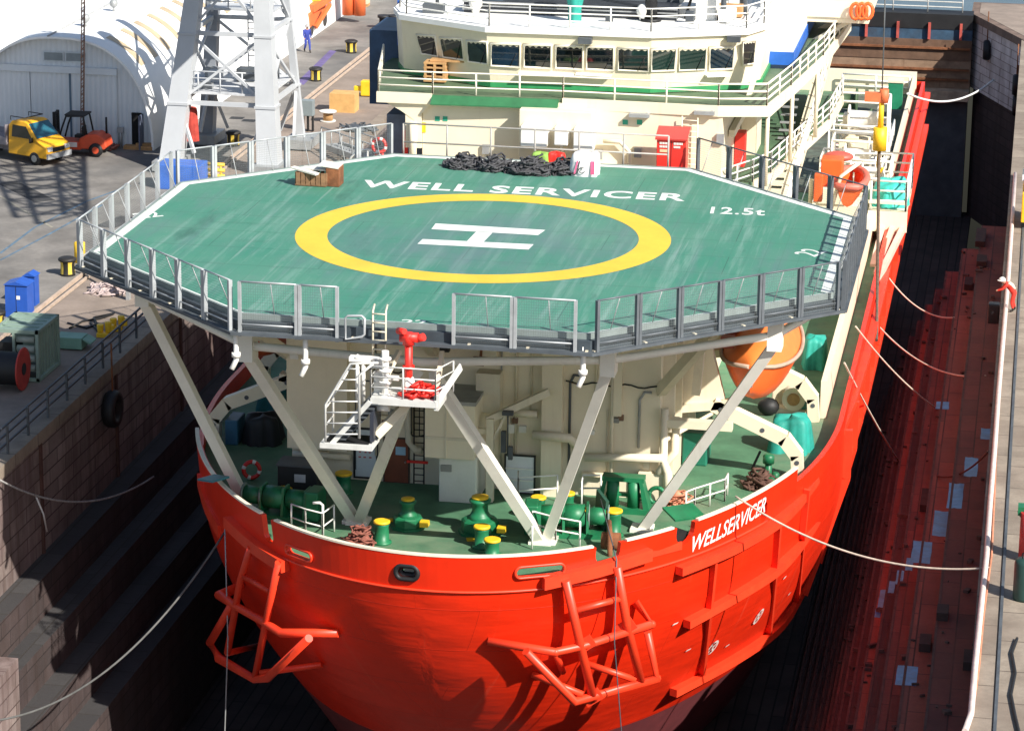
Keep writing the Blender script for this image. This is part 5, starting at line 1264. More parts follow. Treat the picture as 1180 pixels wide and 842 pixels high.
# =================================================================== LOOSE THINGS ON THE HELIDECK
o = MB(); rr = random.Random(11)
c0 = at(590,197,z=HZ)
NETB = M('net_black',(.055,.055,.06),.7,var=.85,scale=7,fine=.6)
for cx, cy, dx, dy, dz, sd in ((-2.5,0.3,1.7,1.3,.55,1),(-1.2,.1,1.8,1.2,.6,2),(.3,-.15,2.2,1.5,.72,3),(1.6,.1,1.5,1.2,.6,4)):
    h_ = heap(c0+Vector((cx+.5,cy,0)),(dx,dy,dz),sd,110,.034); o.add(h_.v, h_.f, True)
nt_ = o.build('cargo_net', NETB); tag(nt_,'long black pile of cargo netting at the back of the helideck','cargo net')
c = at(672,204,z=HZ); r0 = thing('bulk_bag', c, 'white woven bulk bag with pink print beside the black net', 'bag')
b = MB(); rows = []
for z, k in ((0,1.05),(.25,1.12),(.55,1.08),(.8,.98),(.9,.8),(.86,.4),(.84,0)):
    rows.append([c+Vector((0,.5,0))+Vector((k*.52*math.cos(a)*(abs(math.cos(a))**5+abs(math.sin(a))**5)**-.2*(1+.06*math.sin(5*a+z*7)), k*.45*math.sin(a)*(abs(math.cos(a))**5+abs(math.sin(a))**5)**-.2*(1+.06*math.sin(7*a+z*5)), z+.05*math.sin(4*a)*z)) for a in [2*math.pi*i/24 for i in range(24)]])
b.grid(rows, True, True); bag = b.build('sack', M('bag_white',(.80,.78,.78),.8,var=.06,fine=.1), r0)
PINK = M('print_pink',(.75,.12,.25),.8,var=.2)
for x, m, wd in ((.30,PINK,.12),(.40,PINK,.05),(-.38,PINK,.06),(-.28,BLACK,.04)):
    b = MB(); b.add([c+Vector((x+q*.3*(x<0),-.045,.12+q*.0)) for q in (0,)]+[c+Vector((x+wd,-.045,.12)), c+Vector((x+wd+(.12 if x<0 else 0),-.03,.66)), c+Vector((x+(.12 if x<0 else 0),-.03,.66))], [(0,1,2,3)]); b.build('bag_print', m, bag, fix=False)
b = MB(); cc = c+Vector((-.05,-.055,.28)); b.tube([cc+Vector((.12*math.cos(a),0,.12*math.sin(a))) for a in [2*math.pi*i/12+.9 for i in range(11)]],.014,5); b.tube([cc,cc+Vector((0,0,.1))],.014,5); b.build('bag_print', BLACK, bag)
for px, py, m, sd, lab in ((640,184,REDB,31,'small crumpled red cloth behind the black cargo net'),(622,184,M('cloth_green',(.25,.42,.08),.8),32,'small yellow-green cloth behind the black cargo net')):
    p = at(px,py+8,z=HZ); tarp(p+Vector((0,.2,0)),(.7,.5,.55),sd,'crumpled_cloth',lab,'cloth',m)
# weathered crate and its neighbour
p = at(358,215,z=HZ); r0 = thing('wooden_crate', p, 'weathered wooden crate with white boards on the left of the helideck', 'crate')
b = MB()
for k in range(6): b.box(p+Vector((-.5+.2*k,.0,.3)),(.17,.06,.5),rz=.06); b.box(p+Vector((-.5+.2*k,.75,.3)),(.17,.06,.5),rz=.06)
for k in range(4): b.box(p+Vector((-.6,.1+.2*k,.3)),(.06,.17,.5)); b.box(p+Vector((.62,.1+.2*k,.3)),(.06,.17,.5))
b.box(p+Vector((0,.38,.06)),(1.25,.8,.08)); b.build('slat_body', M('crate_wood',(.22,.12,.06),.9,var=.4,scale=4,fine=.5), r0)
b = MB(); b.box(p+Vector((-.25,.1,.6)),(1.2,.3,.06),rz=-.35,ry=.12); b.box(p+Vector((.1,.5,.62)),(1.1,.5,.05),rz=-.1); b.build('lid_board', M('board_white',(.72,.68,.60),.8,var=.15,fine=.3), r0)
p2 = p+Vector((.85,.5,0)); r1 = thing('rusty_bin', p2, 'small rusty bin with a torn white lid behind the crate', 'bin')
b = MB(); b.box(p2+Vector((0,0,.38)),(.55,.8,.76)); b.build('bin_body', RUST, r1, bevel=.03)
b = MB(); b.box(p2+Vector((-.15,0,.80)),(.8,.85,.05),ry=.12); b.build('bin_lid', M('board_white',(.72,.68,.60)), r1)
# red fire locker on its grey step behind the deck edge
r0 = thing('fire_locker', (5.35,20.4,7.9), 'red double-door fire locker with white lettering behind the helideck', 'locker')
b = MB(); b.box2((4.72,20.0,8.2),(5.92,20.9,9.55)); bo = b.build('body', REDB, r0, bevel=.02)
b = MB(); b.loop_prism([(4.66,19.9,9.50),(4.66,20.95,9.82),(4.66,20.95,9.88),(4.66,19.88,9.57)],(1.32,0,0)); b.build('lid', M('lid_red',(.70,.06,.05),.35,var=.06), r0)
b = MB(); b.box2((5.31,19.985,8.25),(5.33,20.0,9.5)); b.build('door_gap', BLACK, bo)
def sign(txt, c, h, wd, parent, mat, name='lettering', ax=Vector((1,0,0)), upv=Vector((0,0,1))):
    vs, fs = text_verts(txt, 1, .02); x0 = min(v.x for v in vs); x1 = max(v.x for v in vs); y0 = min(v.y for v in vs); y1 = max(v.y for v in vs)
    b = MB(); b.add([Vector(c)+ax*(((v.x-x0)/(x1-x0)-.5)*wd)+upv*(((v.y-y0)/(y1-y0)-.5)*h) for v in vs], fs); return b.build(name, mat, parent, fix=False)
for x0_, x1_, z in ((4.84,5.24,9.36),(4.84,5.24,9.22),(5.42,5.80,9.36),(5.42,5.70,9.22)):
    b = MB(); n_ = 6
    for k in range(n_): b.box2((x0_+(x1_-x0_)*k/n_,19.975,z-.05),(x0_+(x1_-x0_)*(k+.72)/n_,19.984,z+.04))
    b.build('lettering', WHITE, bo)
b = MB(); b.box2((4.85,19.98,8.98),(5.2,19.995,9.1)); b.build('label_plate', M('plate_gold',(.7,.5,.3),.5), bo)
b = MB(); b.box2((4.6,19.35,7.95),(6.1,20.95,8.19)); b.build('step', M('step_grey',(.55,.58,.55),.6,var=.1), r0)
# =================================================================== AFTER DECK ON THE RIGHT
b = MB(); b.box2((12.35,50,-1),(12.55,87.5,.1)); b.build('inner_bulwark', CREAM, ship)
b = MB(); b.box2((-12,87.2,-1),(12.6,87.5,.4)); b.build('stern_bulwark', CREAM, ship)
b = MB(); b.box2((7.3,58,-1),(12.3,86,-.96)); b.build('after_deck', M('after_deck_grey',(.10,.12,.09),.85,var=.4,fine=.5,grime=.6,gcol=(.08,.05,.035)), ship)
railing(ship, [(8.0,86.8,-.9),(12.2,86.8,-.9)], 1.1, WHITE, 2.0, .06, 'stern_railing')
# cantilevered work platform over the side
b = MB(); b.box2((12.0,47.5,.4),(13.9,54.5,.65)); b.box2((12.0,47.45,-.4),(13.95,47.6,.65)); wp = b.build('work_platform', CREAM, ship)
railing(wp, [(12.1,47.6,.65),(13.85,47.6,.65),(13.85,54.4,.65),(12.1,54.4,.65)], 1.5, WHITE, 1.4, .05)
for y in (48,50.2,52.4,54.2):
    b = MB(); b.bar((13.7,y,.4),(12.6,y,-2.6),.22,.3); b.build('platform_bracket', M('bracket_pink',(.80,.55,.44),.5,var=.1), wp)
for x0_, x1_, y1_ in ((13.75,12.95,39.5),(13.25,12.85,41.0),(12.75,12.6,42.5)):
    b = MB(); b.bar((x0_,47.5,-.25),(x1_,y1_,-1.0),.26,.3); b.build('platform_brace', M('bracket_pink',(.80,.55,.44)), wp)
b = MB(); b.box2((12.0,47.5,1.0),(13.8,47.62,1.15)); b.build('platform_beam', CREAM, wp)
tarp(Vector((13.0,49.5,.66)),(1.6,2.6,1.1),61,'covered_gear','turquoise tarpaulin heaped on the railed platform over the right side','covered gear',M('tarp_aqua',(.05,.50,.42),.6,var=.25,scale=2))
# rescue boat on its cradle and crane
c = at(962,243,y=36); r0 = thing('rescue_boat', c, 'small orange rescue boat on its cradle beyond the right hand net fence', 'rescue boat')
b = MB(); rows = []
for i in range(13):
    t = i/12; f = max(.05, math.sin(math.pi*min(1,.12+t*.88))**.5); y = c.y+t*4.2
    rows.append([Vector((c.x+.55+ .75*f*math.copysign(abs(k/4)**.6,k), y, c.z+.2+.5*(1-t)**3*0+.95*abs(k/4)**1.6)) for k in range(-4,5)])
b.grid(rows); b.quad(*rows[0]); b.build('hull', ORANGE, r0)
b = MB(); b.tube([r[0] for r in rows]+[r[-1] for r in rows][::-1], .17, 8, closed=True); b.build('float_collar', M('collar_red',(.70,.16,.11),.5,var=.1), r0)
b = MB(); b.box(c+Vector((-.3,1.6,1.5)),(1.0,1.1,1.3)); b.box(c+Vector((-.85,.8,.9)),(.4,.6,1.3)); b.build('console', ORANGE, r0, bevel=.05)
b = MB(); b.tube([c+Vector((-.2,.2,0)),c+Vector((.2,.2,1.6)),c+Vector((1.0,.5,2.2))],.09,8); b.build('boat_crane', CREAM, r0)
c = at(966,186,y=46); b = MB(); b.ball(c+Vector((0,0,.25)),.5,7,(1.5,1.2,.5)); o = b.build('liferaft_canister', M('raft_red',(.55,.10,.07),.5,var=.15)); tag(o,'dull red liferaft canister above the orange rescue boat','liferaft')
# cream winch packages with guard frames
def winch_pack(c, s, lab):
    r0 = thing('deck_winch', c, lab, 'winch')
    b = MB(); b.box(c+Vector((0,0,.2)),(2.0*s,1.8*s,.4)); b.box(c+Vector((-.5*s,.3,.9*s)),(.8*s,1.0*s,1.1*s)); b.build('base', CREAM, r0, bevel=.04)
    b = MB(); b.lathe([(.75*s,-.75*s),(.75*s,-.66*s),(.48*s,-.64*s),(.48*s,.6*s),(.75*s,.62*s),(.75*s,.72*s)], c+Vector((.1,0,1.2*s)), 18, axis='x'); b.build('drum', M('drum_cream',(.72,.68,.60),.6,var=.2,scale=3,fine=.3), r0)
    b = MB()
    for k in range(3): b.box(c+Vector((.75*s,-.5+.5*k,.8*s)),(.35,.3,.5*s))
    b.tube([c+Vector((-.9*s,-.8*s,.4)),c+Vector((-.3*s,-.9*s,1.1*s)),c+Vector((.6*s,-.9*s,.9*s))],.08,6); b.build('motor', M('machine_pale',(.5,.47,.42),.5,metal=.2,var=.3,scale=4), r0)
    b = MB(); X, Y, Z = 1.25*s, 1.1*s, 2.3*s
    pts = [c+Vector(v) for v in ((-X,-Y,0),(X,-Y,0),(X,Y,0),(-X,Y,0))]
    for p in pts: b.tube([p,p+Vector((0,0,Z))],.06,6)
    for z in (Z*.5,Z): b.tube([p+Vector((0,0,z)) for p in pts],.05,6,closed=True)
    b.build('guard_frame', WHITE, r0)
winch_pack(Vector((10.6,62,-.96)),1.25,'cream deck winch with a wide drum inside a white guard frame, farthest aft')
winch_pack(Vector((10.4,56.2,-.96)),1.1,'cream deck winch between the guard-framed winch and the orange rescue boat')
for px, py, yy, s_, lab in ((992,168,62,1.15,'cream deck winch on a raised seat, highest of the winches near the crane hook'),(985,206,55,.95,'cream deck winch on a raised seat directly above the rescue boat'),(1003,222,52,.8,'small cream deck winch on a raised seat left of the hanging chain')):
    c = at(px,py,y=yy); b = MB(); b.box2((c.x-1.1,yy-1,-.96),(c.x+1.1,yy+1,c.z)); b.build('winch_seat', CREAM, ship); winch_pack(c, s_, lab)
winch_pack(Vector((11.3,51.5,-.96)),.9,'smaller cream deck winch just inboard of the turquoise tarpaulin')
rr = random.Random(9)
b = MB(); b.box2((9.3,46,-.96),(11.8,49,1.2)); b.box2((9.6,45.9,1.2),(11.0,48.4,2.0)); o = b.build('valve_house', CREAM, ship, bevel=.04)
for k in range(22):
    b = MB(); x = rr.uniform(9.0,12.0); y = rr.uniform(44,66); h = rr.uniform(.8,2.4); b.tube([(x,y,-.9),(x,y,h),(x+rr.uniform(-.8,.8),y+rr.uniform(-.6,.6),h)],rr.choice((.05,.07,.1)),6); b.build('deck_pipe', CREAM2, ship)
for k in range(14):
    x = rr.uniform(9.0,12.0); y = rr.uniform(44,72); d = (rr.uniform(.4,.9),rr.uniform(.4,.9),rr.uniform(.6,1.4)); b = MB(); b.box((x,y,-.95+d[2]/2),d); b.build('deck_fitting', rr.choice((CREAM,GREYM,WHITE,M('fitting_pink',(.55,.30,.25),.6))), ship)
railing(ship, [(9.0,43.5,-.95),(9.0,66,-.95)], 1.1, WHITE, 1.5, .04, 'deck_railing'); railing(ship, [(12.1,55,-.3),(12.1,70,-.3)], 1.1, WHITE, 1.5, .04, 'deck_railing')
c = at(1033,112,y=79); b = MB(); b.box(c+Vector((-.1,.8,.0)),(.85,1.0,1.6)); o = b.build('deck_cabin', M('cabin_green',(.015,.20,.10),.5,var=.2), ship)
b = MB(); b.box(c+Vector((-.1,.8,.86)),(.95,1.1,.12)); b.build('cabin_roof', CREAM, o)
for x0,x1,y0,m in ((8.4,10.6,74,M('winch_green',(.06,.11,.05),.7,var=.3)),(8.2,9.4,80,M('winch_green',(.06,.11,.05))),(10.4,11.6,69,GREYD)):
    b = MB(); b.lathe([(.8,x0),(.8,x0+.12),(.45,x0+.14),(.45,x1-.14),(.8,x1-.12),(.8,x1)],(0,y0,-.2),16,axis='x'); o = b.build('mooring_drum', m, ship)
# crane hook hanging on its wire above the deck
c = at(1014,160,y=42); top_ = at(1021,-30,y=42); r0 = thing('crane_hook', c, 'yellow crane hook block with orange sheave hanging over the right side deck', 'crane hook')
b = MB(); b.tube([top_, c+Vector((0,0,2.0))],.035,6); b.build('hoist_wire', GREYD, r0)
b = MB(); b.cyl(c+Vector((0,0,-.55)),c+Vector((0,0,.55)),.33,.33,12); b.cyl(c+Vector((0,0,.55)),c+Vector((0,0,1.9)),.14,.12,10); b.build('hook_block', YEL, r0)
b = MB(); b.box(c+Vector((-.35,0,2.0)),(.9,.3,.45)); b.cyl(c+Vector((.1,0,1.75)),c+Vector((.1,0,2.4)),.22,.22,10); b.build('sheave', M('sheave_orange',(.65,.16,.06),.6,var=.2), r0)
b = MB(); e = at(1010,395,y=30)
pts = [c+Vector((0,0,-.55)), c+Vector((.02,-.4,-1.2)), at(1012,250,y=39), at(1011,330,y=35), at(1010,392,y=31)]
b.tube(pts,.085,6); b.build('sling_chain', M('chain_rust',(.10,.07,.05),.8,var=.4,scale=8), r0)
b = MB(); b.tube([c+Vector((0,0,-.55)),c+Vector((-.05,0,-1.3)),c+Vector((.12,0,-1.7)),c+Vector((.2,0,-1.4))],.08,8); b.build('hook', YEL, r0)
# =================================================================== LEFT QUAY
# barrel-roofed sheds
SHEDW = M('shed_white', (.84,.84,.82), .55, var=.04, scale=.4, fine=.06, grime=.12, gcol=(.7,.69,.66))
def corr_mat():
    m = bpy.data.materials.new('corrugated_pale'); m.use_nodes = True; N = m.node_tree.nodes; L = m.node_tree.links; p = N['Principled BSDF']; p.inputs['Roughness'].default_value = .5
    geo = N.new('ShaderNodeNewGeometry'); mp = N.new('ShaderNodeMapping'); L.new(geo.outputs['Position'], mp.inputs[0])
    wv = N.new('ShaderNodeTexWave'); wv.bands_direction = 'X'; wv.inputs['Scale'].default_value = 1.1; L.new(mp.outputs[0], wv.inputs['Vector'])
    nz = N.new('ShaderNodeTexNoise'); nz.inputs['Scale'].default_value = .6; nz.inputs['Detail'].default_value = 6; L.new(geo.outputs['Position'], nz.inputs['Vector'])
    x = N.new('ShaderNodeMix'); x.data_type = 'RGBA'; L.new(nz.outputs[0], x.inputs['Factor']); x.inputs['A'].default_value = (.62,.66,.69,1); x.inputs['B'].default_value = (.80,.82,.83,1)
    y = N.new('ShaderNodeMix'); y.data_type = 'RGBA'; mu = N.new('ShaderNodeMath'); mu.operation = 'MULTIPLY'; mu.inputs[1].default_value = .22; L.new(wv.outputs['Fac'], mu.inputs[0]); L.new(mu.outputs[0], y.inputs['Factor']); L.new(x.outputs['Result'], y.inputs['A']); y.inputs['B'].default_value = (.45,.49,.53,1)
    L.new(y.outputs['Result'], p.inputs['Base Color'])
    bp = N.new('ShaderNodeBump'); bp.inputs['Strength'].default_value = .5; bp.inputs['Distance'].default_value = .08; L.new(wv.outputs['Fac'], bp.inputs['Height']); L.new(bp.outputs[0], p.inputs['Normal']); return m
CORR = corr_mat()
def arch(cx, hw, hgt_, y, n=28, k=1.0):
    out = []
    for i in range(n+1):
        a = math.pi*i/n; c_, s_ = math.cos(a), math.sin(a)
        out.append(Vector((cx+hw*math.copysign(abs(c_)**.80, c_), y, hgt_*abs(s_)**.92)))
    return out
def shed(cx, hw, hgt_, y0, y1, lab, full):
    r0 = thing('barrel_shed', (cx,(y0+y1)/2,0), lab, 'shed')
    b = MB(); b.grid([arch(cx,hw,hgt_,y) for y in (y0,y0+10,y0+25,y0+45,y1)]); inner = [arch(cx,hw-.12,hgt_-.12,y) for y in (y0,y1)]; b.grid(inner)
    A = arch(cx,hw,hgt_,y0); B = inner[0]; b.grid([A,B],False); rf = b.build('roof', SHEDW, r0)
    yw = y0+.55; w_ = arch(cx,hw-.13,hgt_-.13,yw); b = MB(); b.add(w_, [tuple(range(len(w_)))]); wl_ = b.build('front_wall', CORR, r0, fix=False)
    if not full: return r0
    b = MB(); b.box2((cx-4.9,yw-.28,4.0),(cx+3.25,yw-.02,4.35)); b.build('door_rail', M('rail_pale',(.66,.70,.73),.5,var=.05), wl_)
    for xa, xb in ((-4.6,-1.75),(-1.7,.52),(.60,3.2)):
        b = MB(); b.box2((cx+xa,yw-.16,.05),(cx+xb,yw-.05,3.98)); b.build('sliding_door', CORR, wl_)
    b = MB(); b.box2((cx+.5,yw-.19,.05),(cx+.62,yw-.17,3.98)); b.build('door_seam', M('seam_blue',(.10,.16,.22),.6), wl_)
    for xa, xb in ((-.95,.22),(.30,1.42)):
        b = MB(); b.box2((cx+xa,yw-.1,4.6),(cx+xb,yw-.02,5.15)); f = b.build('window', M('frame_pale',(.6,.65,.68),.5), wl_)
        b = MB(); b.box2((cx+xa+.06,yw-.12,4.66),(cx+xb-.06,yw-.101,5.09)); b.build('pane', M('pane_grey',(.22,.26,.28),.3,var=.2), f)
    b = MB(); b.box2((cx+4.0,yw-.14,.02),(cx+4.55,yw-.03,1.95)); b.build('doorway', DARKH, wl_)
    b = MB(); b.box2((cx+4.56,yw-.75,.02),(cx+4.64,yw-.03,1.9)); b.build('side_door', M('door_bluegrey',(.12,.14,.20),.6), wl_)
    b = MB(); b.cyl((cx+3.4,yw-.3,0),(cx+3.4,yw-.3,1.1),.1,.1,8); b.box((cx+3.4,yw-.3,1.0),(.35,.2,.3)); b.build('standpipe', GREYM, r0)
    # translucent strips on the right slope
    STRIP = M('roof_strip_tan', (.50,.39,.25), .5, var=.2, scale=.8, fine=.2, grime=.3, gcol=(.65,.55,.4))
    for k in range(9):
        y = y0+1.9+k*2.55; b = MB(); rA = []; rB = []
        for i in range(9):
            a = math.pi*(.395-.155*i/8); c_, s_ = math.cos(a), math.sin(a); x = cx+(hw+.02)*c_**.80; z = (hgt_+.02)*s_**.92; rA.append(Vector((x,y,z))); rB.append(Vector((x,y+.75,z)))
        b.grid([rA,rB]); b.build('roof_strip', STRIP, rf, fix=False)
    for k in range(4):
        y = y0+3.6+k*5.2; b = MB(); b.cyl((cx+.5,y,hgt_-.05),(cx+.5,y,hgt_+.3),.07,.07,8); b.ball((cx+.5,y,hgt_+.45),.24,7); b.build('roof_vent', GREYM, rf)
    b = MB(); b.tube([(cx-.5,y0,hgt_+.02),(cx-.5,y1,hgt_+.02)],.05,6); b.build('ridge_pipe', GREYM, rf)
    b = MB(); b.tube([(cx+3.6,y0+6,4.35),(cx+3.6,y0+30,4.35)],.04,5); b.build('eaves_cable', GREYM, rf)
    return r0
shed(-32.75, 5.35, 6.05, 55.9, 128, 'white barrel-roofed shed with pale sliding doors and tan roof strips', True)
shed(-44.5, 6.0, 7.6, 57.5, 128, 'taller white barrel roof rising at the left edge behind the sliding-door shed', False)
# thin mast in front of the doors
p = Vector((-31.35,55.6,0)); q = at(96.5,-20,y=55.6); r0 = thing('lattice_mast', p, 'thin rust-brown lattice mast standing before the shed doors', 'mast')
b = MB(); q.z = q.z
for dx, dy in ((-.09,-.09),(.09,-.09),(0,.1)): b.tube([p+Vector((dx,dy,0)),q+Vector((dx,dy,0))],.03,5)
n = 44
for k in range(n):
    a = p.lerp(q,k/n); c_ = p.lerp(q,(k+1)/n); s_ = 1 if k%2 else -1; b.bar(a+Vector((-.09*s_,-.09,0)),c_+Vector((.09*s_,-.09,0)),.03,.03); b.bar(a+Vector((.09,-.09,0)) if s_>0 else a+Vector((-.09,-.09,0)),c_+Vector((0,.1,0)),.03,.03)
b.build('lattice', M('mast_brown',(.24,.13,.09),.7,var=.3,scale=3), r0)
# white portal crane
CRW = M('crane_white', (.50,.52,.54), .5, var=.07, scale=.6, streak=.25, scol=(.45,.44,.42), fine=.1, grime=.15, gcol=(.5,.5,.5))
CRD = M('crane_grey', (.26,.28,.31), .5, var=.15, scale=.8, fine=.1)
cr = thing('portal_crane', (-22.5,55,0), 'white portal crane with braced box legs standing on the left quay', 'crane')
legs = {'fl':(Vector((-25.15,51.6,.2)),Vector((-23.6,53.3,13))),'fr':(Vector((-19.75,51.6,.2)),Vector((-20.6,53.3,13))),'rl':(Vector((-25.15,58.6,.2)),Vector((-23.9,57.2,13))),'rr':(Vector((-19.75,58.6,.2)),Vector((-20.6,57.2,13)))}
def onleg(k, z): a, c = legs[k]; return a.lerp(c,(z-a.z)/(c.z-a.z))
def taper(b, p, q, w0, w1):
    d = (q-p).normalized(); vs = []
    for e, w_ in ((p,w0),(q,w1)):
        for i, j in ((-1,-1),(1,-1),(1,1),(-1,1)): vs.append(e+Vector((i*w_/2,j*w_/2,0)))
    b.add(vs,[(0,3,2,1),(4,5,6,7),(0,1,5,4),(1,2,6,5),(2,3,7,6),(3,0,4,7)])
for k, (a, c) in legs.items():
    b = MB(); taper(b,a,c,1.15 if k[0]=='f' else (.8 if k=='rl' else .42),.72 if k[0]=='f' else (.5 if k=='rl' else .28)); lg = b.build('leg', CRW if k != 'rl' else CRD, cr)
    b = MB(); z3 = onleg(k,3.55); b.box(z3,(1.15,1.15,.14) if k[0]=='f' else (.5,.5,.12)); b.build('leg_flange', CRW, lg); b = MB(); z7 = onleg(k,7.2); b.box(z7,(1.02,1.02,.12) if k[0]=='f' else (.45,.45,.1)); b.build('leg_flange', CRW, lg)
    b = MB(); b.box(a+Vector((0,0,.15)),(1.5,2.2,.5)); b.cyl(a+Vector((-.25,-.7,-.0)),a+Vector((.25,-.7,-.0)),.3,.3,12); b.cyl(a+Vector((-.25,.7,0)),a+Vector((.25,.7,0)),.3,.3,12); b.build('bogie', GREYM, lg)
def brace(p, q, w_=.15, nm='brace'): b = MB(); b.bar(p,q,w_,w_); b.build(nm, CRW, cr)
for a, c in (('fl','fr'),('rl','rr'),('fl','rl'),('fr','rr')):
    for z in (3.55,7.2): brace(onleg(a,z),onleg(c,z),.22,'cross_beam')
    m1 = (onleg(a,3.55)+onleg(c,3.55))/2
    brace(onleg(a,7.2),onleg(c,3.6),.14); brace(onleg(c,7.2),onleg(a,3.6),.14)
    brace(onleg(a,7.3),onleg(c,11.5),.14); brace(onleg(c,7.3),onleg(a,11.5),.14)
    brace(onleg(a,3.4),onleg(a,.9).lerp(onleg(c,.9),.22),.16); brace(onleg(c,3.4),onleg(c,.9).lerp(onleg(a,.9),.22),.16)
b = MB(); b.box2((-25.3,52.2,4.0),(-20.0,58.4,4.1)); cp_ = b.build('platform', M('grating_pale',(.55,.56,.57),.6,var=.2,scale=3,fine=.4), cr)
railing(cp_, [(-25.0,52.3,4.1),(-20.2,52.3,4.1)], 1.1, CRW, 1.2, .04)
b = MB(); b.box2((-24.3,55.4,7.95),(-20.4,57.2,8.08)); pl_ = b.build('platform', CRW, cr)
railing(pl_, [(-24.2,55.5,8.1),(-20.5,55.5,8.1)], 1.0, CRW, 1.2, .04)
for k in range(7):
    rr_ = random.Random(k); x = -24.6+rr_.random()*4; y = 53+rr_.random()*4; d = (rr_.uniform(.4,1.1),rr_.uniform(.3,.9),rr_.uniform(.3,.8)); b = MB(); b.box((x,y,4.12+d[2]/2),d); b.build('machinery', rr_.choice((CRW,GREYM,GREYD)), cr)
b = MB()
for x in (-22.4,-21.9): b.tube([(x,57.4,4.1),(x,57.4,8)],.04,6)
for k in range(13): b.tube([(-22.4,57.4,4.3+k*.3),(-21.9,57.4,4.3+k*.3)],.03,5)
b.build('ladder', CRW, cr)
b = MB(); b.loop_prism([(-23.6,44.8,11.6),(-18.3,44.8,11.6),(-16.4,44.8,13.4),(-16.4,44.8,18.0),(-23.6,44.8,18.0)],(0,3.4,0)); b.build('unseen_shade_house', CRW, cr)  # unseen house, placed and cut to throw shade on the shed front
# jib: a box lattice reaching back over the quay, added unseen for its shadow
jb_ = MB(); ja, jc = Vector((-19.0,46,15.5)), Vector((-7.5,24.5,19.5)); jd = (jc-ja).normalized(); js = Vector((jd.y,-jd.x,0)).normalized(); n = 10
cor = [js*2.0+Vector((0,0,1.2)), js*-2.0+Vector((0,0,1.2)), js*-2.0-Vector((0,0,1.2)), js*2.0-Vector((0,0,1.2))]
for c_ in cor: jb_.bar(ja+c_, jc+c_*.6, .22,.22)
for k in range(n):
    t0, t1 = k/n, (k+1)/n; f0, f1 = 1-.4*t0, 1-.4*t1
    for i in range(4):
        jb_.bar(ja.lerp(jc,t0)+cor[i]*f0, ja.lerp(jc,t1)+cor[(i+1)%4]*f1, .13,.13); jb_.bar(ja.lerp(jc,t0)+cor[i]*f0, ja.lerp(jc,t0)+cor[(i+1)%4]*f0, .12,.12)
jb_.build('jib', CRW, cr)
p = at(219,163,y=52.3); tarp(p+Vector((0,.2,0)),(.75,.45,1.75),71,'hanging_bundle','red cloth bundle hanging under the crane cross beam','bundle',M('bundle_red',(.42,.05,.035),.85,var=.3,scale=3,fine=.3))
p = at(212,213,z=0); b = MB(); b.box((-23.4,47.6,.65),(2.3,1.6,1.3)); o = b.build('blue_container', BLUE, None, bevel=.04); tag(o,'bright blue container behind the left corner of the helideck fence','container')
b = MB()
for x in (-22.1,-21.6): b.tube([(x,48.6,0),(x,48.6,1.1)],.07,6)
for z in (.15,.45,.75,1.05): b.tube([(-22.3,48.6,z),(-21.4,48.6,z)],.1,6)
o = b.build('yellow_stand', YEL); tag(o,'yellow tubular stand at the foot of the crane','stand')
# bollards on the quay with black and yellow stripes
def quay_bollard():
    r0 = thing('quay_bollard', (0,0,0), 'striped bollard', 'bollard', 'striped bollards along the quay')
    b = MB(); b.lathe([(.36,0),(.33,.08),(.31,.55),(.36,.66),(.42,.70),(.42,.78),(.3,.84)], (0,0,0), 20); b.build('post', M('bollard_black',(.02,.018,.016),.6,var=.3), r0)
    for k in range(5):
        a = 2*math.pi*k/5-.9; b = MB(); rows = []
        for r, h in ((.345,.09),(.328,.3),(.326,.55),(.372,.66)): rows.append([Vector((r*math.cos(a+d),r*math.sin(a+d),h)) for d in (-.28,0,.28)])
        b.grid(rows); b.build('stripe', M('stripe_yellow',(.70,.50,.07),.6,var=.2,scale=4,fine=.4), r0, fix=False)
    return r0
qb = quay_bollard()
BL = [((-23.45,28.8),'striped bollard at the near corner of the helideck, beside a yellow drum'),((-23.5,58.1),'striped bollard seen between the crane legs'),((-23.6,77.8),'striped bollard on the quay, right of the crane beside a purple line'),((-23.65,87.7),'striped bollard on the quay right of the walking man'),((-23.5,19.2),'striped bollard cut by the left edge, in front of the blue cabinets')]
for k, ((x, y), lab) in enumerate(BL):
    o = qb if k == 0 else copy_tree(qb); relabel(o,(x,y,.004),k*.7,lab)
p = at(86,305,z=0); b = MB(); b.lathe([(.26,0),(.26,.95),(.2,.98)],(p.x+.1,p.y+.5,0),16); o = b.build('yellow_drum', YEL); tag(o,'plain yellow drum behind the striped bollard at the helideck corner','drum')
b = MB(); b.lathe([(.3,0),(.3,.7),(.42,.75),(.42,.9)],(-23.6,97.2,0),14); b.lathe([(.3,0),(.3,.7),(.42,.75),(.42,.9)],(-22.9,97.4,0),14); b.box((-23.2,97.3,.1),(1.6,.8,.2)); o = b.build('double_bollard', BLACK); tag(o,'black double bollard at the far edge of the quay beside the bridge wing','bollard')
struct_ = MB(); struct_.quad(*[at(x,y,z=.006) for x,y in ((341,96),(350,98),(388,59),(380,58))]); struct(struct_.build('painted_line', M('purple_paint',(.13,.10,.24),.8,var=.3,fine=.4), fix=False))
b = MB()
for px, py in ((273,136),(287,139)): q = at(px,py,z=.006); b.quad(*[q+Vector((dx,dy,0)) for dx,dy in ((-.4,-.35),(.4,-.35),(.4,.35),(-.4,.35))])
struct(b.build('drain_cover', BLACK, fix=False))

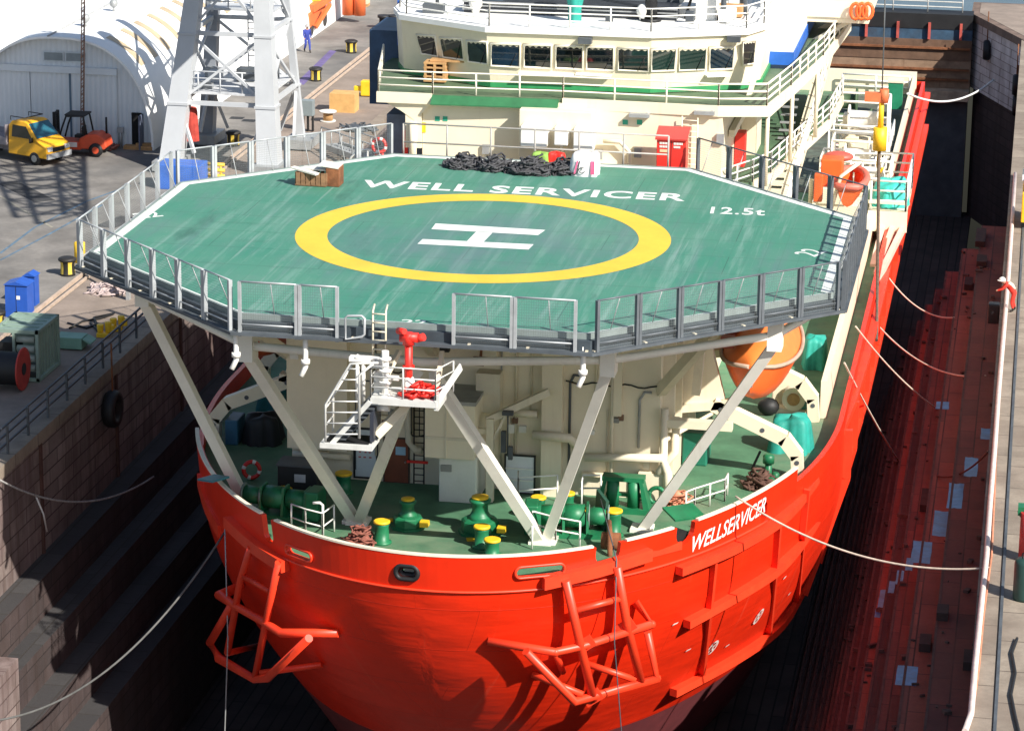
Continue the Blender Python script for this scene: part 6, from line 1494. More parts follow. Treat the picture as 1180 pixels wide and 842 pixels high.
# yellow pick-up truck
VANY = M('van_yellow', (.80,.40,.02), .4, var=.08, scale=1, fine=.08)
vp = Vector((-32.6,51.9,0)); vr = thing('flatbed_truck', vp, 'yellow flatbed truck with a dark side window parked before the shed', 'truck')
def VV(x,y,z): return vp+Vector((x,y,z))
prof = [(-1.35,.42),(-1.35,1.95),(-1.15,2.2),(-.25,2.25),(.0,2.18),(.72,1.38),(1.28,1.12),(1.42,.95),(1.45,.42)]
b = MB(); n = len(prof)
def vw(z): return .93 if z < 1.35 else .93-(z-1.35)*.16
vs = [VV(x,-vw(z),z) for x,z in prof]+[VV(x,vw(z),z) for x,z in prof]
b.add(vs,[tuple(range(n))[::-1],tuple(range(n,2*n))]+[(i,(i+1)%n,n+(i+1)%n,n+i) for i in range(n)]); cab = b.build('cab', VANY, vr, bevel=.05)
VG = M('van_glass',(.02,.10,.14),.08,var=.3,fine=0,spec=.9)
b = MB(); b.quad(VV(.03,-.76,2.13),VV(.68,-.84,1.42),VV(.68,.84,1.42),VV(.03,.76,2.13)); o = b.build('windscreen', VG, cab, fix=False); o.location += Vector((.025,0,.025))
for s_ in (-1,1):
    b = MB(); q = [VV(x,s_*(vw(z)+.012),z) for x,z in ((-1.05,1.38),(.42,1.38),(-.08,2.0),(-1.05,2.0))]; b.quad(*q); b.build('side_window', M('van_black',(.01,.01,.012),.15), cab, fix=False)
    b = MB(); b.box(VV(1.40,s_*.66,.92),(.12,.36,.22)); b.build('headlight', M('lamp_clear',(.75,.75,.72),.2,var=.05), cab)
    b = MB(); b.box(VV(.45,s_*1.05,1.35),(.1,.22,.26)); b.build('wing_mirror', BLACK, cab)
b = MB(); b.box(VV(1.46,0,.55),(.14,1.85,.28)); b.build('bumper', M('bumper_grey',(.35,.36,.37),.5), cab)
b = MB(); b.box(VV(1.42,0,.86),(.08,.9,.22)); b.build('grille', BLACK, cab)
b = MB(); b.box(VV(-3.1,0,.92),(3.4,2.0,.12)); b.box(VV(-1.5,0,1.45),(.06,1.95,1.0)); b.box(VV(-3.1,-1.0,1.12),(3.4,.05,.32)); b.box(VV(-3.1,1.0,1.12),(3.4,.05,.32)); b.box(VV(-2.6,0,.6),(4.2,.8,.3)); b.build('flatbed', M('bed_grey',(.22,.2,.22),.7,var=.3), vr)
b = MB(); b.tube([VV(-1.3,-.7,2.2),VV(-1.3,-.7,2.42),VV(-.3,-.7,2.42),VV(-.3,.7,2.42),VV(-1.3,.7,2.42),VV(-1.3,.7,2.2)],.025,6); b.build('roof_rack', BLACK, cab)
for x in (.55,-3.6):
    for s_ in (-1,1):
        b = MB(); b.lathe([(.20,-.13),(.34,-.12),(.36,0),(.34,.12),(.20,.13)],VV(x,s_*.84,.36),18,axis='y'); wh = b.build('wheel', BLACK, vr)
        b = MB(); b.lathe([(.19,-.14),(.19,.14)],VV(x,s_*.84,.36),14,axis='y'); b.build('rim', STEEL, wh)
vr.rotation_euler.z = R_(-24)
# forklift
fp_ = Vector((-31.2,54.2,0)); fl = thing('forklift', fp_, 'orange-red forklift with a dark cage and raised mast by the shed doors', 'forklift')
def FF(x,y,z): return fp_+Vector((x,y,z))
ORF = M('forklift_red',(.62,.08,.03),.45,var=.15,scale=2,fine=.15)
b = MB(); pr = [(.3,.4),(.3,.95),(.75,1.2),(1.3,1.25),(1.75,1.0),(1.85,.55),(1.7,.4)]; n = len(pr)
b.add([FF(x,-.62,z) for x,z in pr]+[FF(x,.62,z) for x,z in pr],[tuple(range(n))[::-1],tuple(range(n,2*n))]+[(i,(i+1)%n,n+(i+1)%n,n+i) for i in range(n)]); b.box(FF(-.3,0,.55),(1.4,1.2,.45)); bd_ = b.build('body', ORF, fl, bevel=.06)
b = MB()
for s_ in (-.55,.55): b.tube([FF(-.85,s_,.8),FF(-.65,s_,1.5),FF(-.4,s_,2.15),FF(.55,s_,2.2),FF(.75,s_,1.2)],.05,6)
b.box(FF(.1,0,2.22),(1.15,1.15,.07)); b.build('cage', BLACK, fl)
b = MB(); b.box(FF(.2,0,1.0),(.5,.5,.15)); b.box(FF(.42,0,1.3),(.1,.5,.5)); b.build('seat', BLACK, fl)
b = MB()
for s_ in (-.3,.3): b.box(FF(-1.15,s_,1.15),(.16,.12,2.3))
b.box(FF(-1.15,0,2.2),(.14,.6,.12)); b.box(FF(-1.15,0,1.2),(.14,.6,.1)); b.box(FF(-1.3,0,.5),(.1,.8,.5)); b.build('mast', BLACK, fl)
for s_ in (-.3,.3):
    b = MB(); b.box(FF(-1.85,s_,.18),(1.1,.12,.06)); b.build('fork', GREYD, fl)
b = MB(); b.box(FF(-.15,-.63,.62),(.7,.03,.26)); b.build('side_panel', M('panel_white',(.72,.68,.66),.5), bd_)
b = MB(); b.cyl(FF(1.55,.4,1.1),FF(1.55,.4,2.0),.06,.06,8); b.build('exhaust', BLACK, fl)
for x, r in ((-.75,.36),(1.25,.38)):
    for s_ in (-.58,.58):
        b = MB(); b.lathe([(.2,-.14),(r,-.13),(r,.13),(.2,.14)],FF(x,s_,r),16,axis='y'); wh = b.build('wheel', BLACK, fl); b = MB(); b.lathe([(.19,-.15),(.19,.15)],FF(x,s_,r),12,axis='y'); b.build('rim', ORF, wh)
p = at(118,172,z=0); heap(p,(1.8,.8,.4),41,22,.04,RUST); o = heap(p,(1.8,.8,.45),41,22,.05).build('scrap_pile', M('scrap_red',(.35,.12,.09),.8,var=.4,scale=3)); tag(o,'low pile of reddish scrap right of the forklift','scrap pile')
p = at(160,172,z=0); b = MB(); b.box(p+Vector((0,0,.1)),(1.6,.5,.2)); b.box(p+Vector((.3,.2,.25)),(1.0,.3,.12),rz=.2); o = b.build('timber_stack', WOOD); tag(o,'small stack of timber in front of the dark shed doorway','timber')

# orange telescopic loader at the top
mp_ = at(352,43,z=0); ml_ = thing('telehandler', mp_, 'yellow and orange telehandler working at the far end of the quay', 'telehandler')
def TT(x,y,z): return mp_+Vector((x,y,z))
ORG = M('loader_orange',(.75,.16,.05),.5,var=.12,scale=1,fine=.1)
b = MB(); b.box(TT(-1.0,1.5,1.2),(3.0,4.5,1.0)); b.box(TT(-1.2,.5,1.6),(2.0,1.6,1.6)); b.build('body', ORG, ml_, bevel=.08)
b = MB(); b.box(TT(-.9,2.2,2.7),(3.4,2.4,1.4)); b.build('engine_cover', M('loader_yellow',(.85,.50,.03),.5,var=.1), ml_, bevel=.08)
for x in (1.4,2.2):
    b = MB(); b.cyl(TT(x,6.5,.5),TT(x,6.5,3.0),.42,.42,14); b.ball(TT(x,6.5,3.0),.42,6); b.build('tank', ORG, ml_)
b = MB(); b.bar(TT(.4,0,1.9),TT(1.4,5,2.6),.4,.5); b.bar(TT(.6,.4,.6),TT(1.2,2,1.9),.2,.25); b.build('boom', ORG, ml_)
for x, y in ((-1.9,-.2),(.3,-.2),(-1.9,3.6),(.3,3.6)):
    b = MB(); b.lathe([(.25,-.2),(.6,-.18),(.6,.18),(.25,.2)],TT(x,y,.6),16,axis='y' if False else 'x'); b.build('wheel', M('tyre',(.05,.045,.042),.85,var=.3), ml_)
p = at(417,8,z=0); r0 = thing('pallet_crate', p, 'small plywood crate on a pallet at the top of the quay', 'crate')
b = MB(); b.box(p+Vector((0,.3,.55)),(.85,.85,.7)); b.build('crate_box', M('ply_pale',(.62,.50,.34),.8,var=.15,fine=.3), r0)
b = MB()
for dx in (-.35,0,.35): b.box(p+Vector((dx,.3,.09)),(.12,.9,.18))
b.build('pallet', WOOD, r0)
# gear between the crane and the bridge wing
p = at(394,130,z=0); b = MB(); b.box(p+Vector((0,.6,.55)),(1.5,1.2,1.1)); o = b.build('plywood_crate', M('ply_orange',(.62,.36,.13),.8,var=.15,scale=2,fine=.25), None); tag(o,'large orange plywood crate on the quay edge left of the bridge','crate')
p = at(378,140,z=0); r0 = thing('cable_spool', p, 'pale cable spool standing on end beside the plywood crate', 'spool')
b = MB(); b.lathe([(.5,.55),(.5,.62)],p,20); b.lathe([(.45,0),(.45,.07)],p,20); b.build('flange', M('spool_white',(.68,.66,.60),.7), r0)
b = MB(); b.lathe([(.28,.07),(.28,.55)],p,16); b.build('core', WOOD, r0)
p = at(354,152,z=0); r0 = thing('switch_cabinet', p, 'grey switch cabinet on a dark frame at the kerb', 'cabinet')
b = MB(); b.box(p+Vector((0,.2,1.35)),(.7,.5,.9)); b.build('cabinet_body', M('cab_grey',(.22,.26,.27),.5,var=.1), r0, bevel=.03)
b = MB()
for dx in (-.28,0,.28): b.box(p+Vector((dx,.2,.45)),(.07,.3,.9))
b.build('stand', BLACK, r0)
p = at(421,112,z=0); b = MB(); b.box(p+Vector((0,.3,.5)),(.6,.6,.9)); b.box(p+Vector((-.5,.3,.45)),(.5,.3,.3)); o = b.build('yellow_pump', YEL, None, bevel=.05); tag(o,'small yellow pump on the quay edge beside the bridge wing','pump')
p = at(412,150,z=0); o = heap(p,(2.4,2.2,.5),51,26,.04).build('hose_tangle', GREYD); tag(o,'dark tangle of hoses on the quay behind the helideck fence','hose tangle')
b = MB(); a = Vector((-18.5,58,.3)); c_ = Vector((-13.2,50,1.0))
for o_ in (Vector((0,0,0)),Vector((.9,.6,0))):
    b.bar(a+o_,c_+o_,.12,.3); b.tube([a+o_+Vector((0,0,1)),c_+o_+Vector((0,0,1))],.04,6)
    for k in range(7): q = a.lerp(c_,k/6)+o_; b.tube([q,q+Vector((0,0,1))],.035,6)
for k in range(22): q = a.lerp(c_,k/21); b.bar(q,q+Vector((.9,.6,0)),.18,.05)
o = b.build('gangway', GREYM); tag(o,'grey gangway from the quay to the ship behind the left net fence','gangway')
q0 = Vector((-7.5,20.6,7.0)); b = MB()
b.tube([q0+Vector((.85*math.cos(t*math.pi/10),0,.85*math.sin(t*math.pi/10)+.5)) for t in range(11)],.045,6); b.tube([q0+Vector((-.85,0,0)),q0+Vector((-.85,0,.5))],.045,6); b.tube([q0+Vector((.85,0,0)),q0+Vector((.85,0,.5))],.045,6)
for t in (3,5,7): b.tube([q0+Vector((0,0,.2)),q0+Vector((.85*math.cos(t*math.pi/10),0,.85*math.sin(t*math.pi/10)+.5))],.04,6)
b.tube([q0+Vector((-.85,0,.55)),q0+Vector((.85,0,.55))],.04,6); b.build('arched_railing', WHITE, ship)
p = at(437,168,y=20.2); lifebuoy(p,(0,-1,.1),.28,'lifebuoy','red and white lifebuoy at the back left corner of the helideck',REDB,WHITE)
p = at(437,182,y=20.2); lifebuoy(p,(0,-1,.1),.2,'lifebuoy','smaller lifebuoy hung under the other at the helideck back corner',REDB,WHITE)

# near left: cabinets, container, reel, bitts
def blue_cab(c, d, lab):
    r0 = thing('blue_cabinet', c, lab, 'cabinet'); BC = M('cabinet_blue',(.02,.09,.42),.45,var=.12,scale=2,fine=.1)
    b = MB(); b.box(c+Vector((0,0,d[2]/2)),d); bo = b.build('body', BC, r0)
    b = MB(); x, y, z = d[0]/2+.06, d[1]/2+.06, d[2]; pts = [c+Vector(v) for v in ((-x,-y,z),(x,-y,z),(0,-y,z+.16))]; b.loop_prism(pts,(0,2*y,0)); b.build('roof', BC, r0)
    b = MB(); b.box(c+Vector((.1,-d[1]/2-.008,d[2]*.62)),(.16,.012,.16)); b.build('label_plate', WHITE, bo)
    b = MB(); b.box(c+Vector((.0,-d[1]/2-.004,d[2]*.5)),(.02,.01,d[2]*.9)); b.build('door_gap', BLACK, bo)
    return r0
c = at(15,366,z=0); blue_cab(c+Vector((.15,.5,0)),(1.0,.9,1.45),'large blue electrical cabinet with a ridged roof near the left edge')
c = at(31,353,z=0); blue_cab(c+Vector((.1,.4,0)),(.5,.6,1.35),'narrow blue electrical cabinet behind the large one')
GC = M('container_green', (.25,.34,.28), .6, var=.12, scale=1, streak=.3, scol=(.15,.2,.15), fine=.2)
c = Vector((-20.05,13.2,0)); r0 = thing('equipment_container', c, 'grey-green framed equipment container on the quay behind the red reel', 'container')
b = MB(); W2, D2, H2 = .95,1.35,2.15
for x in (-W2,W2):
    for y in (-D2,D2): b.box(c+Vector((x*.93,y*.95,H2/2)),(.13,.13,H2))
for z in (.1,H2-.06):
    for y in (-D2,D2): b.box(c+Vector((0,y*.95,z)),(2*W2,.135,.14))
    for x in (-W2,W2): b.box(c+Vector((x*.93,0,z)),(.135,2*D2,.14))
b.box(c+Vector((-.1,-D2*.95,H2/2)),(.1,.12,H2)); b.build('frame', GC, r0)
b = MB(); b.box(c+Vector((0,.1,H2-.10)),(1.75,2.45,.06))
for k in range(5): b.box(c+Vector((0,-1.0+.5*k,H2-.05)),(1.7,.12,.05))
b.build('roof', GC, r0)
b = MB(); b.box(c+Vector((.8,.1,H2/2)),(.06,2.4,H2-.2)); b.box(c+Vector((0,1.2,H2/2)),(1.7,.06,H2-.2))
for k in range(7): b.box(c+Vector((.84,-1.0+.36*k,H2/2)),(.05,.1,H2-.3))
b.build('side_panel', GC, r0)
b = MB()
for k in range(4): b.cyl(c+Vector((-.05,-1.0,.5+.4*k)),c+Vector((.7,-1.0,.5+.4*k)),.15,.15,10)
b.build('tank', M('tank_pale',(.40,.45,.40),.5), r0)
b = MB(); b.box(c+Vector((-.5,-.5,.8)),(.7,.9,1.4)); b.build('engine', BLACK, r0)
c = Vector((-20.05,10.75,0)); r0 = thing('cable_reel', c, 'black cable reel with red flanges in the shade of the helideck', 'cable reel')
for x in (-.72,.62):
    b = MB(); b.lathe([(.86,x),(.88,x+.03),(.86,x+.07)],c+Vector((0,0,.88)),28,axis='x'); fl_ = b.build('flange', M('reel_red',(.45,.04,.03),.5,var=.2), r0)
    b = MB(); b.lathe([(.25,x-.02),(.25,x+.09)],c+Vector((0,0,.88)),14,axis='x'); b.build('hub', BLACK, fl_)
b = MB(); b.lathe([(.66,-.64)]+[(.66+.02*(k%2),-.62+.05*k) for k in range(25)]+[(.66,.6)],c+Vector((0,0,.88)),24,axis='x'); b.build('cable_winding', BLACK, r0)
p = at(78,404,z=0); b = MB(); b.box(p+Vector((0,.5,.3)),(1.2,.9,.5)); b.box(p+Vector((.8,.5,.4)),(.4,.8,.1),ry=.5); o = b.build('green_skip', M('skip_green',(.20,.36,.27),.6,var=.15,fine=.2),None,bevel=.03); tag(o,'low pale green skip right of the framed container','skip')
for px, py, lab in ((119,388,'yellow mooring bitt nearer the rail, right of the green skip'),(134,381,'yellow mooring bitt farther from the rail, beside its twin')):
    p = at(px,py,z=0); b = MB(); b.box(p+Vector((0,0,.1)),(.5,.4,.2)); b.cyl(p+Vector((-.12,0,.2)),p+Vector((-.12,0,.55)),.13,.16,10); b.cyl(p+Vector((.2,.1,.2)),p+Vector((.2,.1,.65)),.13,.16,10); b.box(p+Vector((.3,.2,.35)),(.25,.3,.3),rz=.4); o = b.build('mooring_bitt', YEL,None,bevel=.03); tag(o,lab,'mooring bitt','yellow mooring bitts at the dock rail')
p = at(128,335,z=0); o = heap(p,(2.6,2.4,.35),77,40,.035).build('wire_tangle', M('wire_pink',(.45,.36,.34),.8,var=.3)); tag(o,'pale tangle of wire rope on the quay under the helideck corner','wire tangle')
b = MB()
for pts in ([(78,372),(100,378),(112,374),(108,366),(131,361)],[(80,378),(95,370),(115,367),(130,362),(132,360)],[(104,371),(110,378),(114,384)]): b.tube([at(x,y,z=.05) for x,y in pts],.045,5)
o = b.build('loose_hose', BLACK); tag(o,'loose black hose lying on the sunlit quay above the yellow bitts','hose')
b = MB(); a = at(103,318,z=0); c_ = at(148,345,z=0); b.bar(a+Vector((0,0,.6)),c_+Vector((0,0,.6)),.12,.15); b.bar(a,a+Vector((0,0,.9)),.15,.15); b.bar(c_,c_+Vector((0,0,1.2)),.15,.3); o = b.build('steel_trestle', GREYM); tag(o,'grey steel trestle standing on the quay under the helideck corner','trestle')
# guard rail on the dock edge
gr = thing('guard_rail', (-17.3,9,0), 'dark grey guard rail along the left dock edge', 'guard rail')
b = MB()
for z in (.42,.78,1.12): b.box2((-17.32,-12,z-.04),(-17.26,21.5,z+.04))
b.build('rail', GREYD, gr)
y = -11.5
while y < 22: b = MB(); b.box((-17.22,y,.56),(.08,.1,1.16)); b.build('post', GREYD, gr); y += 2.35
# tyre fender on the wall
def tyre(c, r, axis, lab):
    r0 = thing('tyre_fender', c, lab, 'tyre fender', 'tyres hung as fenders'); prof = [(r*.55,-.22),(r*.9,-.25),(r,-.12),(r,.12),(r*.9,.25),(r*.55,.22),(r*.55,-.22)]
    b = MB(); b.lathe(prof,c,24,axis=axis); b.build('tyre', BLACK, r0); b = MB(); b.tube([c+Vector((0,0,r*.6)),c+Vector((0,0,r+2.0))],.04,6); b.build('chain', RUST, r0)
p = at(130,471,x=-16.65); tyre(p,.78,'x','black tyre hung on the shaded left dock wall')
for px, py, lab in ((1137,58,'black tyre hung on the upper face of the far pier head'),(1171,98,'black tyre high on the pier head wall at the right edge'),(1171,122,'black tyre below another on the pier head wall at the right edge')):
    n_ = Vector((-.94,-.34,0)); P0 = Vector((18.2,105.7,0))+n_*.2; p = at_pl(px,py,P0,n_) if px < 1150 else at(px,py,y=98.0); tyre(p,.7,'x',lab)

# =================================================================== RIGHT QUAY
b = MB(); pts = [at(x,y,z=.12) for x,y in ((1112,842),(1119,822),(1124,765),(1130,705),(1137,640),(1141,580),(1146,520),(1151,450),(1157,380),(1162,320),(1166,262),(1170,200))]
b.tube(pts,.095,8); o = b.build('edge_pipe', M('pipe_pink',(.68,.55,.50),.6,var=.15,scale=2,fine=.3)); tag(o,'pale pink pipe running along the right dock edge','pipe')
b = MB(); pts = [at(x+3.5+1.2*math.sin(y*.13),y,z=.06) for x,y in ((1119,815),(1126,765),(1131,705),(1138,640),(1142,580),(1146,520))]; b.tube(pts,.04,6); o = b.build('orange_hose', M('hose_orange',(.55,.22,.12),.7,var=.3)); tag(o,'thin orange hose beside the pale pink pipe on the right dock edge','hose')
b = MB(); b.tube([at(x,y,z=.06) for x,y in ((1172,735),(1166,752),(1170,775),(1165,800),(1170,825),(1176,850))],.05,6); o = b.build('black_cable', BLACK); tag(o,'black cable snaking over the right quay at the bottom corner','cable')
c = at(1177,262,z=0); r0 = thing('gantry_leg', c, 'white crane leg on a yellow bogie at the right edge of the picture', 'crane')
b = MB(); b.box(c+Vector((.6,1.0,1.1)),(1.3,3.0,1.5)); bg_ = b.build('bogie', YEL, r0, bevel=.05)
b = MB(); b.box(c+Vector((.3,.2,1.9)),(.5,.8,1.0)); b.build('motor', BLUE, r0)
b = MB(); b.box(c+Vector((.65,1.2,8.6)),(1.35,1.35,13.0)); b.box(c+Vector((.65,1.2,2.4)),(1.5,1.5,.3)); b.build('leg', M('gantry_pale',(.66,.70,.74),.5,var=.05), r0)
for dy in (.1,1.9):
    b = MB(); b.lathe([(.36,.3),(.36,.8)],c+Vector((0,dy,.36)),14,axis='x'); b.build('wheel', BLACK, r0)
p = at(1180,690,z=0); r0 = thing('steel_drum', p, 'dark green lidded drum at the right edge of the quay', 'drum')
b = MB(); b.lathe([(.36,0),(.38,.1),(.38,1.25),(.34,1.38),(.1,1.42)],p,20); b.build('body', M('drum_green',(.02,.06,.05),.5,var=.2), r0)
b = MB(); b.tube([p+Vector((.14*math.cos(t),0,1.5+.14*math.sin(t))) for t in [i*.63 for i in range(10)]],.03,5,closed=True); b.build('lifting_ring', BLACK, r0)
p = at(1185,645,z=0); r0 = thing('pump_set', p, 'red and green pump set cut by the right edge of the picture', 'pump')
b = MB(); b.cyl(p+Vector((0,0,.1)),p+Vector((0,0,1.7)),.35,.35,14); b.build('cylinder', M('pump_red',(.45,.03,.03),.5), r0)
b = MB(); b.cyl(p+Vector((-.35,.2,1.5)),p+Vector((.3,.2,2.0)),.2,.2,10); b.box(p+Vector((-.2,.3,1.7)),(.5,.5,.3)); b.build('valve', MACH, r0)
# =================================================================== ROPES
def pix(P):
    d = Vector(P)-CAM; x, y, z = d.dot(rt), d.dot(up), d.dot(fw); return 590+FPX*x/z, 421-FPX*y/z
def tread_hit(px, py):
    for x2, z0 in RT:
        p = at(px, py, z=z0)
        if abs(tread_z(p.x)-z0) < .01: return p
    return at(px, py, z=DFLOOR)
def rope(A, B, mid_y, r, name, lab, mat=ROPEM, group=None, tm=.5):
    A = Vector(A); B = Vector(B); lo, hi = 0, 14
    for _ in range(40):
        m_ = (lo+hi)/2; P = A.lerp(B,tm)+Vector((0,0,-m_*4*tm*(1-tm)))
        if pix(P)[1] < mid_y: lo = m_
        else: hi = m_
    b = MB(); b.tube(catenary(A,B,(lo+hi)/2,28), r, 6); o = b.build(name, mat); return tag(o, lab, 'rope', group)
RP = M('rope_pale',(.62,.50,.40),.9,var=.2,scale=6); RW = M('rope_white',(.70,.70,.68),.9,var=.15)
rope(at(1046,108,x=12.7), at(1145,92,y=103.8), 116, .07, 'mooring_rope', 'white mooring rope from the stern to the pier head', RW)
rope(at(1012,302,x=12.7), tread_hit(1100,366), 352, .04, 'mooring_rope', 'thin rope from under the platform down to the upper step, highest of the near ropes', RP)
rope(at(1001,362,x=12.8), tread_hit(1136,433), 419, .04, 'mooring_rope', 'pale rope from the hull to the right dock edge, third rope from the bow', RP)
rope(at(986,376,x=12.8), tread_hit(1080,471), 432, .04, 'mooring_rope', 'pale rope from the hull ending on a wet patch of the step', RP)
rope(at(973,418,x=12.8), tread_hit(1036,532), 482, .04, 'mooring_rope', 'short rope hanging from the hull to the lower steps', RP)
rope(hull_hit(846,571,.05), at(1141,654,z=.06), 635, .04, 'mooring_rope', 'tan mooring rope from the bow bulwark beside the ship name', RP, tm=.45)
rope(at(1139,520,z=.0), tread_hit(1080,548), 545, .04, 'mooring_rope', 'dark rope drooping across the red steps', M('rope_dark',(.06,.03,.025),.9))
A = at(0,553,x=-16.8); B = at(177,549,x=-14.3)
rope(A, B, 578, .04, 'mooring_rope', 'speckled grey chain across the left dock wall', M('chain_pale',(.30,.29,.28),.8,var=.5,scale=12,fine=.6))
b = MB(); p = at(42,573,x=-16.3); b.tube([p, at(50,592,x=-16.3), at(54,612,x=-16.3)],.035,5); o = b.build('rope_end', RW); tag(o,'frayed white rope end hanging from the speckled chain','rope')
rope(at(-30,832,x=-13.5), hull_hit(262,612,.1), 748, .04, 'mooring_rope', 'grey mooring rope rising from the bottom left corner to the bow', M('rope_grey',(.10,.10,.095),.9,var=.3), tm=.6)
p = hull_hit(268,600,.3); e = at(259,842,y=p.y+.3); b = MB(); b.tube([p, p.lerp(e,.55)+Vector((.12,0,0)), e, e+Vector((0,0,-5))],.025,5); o = b.build('hanging_line', GREYM); tag(o,'thin line hanging straight down from the left of the bow','rope')
p = at(692,575,z=.6); q_ = hull_hit(704,640,.35); e = at_pl(716,842,q_,Vector((.3,-.95,0))); b = MB(); b.tube([p, q_, at_pl(708,740,q_,Vector((.3,-.95,0))), e, e+Vector((0,0,-5))],.022,5); o = b.build('hanging_line', GREYD); tag(o,'thin dark line hanging down through the right bow fender','rope')
b = MB(); p = at(1045,190,x=12.9); b.tube([p, at(1052,215,x=12.9), at(1056,260,x=12.9)],.03,5); o = b.build('hanging_line', GREYM); tag(o,'thin line hanging off the hull beside the railed platform','rope')
# timber shores and debris low in the dock on the right
for k,(px0,py0,px1,py1,z0) in enumerate(((1000,832,1048,760,-8.6),(1016,640,1026,590,-9.5),)):
    b = MB(); b.bar(at(px0,py0,z=z0), at(px1,py1,z=z0+1.4), .3,.3); o = b.build('timber_shore', GREYD); tag(o,('dark timber shore lying low on the right steps near the bottom','slim timber shore leaning on the lower right steps')[k],'shore')

# =================================================================== PEOPLE
def person(loc, rz, J, cols, lab, helmet=None, vest=None):
    # J: joint name -> (x, y, z, r); bones as an edge list
    names = list(J); bones = [('pel','spine'),('spine','chest'),('chest','neck'),('neck','head'),('head','crown'),('chest','lsh'),('lsh','lel'),('lel','lwr'),('lwr','lha'),('chest','rsh'),('rsh','rel'),('rel','rwr'),('rwr','rha'),('pel','lhip'),('lhip','lkn'),('lkn','lan'),('lan','lto'),('pel','rhip'),('rhip','rkn'),('rkn','ran'),('ran','rto')]
    me = bpy.data.meshes.new('body'); me.from_pydata([J[n_][:3] for n_ in names], [(names.index(a),names.index(c)) for a,c in bones], [])
    o = bpy.data.objects.new('body', me); sc.collection.objects.link(o)
    md = o.modifiers.new('skin','SKIN'); ss = o.modifiers.new('sub','SUBSURF'); ss.levels = 2; ss.render_levels = 2
    for i, n_ in enumerate(names): me.skin_vertices[0].data[i].radius = (J[n_][3],)*2
    me.skin_vertices[0].data[names.index('pel')].use_root = True
    bpy.context.view_layer.update(); m2 = bpy.data.meshes.new_from_object(o.evaluated_get(bpy.context.evaluated_depsgraph_get())); bpy.data.objects.remove(o); bpy.data.meshes.remove(me)
    m2.name = 'body'
    root = thing('person', loc, lab, 'person'); ob = bpy.data.objects.new('body', m2); sc.collection.objects.link(ob); ob.parent = root
    WORG[ob.name] = Vector(loc)
    m2.materials.clear()
    for c in cols: m2.materials.append(c)      # 0 clothes, 1 skin, 2 boots
    hd_ = Vector(J['head'][:3]); hands = [Vector(J['lha'][:3]),Vector(J['rha'][:3])]; feet = [Vector(J['lan'][:3]),Vector(J['ran'][:3]),Vector(J['lto'][:3]),Vector(J['rto'][:3])]
    for p in m2.polygons:
        p.use_smooth = True; c = p.center
        if (c-hd_).length < .19 or min((c-h).length for h in hands) < .10: p.material_index = 1
        elif min((c-f).length for f in feet) < .13: p.material_index = 2
    def part(bld, nm, mt):
        s_ = MB(); bld(s_); x = s_.build(nm, mt, None); x.parent = root; x.location = WORG[x.name]; return x
    fwd = (Vector(J['nose'][:3]) if 'nose' in J else hd_+Vector((.1,0,0)))
    if helmet: part(lambda s_: (s_.lathe([(.155,0),(.15,.05),(.12,.12),(.06,.155),(0,.165)], hd_+Vector((0,0,.02)), 16), s_.lathe([(.15,0),(.19,-.005),(.19,.01),(.15,.02)], hd_+Vector((.03,0,.02)), 16)), 'helmet', helmet)
    part(lambda s_: s_.ball(hd_+Vector((.115,0,-.02)),.022,5), 'nose', cols[1])
    for s2 in (-1,1): part(lambda s_: s_.ball(hd_+Vector((.10,s2*.04,.015)),.014,5), 'eye', BLACK)
    if vest: vest(part, J)
    root.rotation_euler.z = rz; return root
SKIN = M('skin',(.48,.26,.17),.6,var=.08); OVB = M('overall_blue',(.03,.05,.28),.8,var=.2,scale=5); OVR = M('overall_red',(.62,.035,.02),.8,var=.15,scale=5); BOOT_ = M('boots',(.03,.025,.02),.7)
walk = dict(pel=(0,0,.96,.15),spine=(.0,0,1.12,.145),chest=(.02,0,1.36,.16),neck=(.03,0,1.52,.065),head=(.05,0,1.66,.10),crown=(.05,0,1.76,.075),
  lsh=(.02,.2,1.43,.075),lel=(-.10,.25,1.17,.055),lwr=(-.02,.27,.93,.042),lha=(.02,.27,.83,.045),rsh=(.02,-.2,1.43,.075),rel=(.10,-.26,1.18,.055),rwr=(.25,-.25,.98,.042),rha=(.31,-.24,.90,.045),
  lhip=(0,.10,.90,.11),lkn=(.20,.11,.50,.078),lan=(.26,.11,.09,.055),lto=(.43,.11,.05,.045),rhip=(0,-.10,.90,.11),rkn=(.02,-.11,.49,.078),ran=(-.28,-.11,.13,.055),rto=(-.14,-.11,.05,.045))
p = at(354,60.5,z=0); person(p, R_(-60), walk, (OVB,SKIN,BOOT_), 'man in blue overalls walking on the quay beside the telehandler', helmet=M('cap_grey',(.35,.33,.32),.6))
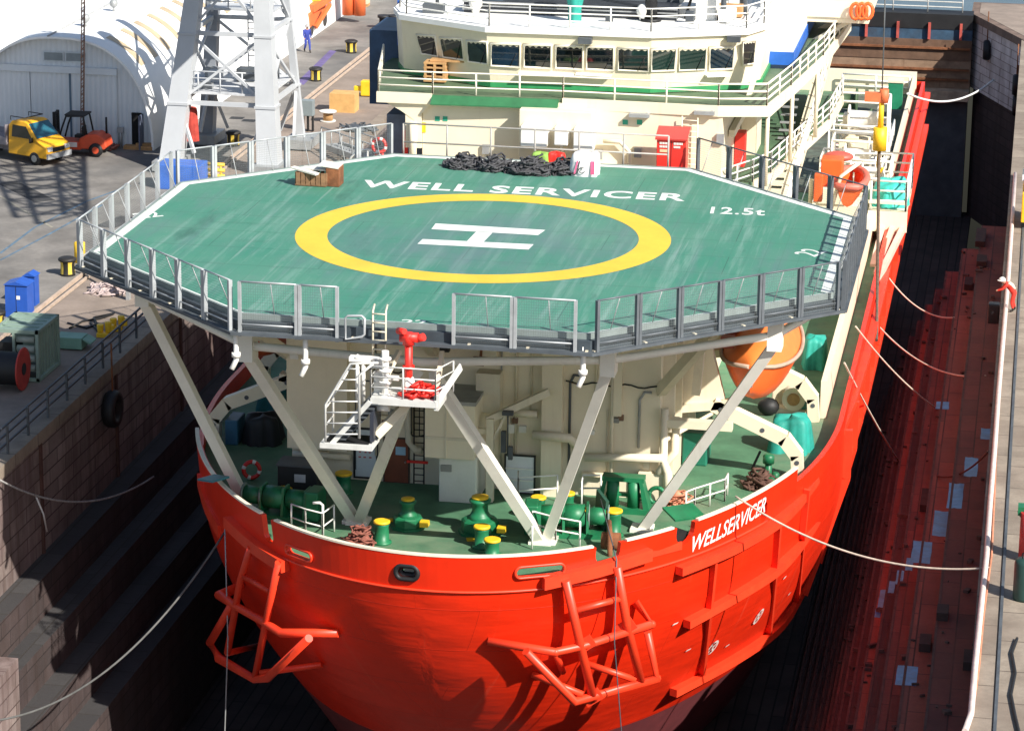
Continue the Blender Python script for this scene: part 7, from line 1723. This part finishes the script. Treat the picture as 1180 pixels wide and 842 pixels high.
lean = dict(pel=(0,0,.90,.155),spine=(.10,0,1.05,.15),chest=(.30,0,1.20,.165),neck=(.44,0,1.30,.065),head=(.54,0,1.38,.10),crown=(.58,0,1.48,.075),
  lsh=(.32,.2,1.26,.075),lel=(.52,.24,1.05,.055),lwr=(.72,.20,.98,.042),lha=(.80,.18,.96,.045),rsh=(.32,-.2,1.26,.075),rel=(.50,-.25,1.02,.055),rwr=(.68,-.18,.92,.042),rha=(.77,-.16,.90,.045),
  lhip=(-.02,.10,.84,.115),lkn=(.08,.13,.47,.08),lan=(-.02,.14,.09,.055),lto=(.15,.15,.05,.045),rhip=(-.02,-.10,.84,.115),rkn=(.02,-.13,.47,.08),ran=(-.10,-.14,.09,.055),rto=(.07,-.15,.05,.045))
p = at(1167,359,z=0); person(p, R_(180), lean, (OVR,SKIN,BOOT_), 'worker in red overalls and white helmet bending over the right dock edge', helmet=M('helmet_white',(.8,.78,.75),.4),
   vest=lambda part, J: part(lambda s_: s_.tube([(.02,0,1.0),(.14,0,1.14),(.30,0,1.28)],[.12,.165,.15],10), 'shoulder_panel', M('panel_cream',(.75,.65,.5),.8)))
p = at(1152,352,z=-.0); b = MB(); b.box((p.x-.25,p.y,-.35),(.5,.6,.9)); o = b.build('tool_bag', BLACK,None,bevel=.05); tag(o,'black tool bag hung over the dock edge in front of the red worker','bag')

# stones, planks and rubbish lying on the right hand steps: too many scraps to count
rr = random.Random(77); b = MB()
for k in range(170):
    x2, z2 = rr.choice(RT[:9]); xs = [18.9]+[q[0] for q in RT]; i_ = [q[0] for q in RT].index(x2); x = rr.uniform(x2+.05, xs[i_]-.05); y = rr.uniform(-12,57); s_ = rr.uniform(.05,.22)
    b.box((x,y,z2+s_*.3),(s_*rr.uniform(.6,1.6),s_*rr.uniform(.6,2.2),s_*.7),rz=rr.random()*3)
o = b.build('step_rubble', M('rubble_brown',(.10,.06,.05),.95,var=.6,scale=3,fine=.5)); tag(o,'scattered stones and scraps along the red-brown dock steps','rubble',None,'stuff')
